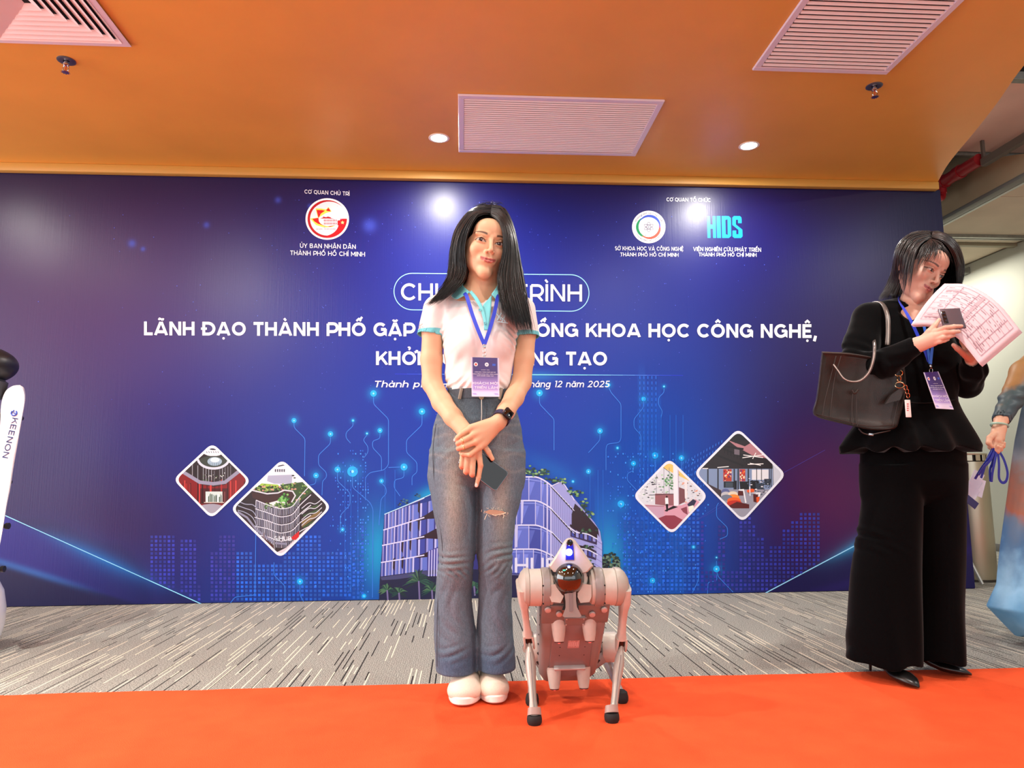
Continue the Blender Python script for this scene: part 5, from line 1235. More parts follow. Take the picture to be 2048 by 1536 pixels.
# jeans
s = Sdf()
def lv(py, x0, x1, cy, ry, Y=2.47): return (zp(py, Y), (xp(x0, py, Y)+xp(x1, py, Y))/2, cy, (xp(x1, py, Y)-xp(x0, py, Y))/2, ry)
s.col([lv(776, 896, 1018, 2.505, .082), lv(800, 888, 1026, 2.505, .090), lv(830, 872, 1038, 2.51, .102), lv(860, 864, 1046, 2.515, .110), lv(900, 860, 1050, 2.515, .112), lv(930, 858, 1050, 2.51, .104), lv(952, 858, 1049, 2.505, .092), lv(975, 870, 1040, 2.50, .06)], .01)
s.col([lv(905, 862, 952, 2.505, .092), lv(960, 857, 953, 2.50, .092), lv(1000, 862, 953.5, 2.49, .086), lv(1040, 869, 953, 2.485, .078), lv(1086, 876, 951, 2.48, .070), lv(1115, 877, 948, 2.478, .066), lv(1150, 874, 946, 2.485, .062), lv(1180, 871, 943, 2.495, .062), lv(1220, 868, 945, 2.50, .068), lv(1260, 867, 950, 2.505, .076), lv(1300, 868, 953, 2.505, .086), lv(1346, 871, 953, 2.505, .094)], .02)
s.col([lv(905, 955, 1048, 2.505, .092), lv(960, 955.5, 1049, 2.50, .092), lv(1000, 955, 1043, 2.49, .086), lv(1040, 955, 1032, 2.485, .078), lv(1086, 955, 1026, 2.48, .070), lv(1115, 956, 1025, 2.478, .066), lv(1150, 957, 1025, 2.485, .062), lv(1180, 957, 1025, 2.495, .062), lv(1220, 956, 1025, 2.50, .068), lv(1260, 955, 1027, 2.505, .076), lv(1300, 955, 1030, 2.505, .086), lv(1344, 956, 1033, 2.505, .094)], .02)
s.cap(at(918, 1290, 2.50), at(922, 1400, 2.49), .045, .052, .004, mode='cut').cap(at(992, 1290, 2.50), at(992, 1400, 2.49), .038, .044, .004, mode='cut')
def jeans_mod(P):
    x, y, z = P.T; d = 0
    for (px, py, ang, lx, lz, f, amp) in ((905, 1128, 68, .05, .030, 260, .0050), (915, 1150, 62, .05, .018, 330, .0045), (1003, 1110, 118, .045, .030, 250, .0050), (1000, 1142, 128, .05, .022, 300, .0050), (880, 905, 96, .05, .05, 200, .0012), (1030, 895, 84, .05, .05, 200, .0012), (930, 955, 40, .03, .05, 180, .0020), (985, 955, 140, .03, .05, 180, .0020),
                                  (905, 1310, 78, .05, .025, 200, .0035), (1000, 1312, 100, .05, .025, 200, .0035), (900, 1230, 15, .04, .09, 150, .0025), (1000, 1230, -12, .04, .09, 150, .0025), (955, 850, 60, .05, .04, 160, .0015)):
        c = at(px, py, 2.42); a = R(ang); u = (x-c[0])*math.cos(a)+(z-c[2])*math.sin(a); v = -(x-c[0])*math.sin(a)+(z-c[2])*math.cos(a); d = d+amp*(1-np.abs(np.sin(u*f*.5+3*np.sin(v*22+px))))*2*np.exp(-((x-c[0])/lx)**2-((z-c[2])/lz)**2)-amp*.6*np.exp(-((x-c[0])/lx)**2-((z-c[2])/lz)**2)
    zh = zp(1347)+.012*np.exp(-((y-2.40)/.03)**2)*0
    d = np.maximum(d, -1)+.0012*np.sin(x*60+z*25)*np.sin(z*38)
    return d.astype(np.float32)
s.mod = jeans_mod
V, Fc = s.mesh((-.16, 2.36, .0), (.26, 2.68, 1.06), .0042)
x, y, z = V.T; front = sst(2.50, 2.42, y)
C = np.tile(np.array(lin((94, 110, 124))), (len(V), 1))
def mixc(C, w, col): w = np.clip(w, 0, 1)[:, None]; return C*(1-w)+np.array(lin(col))*w
for px, py, sx, sz, col, am in ((908, 970, .022, .15, (160, 160, 150), .85), (1002, 985, .020, .13, (156, 156, 148), .8), (905, 1125, .03, .035, (124, 138, 142), .6), (1000, 1120, .028, .03, (122, 136, 140), .55), (955, 900, .12, .07, (112, 120, 126), .6), (905, 1230, .018, .10, (108, 118, 132), .6), (1000, 1230, .018, .10, (104, 116, 134), .6), (960, 800, .2, .04, (64, 72, 80), .75), (900, 1335, .1, .03, (66, 88, 116), .7), (1000, 1335, .1, .03, (66, 88, 116), .7), (955, 1010, .008, .16, (44, 50, 58), .8)):
    c = at(px, py, 2.43); C = mixc(C, am*np.exp(-((x-c[0])/sx)**2*.5-((z-c[2])/sz)**2*.5)*(.25+.75*front), col)
for k in (0, 1, 3, 6, 8):
    zc_ = zp(838+k*13); C = mixc(C, .22*np.exp(-((z-zc_-.008*np.sin(x*(22+4*k)+k))/.005)**2)*(np.abs(x-.045) > .05), (160, 160, 152))
jm = mat('washed_denim', (90, 100, 112), .88, spec=.2, attr=True, noise=340, var=.13)
N, L, b = nodes_of(jm); tc = N.new('ShaderNodeTexCoord'); mp = N.new('ShaderNodeMapping'); mp.inputs['Scale'].default_value = (520, 520, 60); nz = N.new('ShaderNodeTexNoise'); nz.inputs['Scale'].default_value = 1; nz.inputs['Detail'].default_value = 3
L.new(tc.outputs['Object'], mp.inputs[0]); L.new(mp.outputs[0], nz.inputs['Vector']); bp = N.new('ShaderNodeBump'); bp.inputs['Strength'].default_value = .6; bp.inputs['Distance'].default_value = .001; L.new(nz.outputs[0], bp.inputs['Height']); L.new(bp.outputs[0], b.inputs['Normal'])
src = b.inputs['Base Color'].links[0].from_socket; mx = N.new('ShaderNodeMix'); mx.data_type = 'RGBA'; mx.blend_type = 'OVERLAY'; mx.inputs[0].default_value = .55; L.new(src, mx.inputs[6]); L.new(nz.outputs[0], mx.inputs[7]); L.new(mx.outputs[2], b.inputs['Base Color'])
jn = obj('jeans', (V, Fc), jm, P1, 180, cols=C)
dd = mat('dark_denim', (66, 74, 84), .85, noise=300, var=.15)
def ell(z, cx, cy, rx, ry, n=48, a0=0, a1=360): return np.array([(cx+rx*math.cos(R(a)), cy+ry*math.sin(R(a)), z) for a in np.linspace(a0, a1, n, endpoint=a1-a0 != 360)])
cxw = xp(957, 785, 2.47)
def band_(z0, z1, rx, ry, t=.003): return loft([ell(z0, cxw, 2.505, rx, ry), ell(z0, cxw, 2.505, rx+t, ry+t), ell(z1, cxw, 2.505, rx+t-.003, ry+t-.002), ell(z1, cxw, 2.505, rx-.003, ry-.002)], False, True)
obj('waistband', band_(zp(798, 2.42), zp(778, 2.42), .108, .090), dd, jn)
for px in (921, 1001): obj('belt_loop', box(at(px, 789, 2.422 if px < 950 else 2.43), (.011, .007, .040), .003, 2, rot('Z', 22 if px < 950 else -20)@rot('Y', 12)), mat('faded_denim', (140, 134, 122), .85), jn)
obj('fly_seam', tube(A3([(963, 800, 2.410), (963.5, 830, 2.402), (961, 868, 2.398)]), .0016, 6), mat('zip_seam', (196, 192, 184), .5), jn)
obj('fly_stitching', merge(*[box(at(974-k*.2, 806+k*5, 2.4105-.0016*k if k < 6 else 2.401), (.0018, .002, .0055)) for k in range(10)]), mat('stitch', (40, 44, 54), .6), jn)['kind'] = 'stuff'
obj('jeans_button', lathe([(.001, -.002), (.0085, 0), (.0085, .002), (.006, .003)], at(963, 796, 2.4105), (0, -1, 0), 18), mat('brass', (170, 150, 120), .3, 1), jn)
def on_side(px, pys, Y0): return A3([(a, b, Y0) for a, b in zip(px, pys)])
obj('side_seam', tube(smooth_path(A3([(872, 850, 2.455), (866, 900, 2.445), (868, 960, 2.44), (873, 1010, 2.44), (882, 1070, 2.435), (885, 1110, 2.435), (882, 1150, 2.45), (876, 1200, 2.462), (874, 1260, 2.45), (874, 1335, 2.45)]), 5), .0013, 5), mat('seam', (60, 66, 76), .8), jn)
# torn knee
c = at(992, 1027, 2.4085)
rip = [(968, 1026), (980, 1021), (993, 1022), (1005, 1024), (1012, 1027), (1004, 1031), (992, 1032), (980, 1031)]
obj('torn_patch', prism([at(a-0, b, 2.4015) for a, b in rip], (0, .004, 0)), mat('knee_skin', (176, 140, 116), .6), jn, 0, label='rip with bare skin showing')
th = []
rt = random.Random(4)
for k in range(26):
    a = rip[rt.randrange(len(rip))]; x0, y0 = a[0]+rt.uniform(-6, 6), a[1]+rt.uniform(-1, 1); L_ = rt.uniform(2, 5); up = -1 if y0 < 1026 else 1
    th.append(tube(A3([(x0, y0, 2.400), (x0+rt.uniform(-2, 2), y0+up*L_*.5, 2.399), (x0+rt.uniform(-3, 3), y0+up*L_, 2.401)]), .0004, 4))
for q in ([(974, 1030), (971, 1036), (969, 1041)], [(984, 1031), (990, 1033), (998, 1031), (1006, 1030)], [(1006, 1029), (1008, 1034), (1006, 1038)], [(1012, 1027), (1008, 1029), (1000, 1031)]): th.append(tube([at(a, b, 2.399) for a, b in q], .0011, 5))
obj('frayed_threads', merge(*th), mat('fray', (222, 210, 186), .8), jn)['kind'] = 'stuff'
# shoes
def shoe(cx, toe_y, w, yaw, heel=.25, col=(232, 224, 214)):
    Mz = rot('Z', yaw); o = np.array([cx, toe_y, 0])
    T = lambda q: o+Mz@np.array(q)
    s = Sdf(); s.ball(T((0, .050, .036)), (w*.48, .054, .036), .02, M=Mz).ball(T((0, .115, .044)), (w*.42, .085, .044), .03, M=Mz).ball(T((0, .20, .046)), (w*.36, .052, .044), .03, M=Mz).cap(T((0, .185, .05)), T((0, .19, .095)), w*.34, w*.33, .02)
    s.add(lambda P: .020-P[:, 2], .003, 'and'); s.ball(T((0, .19, .115)), (w*.27, .045, .03), .004, M=Mz, mode='cut')
    lo = o+np.array([-.10, -.03, 0]); V, Fc = s.mesh(lo, o+np.array([.10, .30, .13]), .0028)
    t = obj('shoe', (V, Fc), mat('cream_canvas', (228, 214, 196), .7, noise=300, var=.04), P1, 180)
    P = []; K = 40
    for k in range(K):
        a = 2*PI*k/K; yy = .120+math.cos(a)*-.128; ww = w*.5*(1-.16*sst(.08, .22, yy)); P.append(T((math.copysign(abs(math.sin(a))**.8, math.sin(a))*ww, yy, 0)))
    P = np.array(P)
    cen = P.mean(0); ring = lambda sc, z: (P-cen)*sc+cen+np.array([0, 0, z])
    obj('sole', loft([ring(.97, .0065), ring(1.0, .010), ring(1.0, .026), ring(.97, .030)]), mat('white_rubber', (244, 238, 228), .5), t)
    for k in range(5):
        y0 = .075+k*.017; z0 = .077+k*.004
        obj('lace', tube(smooth_path([T((-.024, y0+.004, z0-.006)), T((-.010, y0, z0+.008)), T((.010, y0+.004, z0+.008)), T((.024, y0, z0-.006))], 4), .0028, 6), mat('lace_white', (246, 240, 232), .8), t)
    obj('toe_seam', tube(smooth_path([T((-w*.44, .085, .036)), T((-w*.28, .055, .064)), T((0, .046, .0735)), T((w*.28, .055, .064)), T((w*.44, .085, .036))], 5), .0016, 6), mat('seam_grey', (196, 184, 168), .7), t)
    return t
shoe(xp(925, 1400, 2.45), 2.382, .112, -6); shoe(xp(991, 1400, 2.45), 2.395, .100, 5)

# hair
hair = []
s = Sdf(); s.ball((0, .026, .040), (.0835, .100, .0860), .01).ball((0, .05, -.05), (.074, .06, .09), .03)
s.ball((0, -.115, -.045), (.070, .105, .104), .006, mode='cut').ball((0, -.06, -.11), (.062, .09, .06), .006, mode='cut')
V, Fc = s.mesh((-.12, -.14, -.18), (.12, .15, .14), .004); hair.append(((V*S1)@M1.T+O1, Fc))
s = Sdf(); s.chain(A3([(962, 500, 2.58), (962, 560, 2.60), (962, 630, 2.62)]), [.07, .068, .05], .02, flat=((0, 1, 0), .35))
s.chain(A3([(918, 500, 2.53), (910, 545, 2.54), (905, 585, 2.53)]), [.024, .024, .014], .02).chain(A3([(1021, 500, 2.49), (1028, 550, 2.49), (1036, 600, 2.46), (1045, 640, 2.44)]), [.028, .032, .030, .014], .02)
hair.append(s.mesh((-.2, 2.36, 1.2), (.28, 2.74, 1.62), .005))
g = [A3(q) for q in ([(978, 429, 2.428), (955, 430, 2.415), (937, 456, 2.408), (927, 488, 2.425), (926, 515, 2.435), (929, 538, 2.45), (925, 562, 2.44), (903, 588, 2.405), (885, 603, 2.40)],
    [(980, 425, 2.44), (948, 430, 2.435), (922, 463, 2.435), (914, 500, 2.44), (914, 530, 2.45), (911, 558, 2.44), (893, 584, 2.42), (868, 603, 2.425), (845, 617, 2.43)],
    [(982, 418, 2.47), (945, 423, 2.47), (915, 460, 2.48), (905, 497, 2.49), (901, 530, 2.50), (897, 560, 2.5), (885, 580, 2.485), (872, 598, 2.455)],
    [(985, 413, 2.52), (950, 419, 2.54), (922, 455, 2.57), (910, 500, 2.6), (908, 550, 2.61), (910, 590, 2.62), (916, 630, 2.64)],
    [(985, 413, 2.55), (965, 418, 2.6), (955, 450, 2.63), (955, 500, 2.65), (958, 560, 2.655), (960, 610, 2.66), (962, 640, 2.67)],
    [(986, 413, 2.54), (1000, 418, 2.58), (1015, 450, 2.6), (1022, 500, 2.62), (1026, 560, 2.64), (1032, 610, 2.65), (1036, 645, 2.66)],
    [(985, 414, 2.5), (1008, 420, 2.5), (1025, 458, 2.52), (1034, 503, 2.54), (1041, 550, 2.55), (1048, 600, 2.55), (1056, 645, 2.56)],
    [(984, 419, 2.46), (1006, 425, 2.45), (1023, 460, 2.45), (1032, 500, 2.46), (1039, 545, 2.46), (1047, 590, 2.44), (1058, 635, 2.43), (1066, 672, 2.44)],
    [(982, 425, 2.44), (1003, 435, 2.42), (1016, 465, 2.415), (1021, 500, 2.42), (1020, 540, 2.42), (1020, 580, 2.40), (1030, 625, 2.38), (1045, 676, 2.385)],
    [(980, 431, 2.428), (996, 440, 2.41), (1007, 462, 2.402), (1010, 492, 2.405), (1005, 525, 2.415), (998, 552, 2.41), (999, 580, 2.39), (1004, 612, 2.372), (1008, 642, 2.37)])]
hair.append(locks(g, 1500, .0036, seed=3, jit=.0035)); hair.append(locks(g[:4], 500, .0028, seed=5, jit=.005, tips=.4)); hair.append(locks(g[6:], 700, .0028, seed=6, jit=.005, tips=.35))
gs = [A3(q) for q in ([(975, 420, 2.46), (955, 415, 2.47), (935, 424, 2.47)], [(985, 411, 2.50), (975, 406, 2.50), (955, 412, 2.50)], [(990, 411, 2.50), (1002, 408, 2.50), (1015, 418, 2.50)])]
hair.append(locks(gs, 60, .0007, seed=8, jit=.006))
obj('hair', joinq(*hair), M_hair, P1, 180)
# lanyard with badge, and phone
def ribbon(pts, w, m, name, parent, up=(0, -1, 0), t=.0012):
    P = smooth_path(pts, 6); V = []
    for k in range(len(P)):
        d = nrm(P[min(k+1, len(P)-1)]-P[max(k-1, 0)]); q = np.cross(d, up); q = nrm(q)*w/2; n_ = nrm(np.cross(d, q))*t/2
        V += [P[k]+q+n_, P[k]+q-n_, P[k]-q-n_, P[k]-q+n_]
    R_ = [np.array(V[4*k:4*k+4]) for k in range(len(P))]; return obj(name, loft(R_), m, parent, 30)
Mlan = mat('blue_lanyard', (36, 60, 196), .6)
LB = thing('name_badge', 'purple and white name badge hanging from a blue lanyard over the polo shirt', 'badge', at(970, 754, 2.345))
ribbon(A3([(960, 575, 2.612), (936, 577, 2.575), (926, 584, 2.47), (933, 592, 2.415), (945, 630, 2.385), (957, 662, 2.366), (968.5, 689, 2.358)]), .0125, Mlan, 'lanyard_strap', LB)
ribbon(A3([(960, 575, 2.612), (986, 577, 2.575), (999, 586, 2.47), (995, 596, 2.418), (989, 625, 2.385), (979, 660, 2.366), (969, 689, 2.356)]), .0125, Mlan, 'lanyard_strap', LB)
stl = mat('steel', (180, 180, 184), .25, 1)
obj('clip', merge(box(at(968.7, 692, 2.354), (.011, .006, .012), .002), *[tube(np.vstack([q, q[:1]]), .0011, 6, cap=False) for q in (np.array([at(969+3*math.cos(t), y0+5*math.sin(t), 2.352) for t in np.linspace(0, 2*PI, 16, endpoint=False)]) for y0 in (701, 709))], box(at(969, 714, 2.350), (.006, .003, .012), .001)), stl, LB)
def badge(corners, Y, parent, tag='badge_card', lines=('KHÁCH MỜI', 'TRIỂN LÃM'), m_=None):
    """corners: four world points tl, tr, br, bl"""
    a, b, c, d = [np.array(q) for q in corners]; nrm_ = nrm(np.cross(b-a, d-a)); 
    if nrm_[1] > 0: nrm_ = -nrm_
    W_ = lambda u, v, o=0: (a*(1-u)+b*u)*(1-v)+(d*(1-u)+c*u)*v+nrm_*o
    n, m = 14, 30; V = []; Cs = []; 
    for j in range(m+1):
        for i in range(n+1):
            u, v = i/n, j/m; V.append(W_(u, v, .0012)); col = np.array(lin((64, 44, 112)))
            col = col*(1-sst(.35, .78, v))+np.array(lin((170, 150, 222)))*sst(.35, .78, v); col = col*(1-sst(.80, .90, v))+np.array(lin((226, 222, 250)))*sst(.80, .90, v)
            if v > .90+.05*(1-4*(u-.5)**2)*1.0: col = np.array(lin((150, 146, 230)))
            if v > .955 or u < .01 or u > .99: col = np.array(lin((228, 224, 250)))
            Cs.append(col)
    Fc = [(j*(n+1)+i, (j+1)*(n+1)+i, (j+1)*(n+1)+i+1, j*(n+1)+i+1) for j in range(m) for i in range(n)]
    card = obj(tag, loft([np.array([W_(0, 0, q), W_(1, 0, q), W_(1, 1, q), W_(0, 1, q)]) for q in (-.0008, .0010)]), mat('card_edge', (236, 232, 246), .3), parent, 0)
    obj('badge_print', (np.array(V), Fc), mat('laminated_print', (90, 80, 160), .25, attr=True), card, 0, cols=np.array(Cs))
    wht = mat('badge_ink', (238, 236, 250), .4)
    def tx(body, u0, u1, v, ch, bold=.03):
        T, Q = text_mesh(body, bold); uu = (T[:, 0]-T[:, 0].min())/np.ptp(T[:, 0]); obj('lettering', (np.array([W_(u0+(u1-u0)*p, v-q*ch, .0016+z_*.02) for p, q, z_ in zip(uu, T[:, 1], T[:, 2])]), Q), wht, card, 0)
    tx(lines[0], .04, .96, .69, .062); tx(lines[1], .10, .94, .80, .062)
    tx('LÃNH ĐẠO THÀNH PHỐ GẶP GỠ', .12, .88, .385, .020, .02); tx('CỘNG ĐỒNG KHOA HỌC CÔNG NGHỆ,', .04, .96, .435, .020, .02); tx('KHỞI NGHIỆP SÁNG TẠO', .2, .8, .48, .020, .02); tx('CHƯƠNG TRÌNH', .35, .65, .325, .014, .01)
    def disc(u, v, r, col, o): obj('logo_dot', (np.array([W_(u+r*math.cos(t), v+r*.72*math.sin(t), o) for t in np.linspace(0, 2*PI, 16, endpoint=False)]), [tuple(range(16))]), mat('dot_%d_%d_%d' % col, col, .4), card, 0)
    disc(.17, .18, .07, (240, 240, 246), .0016); disc(.17, .18, .04, (214, 60, 50), .0020); disc(.56, .18, .07, (240, 240, 246), .0016); disc(.56, .18, .035, (150, 160, 190), .0020)
    obj('logo_block', (np.array([W_(u, v, .0016) for u, v in ((.76, .155), (.88, .155), (.88, .21), (.76, .21))]), [(0, 1, 2, 3)]), mat('badge_blue', (60, 90, 200), .4), card, 0)
    return card
badge([at(942, 714.3, 2.349), at(997.7, 716, 2.349), at(998.8, 793.4, 2.357), at(943.5, 793, 2.357)], 2.35, LB)
PH = thing('smartphone', 'black smartphone held in front of the washed grey jeans', 'phone', at(966, 936, 2.372))
Mp = rot('Y', 37)@rot('X', -7)
pc = at(966.5, 936, 2.376)
fr_ = lambda w, hh, r, y: np.array([(a, y, b) for a, b in rrect(0, 0, w, hh, r, 7)])
obj('frame', xf(loft([fr_(.153, .073, .011, .0043), fr_(.157, .077, .013, .0030), fr_(.157, .077, .013, -.0030), fr_(.1545, .0745, .012, -.0041)]), Mp, pc), mat('phone_metal', (120, 122, 126), .18, .9), PH)
rim = rrect(0, 0, .1525, .0725, .011, 7)
obj('screen', xf(prism([(a, -.0041, b) for a, b in rim], (0, -.0009, 0)), Mp, pc), mat('phone_glass', (10, 12, 12), .06, spec=.5), PH)
obj('side_button', xf(box((-.03, 0, .0388), (.014, .003, .0012), .0005), Mp, pc), mat('phone_metal'), PH)
P1.location.z += .003
# ------------------------------------------------------------------ four-legged robot
RD = thing('robot_dog', 'grey four-legged robot dog with a blue head lamp on the orange-red carpet', 'robot', (.32, 2.25, 0))
YF = 2.24
lg = mat('robot_light_grey', (186, 180, 170), .38, spec=.5, noise=60, var=.02); mg = mat('robot_mid_grey', (138, 132, 128), .42, spec=.5); sil = mat('robot_silver', (190, 188, 186), .35, .35)
blk = mat('gloss_black', (8, 8, 9), .07, coat=1, spec=.8); rub = mat('black_rubber', (22, 22, 23), .75)
B0 = at(1146, 1178, YF)                        # centre of the front hip axle
def U(px, py, Y=YF): return at(px, py, Y)
# front hip drums
for sx, (xi, x1, x2, xo) in ((-1, (1104, 1082, 1058, 1036)), (1, (1178, 1203, 1227, 1256))):
    zz0 = 1176
    c0 = U(xi, zz0); c1 = U(x1, zz0); c2 = U(x2, zz0); c3 = U(xo, zz0)
    ax = np.array([1.0, 0, 0]); w = lambda c: c[0]-c0[0]
    rp = .055
    hub = obj('hip_motor', lathe([(.046, -.004*sx), (.054, .002*sx), (rp, w(c1)*.5), (rp, w(c1))], c0, ax, 40), lg, RD)
    obj('motor_ring', lathe([(rp+.0025, w(c1)*.30), (rp+.0035, w(c1)*.34), (rp+.0035, w(c1)*.92), (rp+.0022, w(c1)*.97)], c0, ax, 40), mg, hub)
    obj('thigh_drum', lathe([(rp-.004, w(c1)), (rp, w(c1)+.002*sx), (rp-.0005, w(c2)), (rp-.002, w(c2)+.001*sx)], c0, ax, 40), lg, hub)
    prof = [(rp-.001, w(c2)), (rp+.003, w(c2)+.003*sx), (rp+.001, w(c2)+(w(c3)-w(c2))*.45), (rp-.010, w(c2)+(w(c3)-w(c2))*.75), (rp-.026, w(c3)*.985), (rp-.040, w(c3))]
    obj('hip_cover', lathe(prof, c0+np.array([0, .004, 0]), ax, 40), mat('robot_cover_grey', (166, 160, 150), .4), hub)
    for k in range(3): obj('screw', cyl(c0+np.array([w(c1)*(.98), -.0545+k*.002, .012-k*.026]), c0+np.array([w(c1)*.98, -.0572+k*.002, .012-k*.026]), .0026, n=10), rub, hub)
# chest plate and body, pitched nose up
th_ = 53; Mb = rot('X', th_)                    # body axis local +y runs rearwards and down
Mb = np.array([[1, 0, 0], [0, math.cos(R(th_)), math.sin(R(th_))], [0, -math.sin(R(th_)), math.cos(R(th_))]])
BO = U(1147, 1180, 2.262)
def T3(q): return BO+Mb@np.array(q, float)      # x right, y to the tail, z up from the back; belly faces the viewer at -z
def Tb(VF): return xf(VF, Mb, BO)
P = rrect(0, 0, .205, .115, .022, 6)
def bodyring(y, w, h, z0=0): return np.array([(a*w/.205, y, b*h/.115+z0) for a, b in P])
obj('body', Tb(loft([bodyring(-.045, .150, .060), bodyring(-.030, .196, .100), bodyring(.00, .205, .112), bodyring(.12, .205, .115), bodyring(.26, .196, .112), bodyring(.33, .186, .104), bodyring(.375, .150, .07)])), mg, RD)
cp = obj('chest_plate', Tb(box((0, .040, -.060), (.206, .075, .010), .004, 2)), mat('robot_grey_plate', (122, 116, 112), .4, .2), RD)
for x, y in ((-.085, .012), (-.050, .030), (.050, .034), (.085, .016)):
    obj('bolt', merge(xf(lathe([(.008, -.067), (.010, -.069), (.009, -.074), (.004, -.075)], (x, y, 0), n=14), Mb, BO)), sil, cp)
obj('belly_plate', Tb(box((0, .205, -.0585), (.128, .235, .006), .0028, 2)), mat('robot_belly_grey', (130, 116, 114), .4), RD)
for yy in (.085, .300):
    for sx in (-1, 1):
        f = [(.0175, 0), (.0185, .010), (.0165, .045), (.0135, .052)]
        c = T3((sx*.047, yy, -.056)); ax2 = nrm(Mb@np.array([0, .72, -.70]))
        ft = obj('foot_bumper', lathe([(.024, -.012), (.023, 0), (.0185, .036), (.0150, .052), (.012, .054)], c, ax2, 20), lg, RD)
        q = c+ax2*.0545; obj('bumper_socket', merge(lathe([(.0145, 0), (.0142, .003), (.008, .0035), (.007, .001)], c+ax2*.0525, ax2, 18)), mat('dark_red_socket', (70, 26, 26), .4), ft)
        obj('socket_lamp', lathe([(.0045, 0), (.003, .002)], c+ax2*.0565, ax2, 10), mat('red_lamp', (240, 90, 80), .3, emit=(255, 90, 80), es=1.2), ft)
nk = obj('front_bracket', Tb(merge(box((0, .062, -.066), (.062, .036, .008), .002, 1), box((0, .048, -.071), (.070, .004, .003), .001, 1))), mat('robot_grey_plate'), RD)
for x in (-.026, .026):
    for y in (.052, .076): obj('screw', Tb(lathe([(.0026, -.0705), (.0022, -.0722)], (x, y, 0), n=10)), sil, nk)
obj('type_label', Tb(box((.005, .172, -.0620), (.036, .034, .0006))), mat('label_pink', (176, 140, 136), .4), RD)
lb = []
rl = random.Random(2)
for k in range(11): lb.append(Tb(box((-.010+k*.0031, .172+rl.uniform(-.004, .0), -.0626), (.0009, .028-rl.uniform(0, .012), .0004))))
obj('label_print', merge(*lb), mat('label_text', (240, 224, 222), .5), RD)['kind'] = 'stuff'
for sx in (-1, 1):
    vn = []
    for k in range(6):
        vn.append(Tb(box((sx*.0975, .075+k*.042, -.036), (.006, .016, .004), .001, 1, rot('Z', sx*28))))
    for q in vn: obj('vent_slot', q, mat('slot_black', (30, 26, 26), .7), RD)
for k, (x, y) in enumerate(((-.036, .150), (.042, .150), (-.036, .185), (.042, .185), (-.036, .222), (.042, .222))): obj('screw', Tb(lathe([(.0018, -.0615), (.0015, -.0622)], (x, y, 0), n=8)), rub, RD)
obj('rear_bracket', Tb(merge(box((0, .272, -.066), (.100, .008, .020), .003, 2), box((-.046, .290, -.064), (.008, .03, .014), .002, 1), box((.046, .290, -.064), (.008, .03, .014), .002, 1))), sil, RD)
# head
HD = U(1141, 1150, 2.215)
def hp(px, py, Y): return at(px, py, Y)
def head_shell():
    """wedge hood: front outline rising to a rounded tip, running back to the body"""
    outl = lambda Y, s, dy: np.array([hp(1141+(x-1141)*s, 1132+(y-1132)*s+dy, Y) for x, y in [(1097, 1134), (1108, 1118), (1119, 1100), (1127, 1086), (1131, 1081), (1136, 1078), (1141, 1077.5), (1146, 1079), (1150, 1082), (1156, 1090), (1167, 1105), (1178, 1121), (1187, 1134), (1176, 1146), (1162, 1150), (1141, 1151), (1120, 1150), (1107, 1146)]])
    return loft([outl(2.186, .90, 1), outl(2.190, .98, 0), outl(2.205, 1.0, 0), outl(2.26, .99, 2), outl(2.30, .92, 8), outl(2.33, .75, 16)])
hs = obj('head', head_shell(), lg, RD, 30)
st = [(1131.5, 1122), (1133, 1096), (1134, 1088), (1136.5, 1084), (1140, 1082.8), (1143.5, 1084.5), (1146, 1089), (1147, 1097), (1148.5, 1122)]
obj('lamp_panel', loft([np.array([hp(a, b, 2.1862) for a, b in st]), np.array([hp(a, b, 2.1825) for a, b in st])]), mat('navy_panel', (22, 22, 96), .1, emit=(30, 30, 190), es=.45), hs, 20)
obj('camera_lens', lathe([(.0092, 0), (.0096, .002), (.007, .003), (.0055, .0012)], hp(1139.5, 1087.5, 2.1825), (0, -1, 0), 24), mat('lens_black', (8, 8, 14), .06, coat=1), hs)
obj('headlamp', lathe([(.0105, 0), (.0098, .0016), (.004, .0022)], hp(1138, 1106.5, 2.1822), (0, -1, 0), 28), mat('blue_white_lamp', (200, 220, 255), .3, emit=(150, 185, 255), es=9), hs)
l_ = bpy.data.lights.new('headlamp_light', 'POINT'); l_.energy = .12; l_.color = (.3, .4, 1); l_.shadow_soft_size = .01
lo_ = bpy.data.objects.new('headlamp_light', l_); COL.objects.link(lo_); lo_.location = hp(1138, 1106.5, 2.170)
obj('dome_collar', lathe([(.049, 0), (.052, .004), (.052, .022), (.047, .028)], hp(1139, 1156, 2.226), (0, -1, .12), 44), lg, RD)
V = lathe([(.0470*math.cos(R(t)), .0520*math.sin(R(t))) for t in (0, 10, 20, 30, 40, 50, 60, 70, 80, 89)], hp(1137, 1158, 2.200), (0, -1, .10), 44)
dm = obj('sensor_dome', V, blk, RD, 180)
obj('dome_waist', lathe([(.0445, 0), (.043, -.016), (.034, -.030), (.028, -.040)], hp(1137, 1163, 2.200)+np.array([0, .004, 0]), (0, 0, 1), 40), mat('black_plastic', (16, 16, 17), .3), dm)
obj('status_lamp', box(hp(1128.5, 1142.5, 2.1600), (.009, .002, .003), .001, 1), mat('green_lamp', (60, 220, 170), .3, emit=(60, 220, 160), es=1.2), dm)
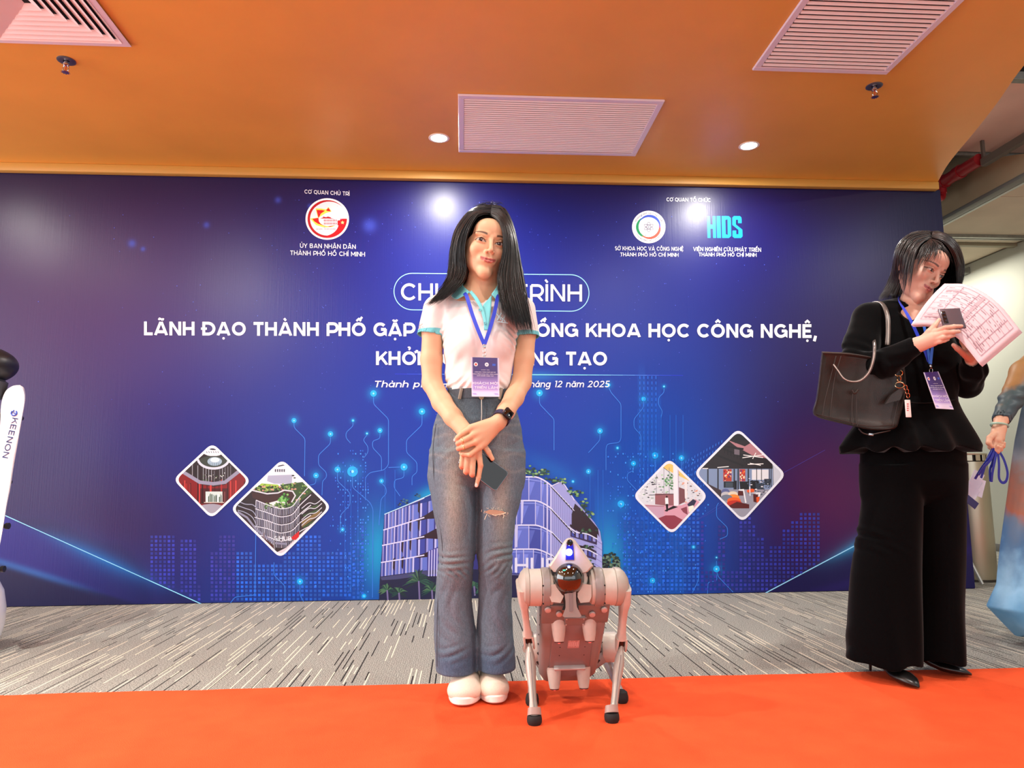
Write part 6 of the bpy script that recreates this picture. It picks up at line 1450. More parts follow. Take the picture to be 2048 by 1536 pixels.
# jaw bracket under the dome
def slab(P, Y0, Y1): return loft([np.array([hp(a, b, Y1) for a, b in P]), np.array([hp(a, b, Y0) for a, b in P])])
jb = obj('chin_bracket', slab([(1129, 1190), (1131, 1205), (1131, 1218), (1125, 1234), (1129, 1237), (1160, 1237), (1163, 1234), (1154, 1216), (1152, 1203), (1152, 1185)], 2.172, 2.20), mg, RD, 20)
obj('bracket_groove', slab([(1138, 1188), (1139, 1225), (1146, 1225), (1145, 1188)], 2.1705, 2.175), mat('groove_grey', (120, 112, 112), .5), jb)
for sx in (-1, 1): obj('chest_shell', slab([(1141+sx*15, 1168), (1141+sx*42, 1172), (1141+sx*42, 1196), (1141+sx*38, 1206), (1141+sx*20, 1208), (1141+sx*14, 1196)], 2.185, 2.235), lg, RD, 20)
obj('neck_gap', slab([(1122, 1180), (1128, 1212), (1124, 1222), (1158, 1222), (1156, 1212), (1160, 1180)], 2.19, 2.215), mat('black_plastic'), RD, 20)
for sx in (-1, 1): obj('side_ear', slab([(1141+sx*33, 1140), (1141+sx*40, 1142), (1141+sx*37, 1152), (1141+sx*33, 1156)], 2.20, 2.24), mat('black_plastic'), hs)
T_, Q_ = text_mesh('G2', .02)
uu = (T_[:, 0]-T_[:, 0].min())/np.ptp(T_[:, 0]); obj('lettering', (np.array([hp(1164+9*(p*.8+(1-q)*.5), 1107+9*(p*1.0+(1-q)*.7), 2.1885) for p, q in zip(uu, T_[:, 1])]), Q_), mat('mark_white', (244, 244, 244), .4), hs, 0)
# front legs
def leg_front(s):
    K = (lambda px, py, Y: at(px, py, Y)) if s < 0 else (lambda px, py, Y: at(px, py, Y))
    if s < 0: hipx, kx, fx = 1045, 1058, 1069; ky, fy = 1288, 1452
    else: hipx, kx, fx = 1248, 1242, 1224; ky, fy = 1294, 1455
    a = K(hipx, 1190, 2.245); k = K(kx, ky, 2.30); f = at(fx, fy-6, 2.205); 
    d = nrm(k-a); side = np.array([1.0, 0, 0]); fwd = nrm(np.cross(side, d)); 
    def ring(c, w, t, n=16): return np.array([c+side*w*math.copysign(abs(math.cos(x))**.6, math.cos(x))+fwd*t*math.copysign(abs(math.sin(x))**.6, math.sin(x)) for x in np.linspace(0, 2*PI, n, endpoint=False)])
    th = obj('thigh', loft([ring(a-d*.03, .016, .045), ring(a+d*.015, .0165, .046), ring(a*.75+k*.25, .0125, .030), ring(a*.45+k*.55, .0105, .020), ring(a*.25+k*.75, .0125, .018), ring(k-d*.025, .0160, .018)]), lg, RD, 40)
    for q in (-1, 1): obj('knee_fork', loft([ring(k-d*.030+side*q*.0125, .0045, .018), ring(k-d*.01+side*q*.0135, .0040, .017), ring(k+d*.012+side*q*.0135, .0036, .012), ring(k+d*.018+side*q*.0130, .002, .006)]), lg, th, 40)
    obj('knee_gap', loft([ring(k-d*.030, .0098, .010), ring(k-d*.003, .0098, .010)]), mat('black_plastic'), th)
    obj('tendon_rod', cyl(k-d*.028+side*.002, k+d*.02+side*.002, .0025, n=10), sil, th)
    d2 = nrm(f-k); fw2 = nrm(np.cross(side, d2))
    def ring2(c, w, t, n=18): return np.array([c+side*w*math.cos(x)+fw2*t*math.sin(x) for x in np.linspace(0, 2*PI, n, endpoint=False)])
    L = [(-.06, .0060, .009), (.04, .0075, .013), (.14, .0135, .018), (.26, .0165, .020), (.40, .0150, .017), (.58, .0115, .014), (.74, .0110, .013), (.86, .0140, .015), (.94, .0185, .018), (1.0, .0200, .019)]
    cf = obj('calf', loft([ring2(k+(f-k)*u, w, t) for u, w, t in L]), mat('robot_calf_silver', (170, 166, 158), .34, .25), RD, 40)
    obj('calf_ridge', tube([k+(f-k)*u-fw2*(t+.0004)*(1 if fw2[1] > 0 else -1) for u, w, t in L[2:-2]], .0012, 6), mat('groove_grey'), cf)
    r = .0205; g = np.array([f[0], f[1], 0])
    obj('rubber_foot', lathe([(r*.90, .0), (r*1.05, .006), (r*1.08, .014), (r*1.02, .022), (r*.9, .026)], g, (0, 0, 1), 28), rub, cf)
    # collar joining calf to foot
    obj('ankle_cup', loft([ring2(np.array([f[0], f[1], .045]), .0185, .018), ring2(np.array([f[0], f[1], .024]), .0210, .0205)]), mat('robot_calf_silver'), cf)
leg_front(-1); leg_front(1)
# hind legs, folded behind the body
for s in (-1, 1):
    hx = U(1150, 1340, 2.46)[0]+s*.118; hp_ = np.array([hx, 2.475, .150]); kn_ = np.array([hx+s*.010, 2.66, .105]); fx = at(1247 if s > 0 else 1066, 1410, 2.36)[0]; ft = np.array([fx, 2.385, .018])
    th = obj('hind_hip', lathe([(.044, -.030), (.048, -.02), (.048, .02), (.040, .032)], hp_, (s, 0, 0), 32), lg, RD)
    obj('hind_thigh', tube([hp_+np.array([s*.014, 0, 0]), (hp_+kn_)/2+np.array([s*.014, 0, .01]), kn_], [.040, .026, .018], 16, flat=.5, up=(0, 0, 1)), lg, th)
    cf = obj('hind_calf', tube([kn_, kn_*.6+ft*.4, kn_*.25+ft*.75, ft], [.013, .017, .011, .015], 14), mat('robot_calf_silver'), RD)
    obj('rubber_foot', lathe([(.017, .0), (.021, .006), (.0215, .018), (.018, .032), (.010, .038)], (ft[0], ft[1], 0), (0, 0, 1), 24), rub, cf)
    obj('shoulder_link', cyl(T3((s*.06, .335, -.01)), hp_, .030, .034, 20), mg, RD)
RD.location.z += .003
# ------------------------------------------------------------------ person in black reading papers
P2 = thing('person', 'person in a black peplum blazer and wide black trousers reading a sheaf of papers', 'person', (1.60, 2.62, 0))
M2 = rot('Y', 17)@rot('Z', 24)@rot('X', 20); S2 = 1.0
O2 = at(1871, 546, 2.50)-M2@np.array([0, -.078, .002])*S2
SK2 = (206, 160, 140)
def neck2(s, L):
    s.cap(L(at(1838, 580, 2.60)), L(at(1822, 622, 2.63)), .049, .055, .012)
    s.ball(L(at(1822, 655, 2.62)), (.095, .085, .09), .03)
hv, hf, hc = head_mesh(M2, S2, O2, SK2, (176, 98, 96), extra=neck2, eye_gaze=(.001, -.003), smile=-.3, lid=.45, lo=(-.17, -.135, -.27), h=.0018, brow=(70, 54, 50), blush=.15)
rs2 = A3([(1742, 640, 2.62), (1718, 735, 2.57), (1770, 722, 2.47), (1815, 698, 2.40), (1834, 689, 2.375)])
s = Sdf(); s.chain(rs2, [.040, .036, .033, .027, .0245], .02)
hand(s, None, [(at(1834, 689, 2.375), at(1870, 664, 2.345), .021, .012), (at(1834, 690, 2.375), at(1870, 672, 2.338), .020, .013), (at(1834, 692, 2.375), at(1870, 679, 2.340), .020, .012), (at(1836, 694, 2.375), at(1868, 686, 2.347), .018, .011)],
     [([at(1870, 664, 2.340), at(1890, 656, 2.318), at(1908, 653, 2.314), at(1923, 652, 2.318)], [.0105, .0085, .0075, .0058]),
      ([at(1870, 672, 2.336), at(1890, 666, 2.314), at(1906, 664, 2.311), at(1918, 663, 2.317)], [.0105, .0088, .0078, .0060]),
      ([at(1870, 679, 2.338), at(1886, 675, 2.316), at(1898, 673, 2.315), at(1908, 671, 2.322)], [.0100, .0085, .0076, .0058]),
      ([at(1868, 686, 2.345), at(1880, 683, 2.326), at(1889, 681, 2.324), at(1896, 679, 2.330)], [.0090, .0078, .0068, .0054]),
      ([at(1846, 680, 2.365), at(1858, 664, 2.352), at(1870, 651, 2.346), at(1878, 640, 2.346)], [.0140, .0110, .0090, .0068])])
ra2 = s.mesh((1.30, 2.27, 1.12), (1.72, 2.70, 1.36), .0020)
ls2 = A3([(1898, 648, 2.66), (1935, 768, 2.60), (1946, 735, 2.50), (1945, 722, 2.47)])
s = Sdf(); s.chain(ls2, [.040, .036, .028, .024], .02)
hand(s, None, [(at(1945, 722, 2.47), at(1931, 703, 2.43), .021, .014), (at(1946, 722, 2.47), at(1940, 695, 2.44), .020, .014), (at(1944, 724, 2.47), at(1948, 695, 2.45), .020, .013)],
     [([at(1938, 716, 2.45), at(1926, 706, 2.415), at(1915, 697, 2.393), at(1907, 690, 2.385)], [.0145, .0110, .0095, .0072]),
      ([at(1933, 700, 2.43), at(1925, 684, 2.425), at(1920, 668, 2.425), at(1916, 656, 2.425)], [.0100, .0090, .0080, .0060]),
      ([at(1940, 696, 2.44), at(1936, 676, 2.435), at(1934, 658, 2.43), at(1932, 645, 2.43)], [.0100, .0090, .0080, .0060]),
      ([at(1947, 696, 2.45), at(1947, 678, 2.44), at(1947, 662, 2.435), at(1946, 650, 2.435)], [.0100, .0088, .0078, .0060]),
      ([at(1953, 700, 2.455), at(1957, 684, 2.445), at(1959, 672, 2.44), at(1960, 663, 2.44)], [.0090, .0078, .0070, .0055])])
la2 = s.mesh((1.58, 2.33, 1.05), (1.96, 2.74, 1.36), .0024)
bv, bf = joinq((hv, hf), ra2, la2)
obj('body', (bv, bf), M_skin, P2, 180, cols=np.vstack([hc, hand_tint(ra2[0], [(at(1890, 660, 2.31), .012, (200, 120, 100))], SK2), hand_tint(la2[0], [(at(1908, 691, 2.385), .006, (236, 206, 196))], SK2)]))
# blazer
blkc = mat('black_velvet', (6, 6, 7), .92, spec=.08, sheen=.12, noise=300, var=.2)
s = Sdf()
def l2(py, x0, x1, cy, ry, Y=2.58): return (zp(py, Y, 1830), (xp(x0, py, Y)+xp(x1, py, Y))/2, cy, (xp(x1, py, Y)-xp(x0, py, Y))/2, ry)
s.col([l2(606, 1788, 1856, 2.635, .05), l2(616, 1768, 1872, 2.635, .07), l2(635, 1756, 1898, 2.635, .095), l2(670, 1752, 1915, 2.63, .115), l2(710, 1755, 1926, 2.62, .120), l2(750, 1757, 1928, 2.62, .112), l2(796, 1757, 1922, 2.62, .098), l2(825, 1742, 1932, 2.62, .115), l2(860, 1718, 1946, 2.62, .140), l2(892, 1696, 1960, 2.62, .158), l2(900, 1698, 1958, 2.62, .158)], .02)
s.cap(at(1790, 620, 2.635), at(1738, 637, 2.625), .045, .055, .03).cap(at(1845, 622, 2.64), at(1892, 646, 2.65), .045, .050, .03)
s.chain(A3([(1738, 638, 2.625), (1722, 690, 2.60), (1716, 737, 2.565), (1770, 727, 2.47), (1824, 695, 2.39)]), [.060, .063, .058, .052, .0345], .02)
s.chain(A3([(1894, 648, 2.655), (1918, 710, 2.64), (1934, 768, 2.60), (1947, 738, 2.50), (1946, 722, 2.468)]), [.054, .056, .052, .044, .0345], .02)
s.cap(at(1822, 697, 2.395), at(1850, 682, 2.36), .0265, .030, .003, mode='cut').cap(at(1946, 726, 2.475), at(1944, 706, 2.43), .0255, .030, .003, mode='cut')
s.cap(at(1828, 580, 2.61), at(1822, 610, 2.62), .055, .055, .005, mode='cut').cap(at(1820, 612, 2.53), at(1842, 672, 2.475), .046, .004, .004, mode='cut').cap(at(1822, 606, 2.50), at(1840, 660, 2.45), .04, .01, .004, mode='cut')
def blazer_mod(P):
    x, y, z = P.T; a = np.arctan2(y-2.62, x-1.60); w = sst(zp(800, 2.58), zp(895, 2.58), z)
    d = .010*np.sin(a*9+1)*w
    for (px, py, ang, L, f, amp) in ((1722, 700, 60, .05, 170, .004), (1728, 745, 20, .05, 160, .005), (1765, 735, 95, .05, 150, .004), (1945, 755, 30, .05, 170, .004), (1875, 740, 75, .07, 100, .003), (1850, 720, 120, .07, 110, .003)):
        c = at(px, py, 2.52); q = R(ang); u = (x-c[0])*math.cos(q)+(z-c[2])*math.sin(q); d = d+amp*np.sin(u*f)*np.exp(-((x-c[0])**2+(z-c[2])**2)/(2*(L*.6)**2))
    return d.astype(np.float32)
s.mod = blazer_mod
V, Fc = s.mesh((1.22, 2.30, .78), (2.02, 2.86, 1.40), .0036)
bz = obj('blazer', (V, Fc), blkc, P2, 180)
obj('waist_seam', tube(smooth_path(A3([(1800, 802, 2.515), (1840, 806, 2.508), (1880, 804, 2.515), (1912, 799, 2.545)]), 6), .002, 6), mat('black_seam', (4, 4, 4), .9), bz)
# trousers
s = Sdf()
s.col([l2(870, 1745, 1930, 2.62, .10), l2(905, 1737, 1940, 2.62, .115), l2(960, 1737, 1941, 2.62, .118), l2(990, 1738, 1941, 2.62, .10), l2(1010, 1750, 1930, 2.62, .06)], .02)
s.col([l2(930, 1738, 1846, 2.61, .105), l2(1000, 1738, 1844, 2.60, .105), l2(1077, 1728, 1844, 2.60, .105), l2(1150, 1715, 1842, 2.60, .110), l2(1284, 1703, 1838, 2.60, .125), l2(1332, 1703, 1836, 2.60, .13)], .014)
s.col([l2(930, 1834, 1940, 2.63, .105), l2(1000, 1836, 1940, 2.63, .105), l2(1077, 1840, 1939, 2.63, .105), l2(1150, 1842, 1938, 2.63, .110), l2(1284, 1840, 1935, 2.63, .120), l2(1330, 1840, 1930, 2.63, .125)], .014)
def trous_mod(P):
    x, y, z = P.T; d = .006*np.sin(x*46+.8*np.sin(z*5))*sst(.9, .1, z)
    for (px, py, ang, lx, lz, f, amp) in ((1750, 1075, 60, .06, .03, 170, .006), (1765, 1095, 50, .07, .025, 150, .005), (1725, 1300, 20, .04, .06, 120, .004)):
        c = at(px, py, 2.5); q = R(ang); u = (x-c[0])*math.cos(q)+(z-c[2])*math.sin(q); d = d+amp*np.sin(u*f)*np.exp(-((x-c[0])/lx)**2-((z-c[2])/lz)**2)
    return d.astype(np.float32)
s.mod = trous_mod
s.add(lambda P: .055-P[:, 2]*1.0, .003, 'and')
V, Fc = s.mesh((1.22, 2.42, .03), (1.94, 2.80, .90), .0055)
obj('trousers', (V, Fc), mat('black_crepe', (5, 5, 6), .92, spec=.06, sheen=.08, noise=200, var=.2), P2, 180)
def pump(heel, toe, nm='shoe'):
    a = onz(*heel, .004); b = onz(*toe, .004); d = nrm(b-a); L = .235; b = b; a = b-d*L; sd = np.array([-d[1], d[0], 0]); up = np.array([0, 0, 1.])
    T = lambda u, v, z: a+d*u*L+sd*v+up*z
    rings = []
    for u, w, z0, z1 in ((0, .016, .060, .115), (.04, .026, .058, .118), (.16, .030, .055, .110), (.30, .029, .044, .082), (.45, .030, .024, .056), (.60, .036, .010, .044), (.72, .040, .005, .042), (.84, .032, .004, .034), (.93, .018, .004, .024), (1.0, .004, .005, .012)):
        rings.append(np.array([T(u, w*math.cos(t), (z0+z1)/2+(z1-z0)/2*math.sin(t)) for t in np.linspace(0, 2*PI, 20, endpoint=False)]))
    o = obj(nm, loft(rings), mat('black_leather', (14, 12, 12), .3, spec=.5), P2, 60)
    obj('heel', tube([T(.05, 0, .070), T(.03, 0, .04), T(.015, 0, .004)], [.014, .006, .0045], 12), mat('black_leather'), o)
    P = np.array([T(.10, .034*math.cos(t), .125+.006*math.sin(t))+d*.034*math.sin(t) for t in np.linspace(0, 2*PI, 24, endpoint=False)]); obj('ankle_strap', tube(np.vstack([P, P[:1]]), .0028, 6, cap=False), mat('black_leather'), o)
    obj('foot', tube([T(.14, 0, .105), T(.20, 0, .090), T(.32, 0, .072), T(.50, 0, .045)], [.026, .027, .027, .024], 14), mat('foot_skin', (196, 146, 124), .5), o)
pump((1748, 1346), (1838, 1379)); pump((1850, 1343), (1944, 1354))
# hair
hair = []
s = Sdf(); s.ball((0, .024, .038), (.0790, .094, .0820), .01); s.ball((0, -.115, -.045), (.072, .105, .108), .006, mode='cut').ball((-.08, -.01, -.05), (.03, .05, .06), .006, mode='cut').ball((0, -.06, -.11), (.07, .12, .06), .006, mode='cut')
V, Fc = s.mesh((-.12, -.14, -.10), (.12, .15, .14), .004); hair.append(((V*S2)@M2.T+O2, Fc))
s = Sdf(); s.chain(A3([(1826, 505, 2.63), (1806, 550, 2.66), (1788, 590, 2.67)]), [.034, .032, .016], .02).chain(A3([(1850, 520, 2.68), (1835, 580, 2.70), (1822, 615, 2.70)]), [.06, .05, .02], .02)
hair.append(s.mesh((1.36, 2.5, 1.25), (1.78, 2.84, 1.62), .005))
g = [A3(q) for q in ([(1862, 476, 2.50), (1842, 486, 2.475), (1829, 508, 2.46), (1822, 540, 2.468), (1818, 570, 2.485), (1817, 600, 2.50)],
    [(1858, 466, 2.54), (1820, 473, 2.53), (1799, 498, 2.53), (1794, 528, 2.56), (1792, 562, 2.60), (1776, 594, 2.63)],
    [(1860, 464, 2.58), (1822, 469, 2.60), (1796, 495, 2.64), (1789, 530, 2.68), (1776, 570, 2.70), (1754, 603, 2.70)],
    [(1862, 465, 2.6), (1845, 470, 2.68), (1830, 500, 2.72), (1822, 550, 2.74), (1815, 595, 2.73), (1806, 622, 2.71)],
    [(1863, 465, 2.6), (1880, 468, 2.68), (1890, 500, 2.71), (1890, 550, 2.73), (1880, 590, 2.72), (1872, 615, 2.70)],
    [(1864, 465, 2.6), (1890, 469, 2.62), (1911, 490, 2.64), (1920, 520, 2.66), (1920, 555, 2.66), (1912, 595, 2.66)],
    [(1866, 467, 2.54), (1892, 472, 2.51), (1911, 490, 2.51), (1921, 512, 2.53), (1924, 535, 2.54), (1919, 566, 2.55)],
    [(1864, 475, 2.50), (1884, 480, 2.47), (1901, 495, 2.46), (1911, 514, 2.47), (1917, 536, 2.48), (1916, 560, 2.49)])]
hair.append(locks(g[1:7], 1000, .0034, seed=11, jit=.004)); hair.append(locks(g[:3], 200, .0024, seed=12, jit=.005, tips=.5)); hair.append(locks(g[6:], 200, .0024, seed=13, jit=.004, tips=.4))
bang = [A3(q) for q in ([(1860, 480, 2.49), (1846, 492, 2.445), (1836, 512, 2.43), (1829, 535, 2.438), (1824, 556, 2.45)], [(1860, 479, 2.49), (1855, 492, 2.44), (1848, 508, 2.42), (1841, 524, 2.42), (1836, 540, 2.43)], [(1861, 479, 2.49), (1868, 489, 2.435), (1868, 502, 2.41), (1862, 515, 2.41), (1853, 527, 2.42)], [(1862, 478, 2.49), (1880, 486, 2.44), (1892, 500, 2.42), (1900, 514, 2.43), (1906, 528, 2.44)])]
hair.append(locks(bang, 110, .0016, seed=14, jit=.003, tips=.5, wav=.004))
fly = [A3(q) for q in ([(1800, 520, 2.6), (1780, 560, 2.66), (1750, 602, 2.68)], [(1830, 468, 2.55), (1840, 462, 2.55), (1860, 459, 2.55)], [(1900, 476, 2.55), (1918, 490, 2.55), (1930, 512, 2.55)])]
hair.append(locks(fly, 50, .0007, seed=15, jit=.008))
obj('hair', joinq(*hair), mat('dark_hair', (34, 29, 29), .38, spec=.6, noise=60, var=.3), P2, 180)
# papers
PP = thing('paper_sheaf', 'sheaf of pink-tinted printed sheets held up in front of the reader in black', 'papers', at(1930, 660, 2.38))
def paper_at(u, v, o=0):
    A = [(1822, 650, 2.40), (1868, 652, 2.385), (1915, 676, 2.36), (1961, 730, 2.335)]; B = [(1889, 567, 2.45), (1938, 571, 2.44), (1992, 603, 2.42), (2041, 662, 2.40)]
    def bz_(P, t):
        P = [np.array(q, float) for q in P]; t3 = t*3; k = min(int(t3), 2); f = t3-k; Q = np.vstack([2*P[0]-P[1], P, 2*P[3]-P[2]]); p0, p1, p2, p3 = Q[k:k+4]
        return .5*((2*p1)+(-p0+p2)*f+(2*p0-5*p1+4*p2-p3)*f*f+(-p0+3*p1-3*p2+p3)*f**3)
    a, b = bz_(A, u), bz_(B, u); m = (a+b)/2+np.array([4*math.sin(PI*v), -5.5*math.sin(PI*v)*(1-u*.8), 0]); 
    q = a*(1-v)+b*v+np.array([0, -7*math.sin(PI*v)*(1-u), -.010*math.sin(PI*v)*(1-u)]); return at(q[0], q[1], q[2]+o)
pm = mat('pale_pink_paper', (228, 196, 202), .7, spec=.25)
for k in range(4):
    n, m = 28, 18; o_ = .0035*k
    G = np.array([[paper_at(i/n, j/m, o_)+np.array([.0022*k, 0, -.0020*k]) for j in range(m+1)] for i in range(n+1)])
    Fc = [(i*(m+1)+j, (i+1)*(m+1)+j, (i+1)*(m+1)+j+1, i*(m+1)+j+1) for i in range(n) for j in range(m)]
    sh_ = obj('paper_sheet', (G.reshape(-1, 3), Fc), pm, PP, 180); md = sh_.modifiers.new('t', 'SOLIDIFY'); md.thickness = .0007
    if k == 0: top = sh_
gm = mat('table_ink', (176, 138, 150), .7); gs_ = mat('grey_shading', (196, 164, 172), .7)
def pline(P, w, m_, nm='table_rule'):
    out = []
    for (u0, v0), (u1, v1) in zip(P[:-1], P[1:]):
        K = 10; pts = [(u0+(u1-u0)*t, v0+(v1-v0)*t) for t in np.linspace(0, 1, K)]
        V = []; du, dv = u1-u0, v1-v0; l = math.hypot(du*1.2, dv); a, b = -dv/l*w/2, du/l*w/2
        for u, v in pts: V += [paper_at(u+a, v+b, -.0018), paper_at(u-a, v-b, -.0018)]
        out.append((np.array(V), [(2*k, 2*k+1, 2*k+3, 2*k+2) for k in range(K-1)]))
    return merge(*out)
L_ = []
for v in (.12, .24, .36, .48, .60, .72, .84, .93): L_.append(pline([(.08, v), (.94, v)], .006, gm))
for u in (.08, .30, .50, .62, .74, .86, .94): L_.append(pline([(u, .12), (u, .93)], .006, gm))
obj('table_rule', merge(*L_), gm, top, 0)
obj('table_shading', merge(pline([(.56, .13), (.56, .92)], .035, gs_), pline([(.10, .18), (.92, .18)], .03, gs_), pline([(.12, .80), (.40, .80)], .03, gs_)), gs_, top, 0)
rw_ = random.Random(9); L_ = []
for k in range(150):
    u = rw_.uniform(.12, .88); v = rw_.choice([.15, .21, .28, .33, .40, .44, .52, .56, .64, .68, .76, .80, .88]); L_.append(pline([(u, v), (min(u+rw_.uniform(.015, .05), .92), v)], .010, gm))
obj('printed_words', merge(*L_), mat('word_ink', (150, 114, 130), .7), top, 0)['kind'] = 'stuff'
# phone in the reader's hand
PH2 = thing('smartphone', 'grey smartphone with a black camera bar held against the pink papers', 'phone', at(1900, 638, 2.33))
ph = np.array([at(1873, 655, 2.345), at(1917, 652, 2.330), at(1934, 621, 2.345), at(1891, 622, 2.362)])
c = ph.mean(0); e1 = nrm(ph[1]-ph[0]+ph[2]-ph[3]); e2 = nrm(ph[3]-ph[0]); e2 = nrm(e2-e1*np.dot(e1, e2)); Mq = np.stack([e1, np.cross(e2, e1), e2], 1)
wq, hq = np.linalg.norm(ph[1]-ph[0]), np.linalg.norm(ph[3]-ph[0])
Mq[:, 1] = -np.cross(e1, e2) if -np.cross(e1, e2)[1] > 0 else np.cross(e1, e2)
obj('phone_body', xf(box((0, 0, 0), (wq*1.02, .008, hq*1.05), .0038, 3), Mq, c), mat('phone_grey', (96, 84, 92), .25, .4), PH2)
obj('camera_bar', xf(box((-wq*.33, -.0048, hq*.05), (wq*.20, .003, hq*.62), .0012, 2), Mq, c), mat('camera_black', (14, 12, 16), .1, coat=1), PH2)
for k in (-1, 0, 1): obj('camera_lens', lathe([(.0040, 0), (.0042, .0012), (.002, .0014)], c+Mq@np.array([-wq*.33, -.0062, hq*(.05+.19*k)]), -Mq[:, 1], 14), mat('lens_grey', (60, 60, 70), .1, .5), PH2)
# badge of the reader
LB2 = thing('name_badge', 'purple name badge tilted on a blue lanyard against the black blazer', 'badge', at(1877, 780, 2.44))
Ml2 = mat('bright_blue_lanyard', (50, 110, 214), .55)
ribbon(A3([(1815, 592, 2.69), (1800, 595, 2.66), (1799, 603, 2.58), (1808, 618, 2.52), (1822, 642, 2.485), (1836, 672, 2.472), (1849, 700, 2.46), (1858, 724, 2.455)]), .012, Mlan, 'lanyard_strap', LB2)
ribbon(A3([(1845, 640, 2.475), (1852, 670, 2.46), (1856, 700, 2.455), (1860, 728, 2.452)]), .010, Ml2, 'lanyard_strap', LB2); ribbon(A3([(1872, 640, 2.475), (1868, 670, 2.46), (1864, 700, 2.453), (1861, 728, 2.450)]), .010, Ml2, 'lanyard_strap', LB2)
obj('clip', merge(box(at(1861, 732, 2.448), (.009, .005, .010), .002), *[tube(np.vstack([q, q[:1]]), .0011, 6, cap=False) for q in (np.array([at(1862+3.2*math.cos(t), 741+5*math.sin(t), 2.446) for t in np.linspace(0, 2*PI, 16, endpoint=False)]),)]), stl, LB2)
badge([at(1847, 745, 2.440), at(1876, 743, 2.452), at(1907, 819, 2.452), at(1872, 817, 2.436)], 2.44, LB2)
# handbag
BG = thing('handbag', 'large dark brown leather tote bag hanging from the black-sleeved arm', 'bag', at(1715, 858, 2.52))
lea = mat('brown_leather', (46, 39, 36), .42, spec=.45, noise=14, var=.12, bump=(260, .25))
O_L = [(1643, 703), (1668, 704), (1700, 706), (1740, 712), (1775, 719), (1805, 727), (1811, 750), (1812, 775), (1808, 805), (1800, 835), (1792, 856), (1765, 861), (1735, 859), (1700, 851), (1665, 843), (1636, 835), (1625, 824), (1631, 800), (1636, 765), (1640, 730)]
def bagring(Y, s_, dz=0):
    P = smooth_path([(a, b, 0) for a, b in O_L+O_L[:1]], 4)[:-1, :2]; c_ = np.array([1720, 785]); return np.array([at(*(c_+(q-c_)*s_*(np.array([1, 1]) if q[1] > 730 else np.array([1, 1]))), Y) for q in P])
rings = [bagring(2.478, .90), bagring(2.466, .965), bagring(2.472, .99), bagring(2.53, 1.0), bagring(2.60, .99), bagring(2.612, .95)]
o = obj('bag_body', loft(rings), lea, BG, 60)
def bl(P, Y, r, nm, m_=lea, flat=1.0): return obj(nm, tube(smooth_path([at(a, b, Y) for a, b in P], 5), r, 8, flat=flat), m_, BG)
seamm = mat('bag_seam', (40, 31, 28), .5)
for P in ([(1672, 712), (1660, 760), (1650, 800), (1645, 832)], [(1682, 712), (1668, 765), (1660, 835)], [(1706, 784), (1704, 815), (1706, 850)], [(1714, 784), (1713, 815), (1715, 852)], [(1806, 735), (1798, 790), (1786, 852)], [(1633, 828), (1665, 836), (1735, 852), (1790, 849)]): bl(P, 2.4665, .0016, 'seam', seamm)
bl([(1704, 779), (1709, 786), (1716, 779)], 2.464, .005, 'leather_knot')
obj('gusset_fold', prism([at(a, b, 2.452) for a, b in ((1770, 808), (1782, 790), (1806, 772), (1811, 776), (1800, 800))], (0, .012, 0)), lea, BG, 20)
hm = mat('handle_leather', (84, 76, 72), .35, spec=.5)
obj('handle', tube(smooth_path([at(1667, 729, 2.462), at(1676, 741, 2.455), at(1688, 757, 2.450), at(1704, 763, 2.450), at(1722, 760, 2.450), at(1738, 744, 2.440), at(1747, 718, 2.43), at(1749, 694, 2.44), at(1748, 682, 2.50)], 6), .0075, 10, flat=.45), hm, BG, 180)
obj('handle_piping', tube(smooth_path([at(1667, 729, 2.457), at(1676, 741, 2.449), at(1688, 757, 2.444), at(1704, 763, 2.444), at(1722, 760, 2.444), at(1738, 744, 2.434), at(1747, 718, 2.424), at(1749, 694, 2.434)], 6), .0018, 6), mat('pale_edge', (176, 168, 160), .4), BG, 180)
obj('shoulder_strap', tube(smooth_path([at(1740, 607, 2.66), at(1758, 604, 2.61), at(1768, 612, 2.555), at(1775, 632, 2.51), at(1776.5, 660, 2.49), at(1775, 690, 2.47)], 6), .0085, 10, flat=.4), hm, BG, 180)
obj('strap_piping', tube(smooth_path([at(1769, 613, 2.548), at(1776, 632, 2.503), at(1777.5, 660, 2.483), at(1776, 690, 2.463)], 6), .0016, 6), mat('pale_edge'), BG, 180)
obj('underside_strap', tube(smooth_path([at(1717, 857, 2.48), at(1726, 866, 2.475), at(1740, 869, 2.47), at(1762, 865, 2.47), at(1780, 861, 2.475)], 5), .0045, 8, flat=.5), seamm, BG)
gold2 = mat('pale_gold', (226, 206, 160), .2, 1)
obj('buckle', box(at(1742, 869, 2.466), (.018, .004, .009), .002, 2, rot('Y', 8)), mat('steel'), BG)
def loop(px, py, Y, rx, ry, r, nm, m_=gold2, parent=None):
    P = np.array([at(px+rx*math.cos(t), py+ry*math.sin(t), Y+.003*math.sin(2*t)) for t in np.linspace(0, 2*PI, 26, endpoint=False)]); return obj(nm, tube(np.vstack([P, P[:1]]), r, 8, cap=False), m_, parent or BG)
obj('stud', box(at(1791, 731, 2.452), (.010, .012, .016), .004, 3), gold2, BG)
CH = thing('bag_charm', 'white tag charm on gold rings clipped to the brown bag', 'charm', at(1812, 815, 2.445))
loop(1797, 746, 2.450, 8, 6, .0018, 'ring', parent=CH); loop(1798, 757, 2.448, 3.5, 6, .0022, 'chain_link', mat('bronze', (170, 130, 90), .3, 1), CH); loop(1799, 770, 2.446, 9, 6, .0018, 'ring', parent=CH)
for k, (x, y) in enumerate(((1811, 775), (1814, 783), (1816, 791))): loop(x, y, 2.444, 3, 5, .0017, 'chain_link', mat('rose_gold', (200, 140, 110), .25, 1), CH)
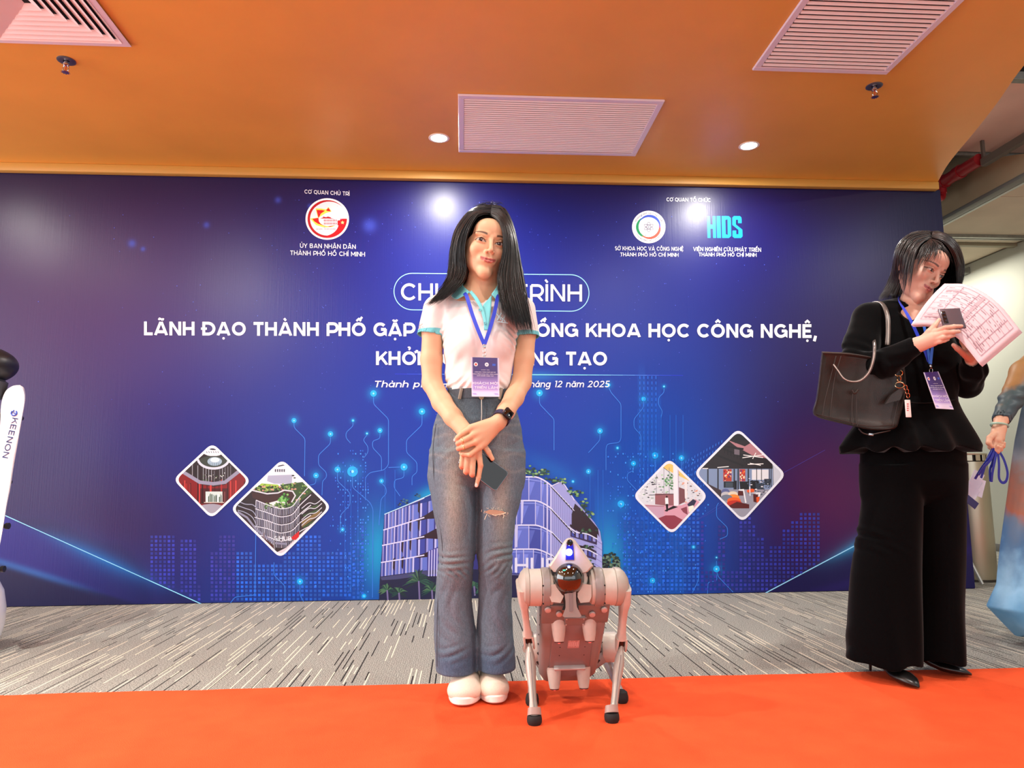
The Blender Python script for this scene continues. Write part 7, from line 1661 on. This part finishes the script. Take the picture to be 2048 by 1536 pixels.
obj('tag', box(at(1816, 817, 2.443), (.020, .004, .062), .0018, 3), mat('tag_white', (244, 236, 232), .3), CH)
obj('tag_mark', merge(*[box(at(1815.5, 808+k*4.2, 2.4405), (.007, .0008, .004), .0005) for k in range(4)]), mat('tag_red', (206, 90, 90), .4), CH)
# ------------------------------------------------------------------ passer-by cut by the right edge
P3 = thing('person', 'passer-by in a long blue and brown patterned dress at the right edge, holding lanyards', 'person', (2.52, 3.02, 0))
M3 = rot('Z', -20); O3 = np.array([2.80, 3.03, 1.50])
def neck3(s, L): s.cap(L(O3+np.array([0, .01, -.06])), L(O3+np.array([0, .02, -.17])), .048, .052, .012).ball(L(O3+np.array([0, .02, -.26])), (.10, .08, .10), .03)
hv, hf, hc = head_mesh(M3, 1.0, O3, (206, 158, 130), (176, 96, 92), extra=neck3, h=.003, lo=(-.13, -.13, -.30))
s = Sdf(); s.chain([np.array([2.60, 3.03, 1.25]), at(2047, 745, 2.95), at(2003, 838, 2.84), at(1998, 856, 2.82)], [.04, .036, .026, .024], .02)
hand(s, None, [(at(1998, 856, 2.82), at(1984, 876, 2.80), .021, .014), (at(1998, 858, 2.82), at(1990, 880, 2.79), .021, .014), (at(2000, 858, 2.82), at(1997, 882, 2.79), .020, .014), (at(2000, 858, 2.82), at(2003, 878, 2.80), .018, .012)],
     [([at(1990, 868, 2.80), at(1979, 876, 2.775), at(1977, 886, 2.765), at(1984, 893, 2.762)], [.0140, .0115, .0100, .0080]),
      ([at(1985, 878, 2.80), at(1981, 894, 2.79), at(1990, 901, 2.775), at(1995, 893, 2.765)], [.0115, .0105, .0095, .0075]),
      ([at(1991, 881, 2.79), at(1987, 899, 2.785), at(1995, 903, 2.772), at(2000, 895, 2.765)], [.0115, .0105, .0095, .0075]),
      ([at(1998, 881, 2.79), at(1995, 897, 2.785), at(2001, 899, 2.775), at(2004, 891, 2.77)], [.0110, .0100, .0090, .0070]),
      ([at(2003, 878, 2.80), at(2001, 891, 2.79), at(2006, 893, 2.78), at(2008, 886, 2.775)], [.0100, .0090, .0080, .0065])])
a3 = s.mesh((1.98, 2.68, .76), (2.70, 3.10, 1.33), .0026)
s = Sdf(); s.chain([np.array([2.90, 3.06, 1.25]), np.array([2.93, 3.10, 1.0]), np.array([2.92, 3.02, .80]), np.array([2.92, 3.0, .70])], [.04, .036, .026, .022], .02)
b3 = s.mesh((2.8, 2.9, .64), (3.02, 3.2, 1.33), .004)
bv, bf = joinq((hv, hf), a3, b3); obj('body', (bv, bf), M_skin, P3, 180, cols=np.vstack([hc, hand_tint(a3[0], [], (206, 158, 130)), hand_tint(b3[0], [], (206, 158, 130))]))
s = Sdf(); s.ball((0, .026, .036), (.084, .104, .090), .01).ball((0, .10, -.02), (.05, .05, .05), .02); s.ball((0, -.115, -.045), (.070, .105, .104), .006, mode='cut')
V, Fc = s.mesh((-.12, -.14, -.10), (.12, .17, .14), .005); hr = [(V@M3.T+O3, Fc)]
T3_ = lambda q: np.array(q)@M3.T+O3
hr.append(locks([np.array([T3_((sx*.01, -.02, .125)), T3_((sx*.06, -.05, .09)), T3_((sx*.082, -.02, .02)), T3_((sx*.06, .09, -.02))]) for sx in (-1, -.5, .5, 1)], 300, .0035, seed=21)); obj('hair', joinq(*hr), mat('dark_hair'), P3, 180)
dm_ = mat('patterned_silk', (90, 110, 130), .5, spec=.35); N, L, b = nodes_of(dm_); tc = N.new('ShaderNodeTexCoord'); sp = N.new('ShaderNodeSeparateXYZ'); L.new(tc.outputs['Object'], sp.inputs[0])
nz = N.new('ShaderNodeTexNoise'); nz.inputs['Scale'].default_value = 5.5; nz.inputs['Detail'].default_value = 5; L.new(tc.outputs['Object'], nz.inputs['Vector'])
ad = N.new('ShaderNodeMath'); ad.operation = 'MULTIPLY_ADD'; ad.inputs[1].default_value = .34; zm = N.new('ShaderNodeMath'); zm.operation = 'MULTIPLY_ADD'; zm.inputs[1].default_value = .7; zm.inputs[2].default_value = -.16; L.new(sp.outputs[2], zm.inputs[0]); L.new(nz.outputs[0], ad.inputs[0]); L.new(zm.outputs[0], ad.inputs[2])
cr = N.new('ShaderNodeValToRGB'); L.new(ad.outputs[0], cr.inputs[0]); cr.color_ramp.elements[0].position = 0; cr.color_ramp.elements[0].color = (*lin((120, 166, 196)), 1); cr.color_ramp.elements[1].position = .98; cr.color_ramp.elements[1].color = (*lin((84, 96, 90)), 1)
for pos, col in ((.10, (90, 144, 182)), (.19, (132, 178, 208)), (.29, (70, 108, 146)), (.38, (96, 110, 130)), (.42, (150, 86, 60)), (.48, (124, 88, 74)), (.53, (112, 116, 120)), (.62, (74, 84, 92)), (.70, (50, 64, 72)), (.76, (64, 78, 80)), (.80, (140, 100, 58)), (.87, (148, 110, 66)), (.92, (84, 92, 80))):
    e_ = cr.color_ramp.elements.new(pos); e_.color = (*lin(col), 1)
L.new(cr.outputs[0], b.inputs['Base Color'])
s = Sdf(); s.col([(1.36, 2.78, 3.03, .06, .05), (1.32, 2.77, 3.03, .14, .08), (1.20, 2.74, 3.03, .165, .11), (1.0, 2.64, 3.03, .16, .10), (.86, 2.595, 3.02, .165, .11), (.71, 2.575, 3.02, .18, .125), (.56, 2.555, 3.02, .195, .13), (.41, 2.54, 3.02, .21, .14), (.244, 2.53, 3.0, .24, .15), (.153, 2.515, 3.0, .28, .15), (.08, 2.53, 2.98, .24, .15), (.03, 2.55, 2.98, .21, .15)], .02)
s.cap((2.62, 3.03, 1.26), at(2047, 745, 2.95), .055, .050, .02).chain([at(2047, 745, 2.95), at(2022, 800, 2.89), at(2003, 838, 2.84)], [.050, .044, .034], .02)
s.cap((2.88, 3.06, 1.26), (2.93, 3.10, 1.0), .055, .048, .02).cap((2.93, 3.10, 1.0), (2.92, 3.02, .80), .048, .034, .02)
s.cap(at(2004, 836, 2.842), at(1999, 850, 2.825), .028, .030, .003, mode='cut')
s.mod = lambda P: (.010*np.sin(np.arctan2(P[:, 1]-3.02, P[:, 0]-2.52)*8)*sst(.75, .15, P[:, 2])+.0030*np.sin(P[:, 2]*150)*np.exp(-((P[:, 2]-1.03)/.05)**2)*(P[:, 0] < 2.44)).astype(np.float32)
V, Fc = s.mesh((2.12, 2.74, .03), (3.05, 3.24, 1.40), .006); obj('dress', (V, Fc), dm_, P3, 180)
P_ = np.array([at(1999+17*math.cos(t), 851+4.5*math.sin(t)+.25*17*math.cos(t)*.3, 2.825+.030*math.sin(t)) for t in np.linspace(0, 2*PI, 30, endpoint=False)]); obj('bangle', tube(np.vstack([P_, P_[:1]]), .0048, 8, cap=False), mat('jade_bangle', (150, 190, 172), .2), P3)
for x in (2.46, 2.62): obj('shoe', merge(box((x, 2.90, .022), (.085, .25, .040), .018, 3)), mat('dark_navy_shoe', (20, 24, 40), .5), P3)
LL = thing('lanyard_bunch', 'bunch of navy lanyards with clear badge sleeves dangling from the hand with the jade bangle', 'lanyards', at(1985, 930, 2.78))
nv = mat('navy_ribbon', (24, 36, 140), .5); cl_ = mat('clear_sleeve', (214, 216, 236), .15, alpha=.55)
for P in ([(1988, 896, 2.77), (1978, 915, 2.76), (1962, 938, 2.76), (1950, 958, 2.77)], [(1990, 898, 2.77), (1982, 918, 2.755), (1968, 934, 2.755), (1957, 950, 2.76)], [(1986, 896, 2.775), (1974, 920, 2.77), (1966, 944, 2.77), (1962, 956, 2.77)], [(1994, 900, 2.77), (1990, 920, 2.76), (1985, 945, 2.76), (1983, 964, 2.765)], [(1990, 898, 2.77), (1985, 925, 2.765), (1980, 940, 2.765), (1981, 963, 2.765)], [(1998, 902, 2.77), (2008, 920, 2.775), (2015, 945, 2.78), (2012, 962, 2.78), (2004, 965, 2.78), (1998, 955, 2.775), (1998, 930, 2.77), (1996, 905, 2.77)]):
    ribbon(A3(P), .011, nv, 'lanyard_strap', LL, up=(.2, -1, 0))
for (x, y, a) in ((1952, 960, 30), (1946, 972, 38), (1957, 975, 20), (1942, 990, 34)):
    obj('badge_sleeve', box(at(x, y, 2.765+x*.0001), (.050, .002, .075), .001, 1, rot('Y', a)), cl_, LL)
obj('badge_card', box(at(1943, 1004, 2.770), (.055, .002, .030), .001, 1, rot('Y', 40)), mat('purple_card', (40, 34, 96), .3), LL)

# ------------------------------------------------------------------ delivery robot cut by the left edge
D = thing('delivery_robot', 'white delivery robot with a black head, cut off by the left edge', 'robot', (-2.22, 3.32, 0))
wh = mat('white_gloss_shell', (238, 238, 242), .22, spec=.5, coat=.4); bk = mat('matt_black_shell', (24, 24, 27), .4); 
YD = 3.25
def dp(px, py, Y=YD): return at(px, py, Y)
# leaning column: right side outline from the photograph, a slab with rounded rim
col_r = [(40, 770), (48, 776), (51, 790), (50, 806), (44, 840), (36, 885), (28, 930), (21, 975), (14, 1010), (9, 1040), (3, 1075), (-4, 1110), (-10, 1150)]
col_l = [(-22, 1155), (-25, 1110), (-22, 1060), (-18, 1010), (-12, 950), (-6, 900), (0, 850), (2, 810), (10, 784), (25, 772)]
oc = smooth_path([(a, b, 0) for a, b in col_r+col_l+col_r[:1]], 4)[:-1, :2]
def cring(Y, s): c_ = oc.mean(0); return np.array([dp(*(c_+(q-c_)*np.array([s, .5+.5*s])), Y) for q in oc])
obj('column', loft([cring(3.16, .80), cring(3.165, .95), cring(3.19, 1), cring(3.34, 1), cring(3.37, .95), cring(3.375, .8)]), wh, D, 60)
oc2 = oc.copy()
obj('column', xf(loft([cring(3.16, .80), cring(3.165, .95), cring(3.19, 1), cring(3.34, 1), cring(3.37, .95), cring(3.375, .8)]), t=(-.46, 0, 0)), wh, D, 60)
obj('base', lathe([(.20, .03), (.258, .05), (.268, .10), (.268, .17), (.255, .24), (.225, .30), (.15, .33), (.05, .34)], (-2.245, 3.32, 0), n=64), wh, D)
obj('base_skirt', lathe([(.19, .012), (.235, .014), (.240, .045), (.20, .05)], (-2.245, 3.32, 0), n=48), bk, D)
for z in (.58, .80, 1.00):
    tr = obj('tray', box((-2.30+(z-.8)*.12, 3.28, z), (.56, .34, .022), .010, 3), bk, D)
    obj('tray_mat', box((-2.30+(z-.8)*.12, 3.28, z+.0125), (.50, .30, .004), .001), mat('grey_mat', (90, 90, 94), .8), tr)
for (x, y) in ((13, 1052), (4, 1138), (21, 964)):
    r_ = .0105 if y != 964 else .006
    obj('knob', merge(cyl(dp(x-10, y, 3.20), dp(x, y, 3.20), r_*.8, n=14), cyl(dp(x-1, y, 3.20), dp(x+5 if y != 964 else x+2, y, 3.20), r_*1.25, n=14)), bk, D)
s = Sdf(); s.ball((-2.36, 3.28, 1.245), (.25, .19, .13), .01); s.ball((-2.12, 3.27, 1.22), (.165, .15, .088), .06)
s.add(lambda P: 1.14-P[:, 2], .02, 'and'); V, Fc = s.mesh((-2.66, 3.05, 1.10), (-1.9, 3.5, 1.42), .008); obj('head', (V, Fc), bk, D, 180)
obj('head_collar', lathe([(.085, 1.07), (.10, 1.08), (.11, 1.145), (.08, 1.17)], (-2.10, 3.27, 0), n=36), mat('dark_grey_collar', (52, 52, 56), .4), D)
obj('face_screen', xf(box((0, 0, 0), (.30, .012, .15), .02, 3), rot('X', -14), (-2.42, 3.095, 1.26)), mat('phone_glass'), D)
# lettering down the column
ta, tb = dp(25, 835, 3.158), dp(4, 915, 3.158); ld = nrm(tb-ta); lu = nrm(np.array([-ld[2], 0, ld[0]])); lu = lu if lu[0] > 0 else -lu
T_, Q_ = text_mesh('KEENON', .02); L__ = np.linalg.norm(tb-ta); uu = (T_[:, 0]-T_[:, 0].min())/np.ptp(T_[:, 0])
nvy = mat('navy_ink', (26, 40, 96), .4)
obj('lettering', (np.array([ta+ld*L__*p+lu*.0235*q+np.array([0, -z_*.02, 0]) for p, q, z_ in zip(uu, T_[:, 1], T_[:, 2])]), Q_), nvy, D, 0)
lc = dp(28, 826, 3.157)
arc_ = [lc+lu*.011*math.cos(R(t))+ld*.011*math.sin(R(t)) for t in range(-60, 230, 20)]
obj('logo_mark', merge(tube(arc_, .0028, 6), cyl(lc-lu*.002, lc+lu*.010, .0022, n=8), cyl(lc-ld*.013-lu*.004, lc-ld*.004-lu*.004, .0022, n=8)), mat('blue_ink', (40, 80, 180), .4), D)
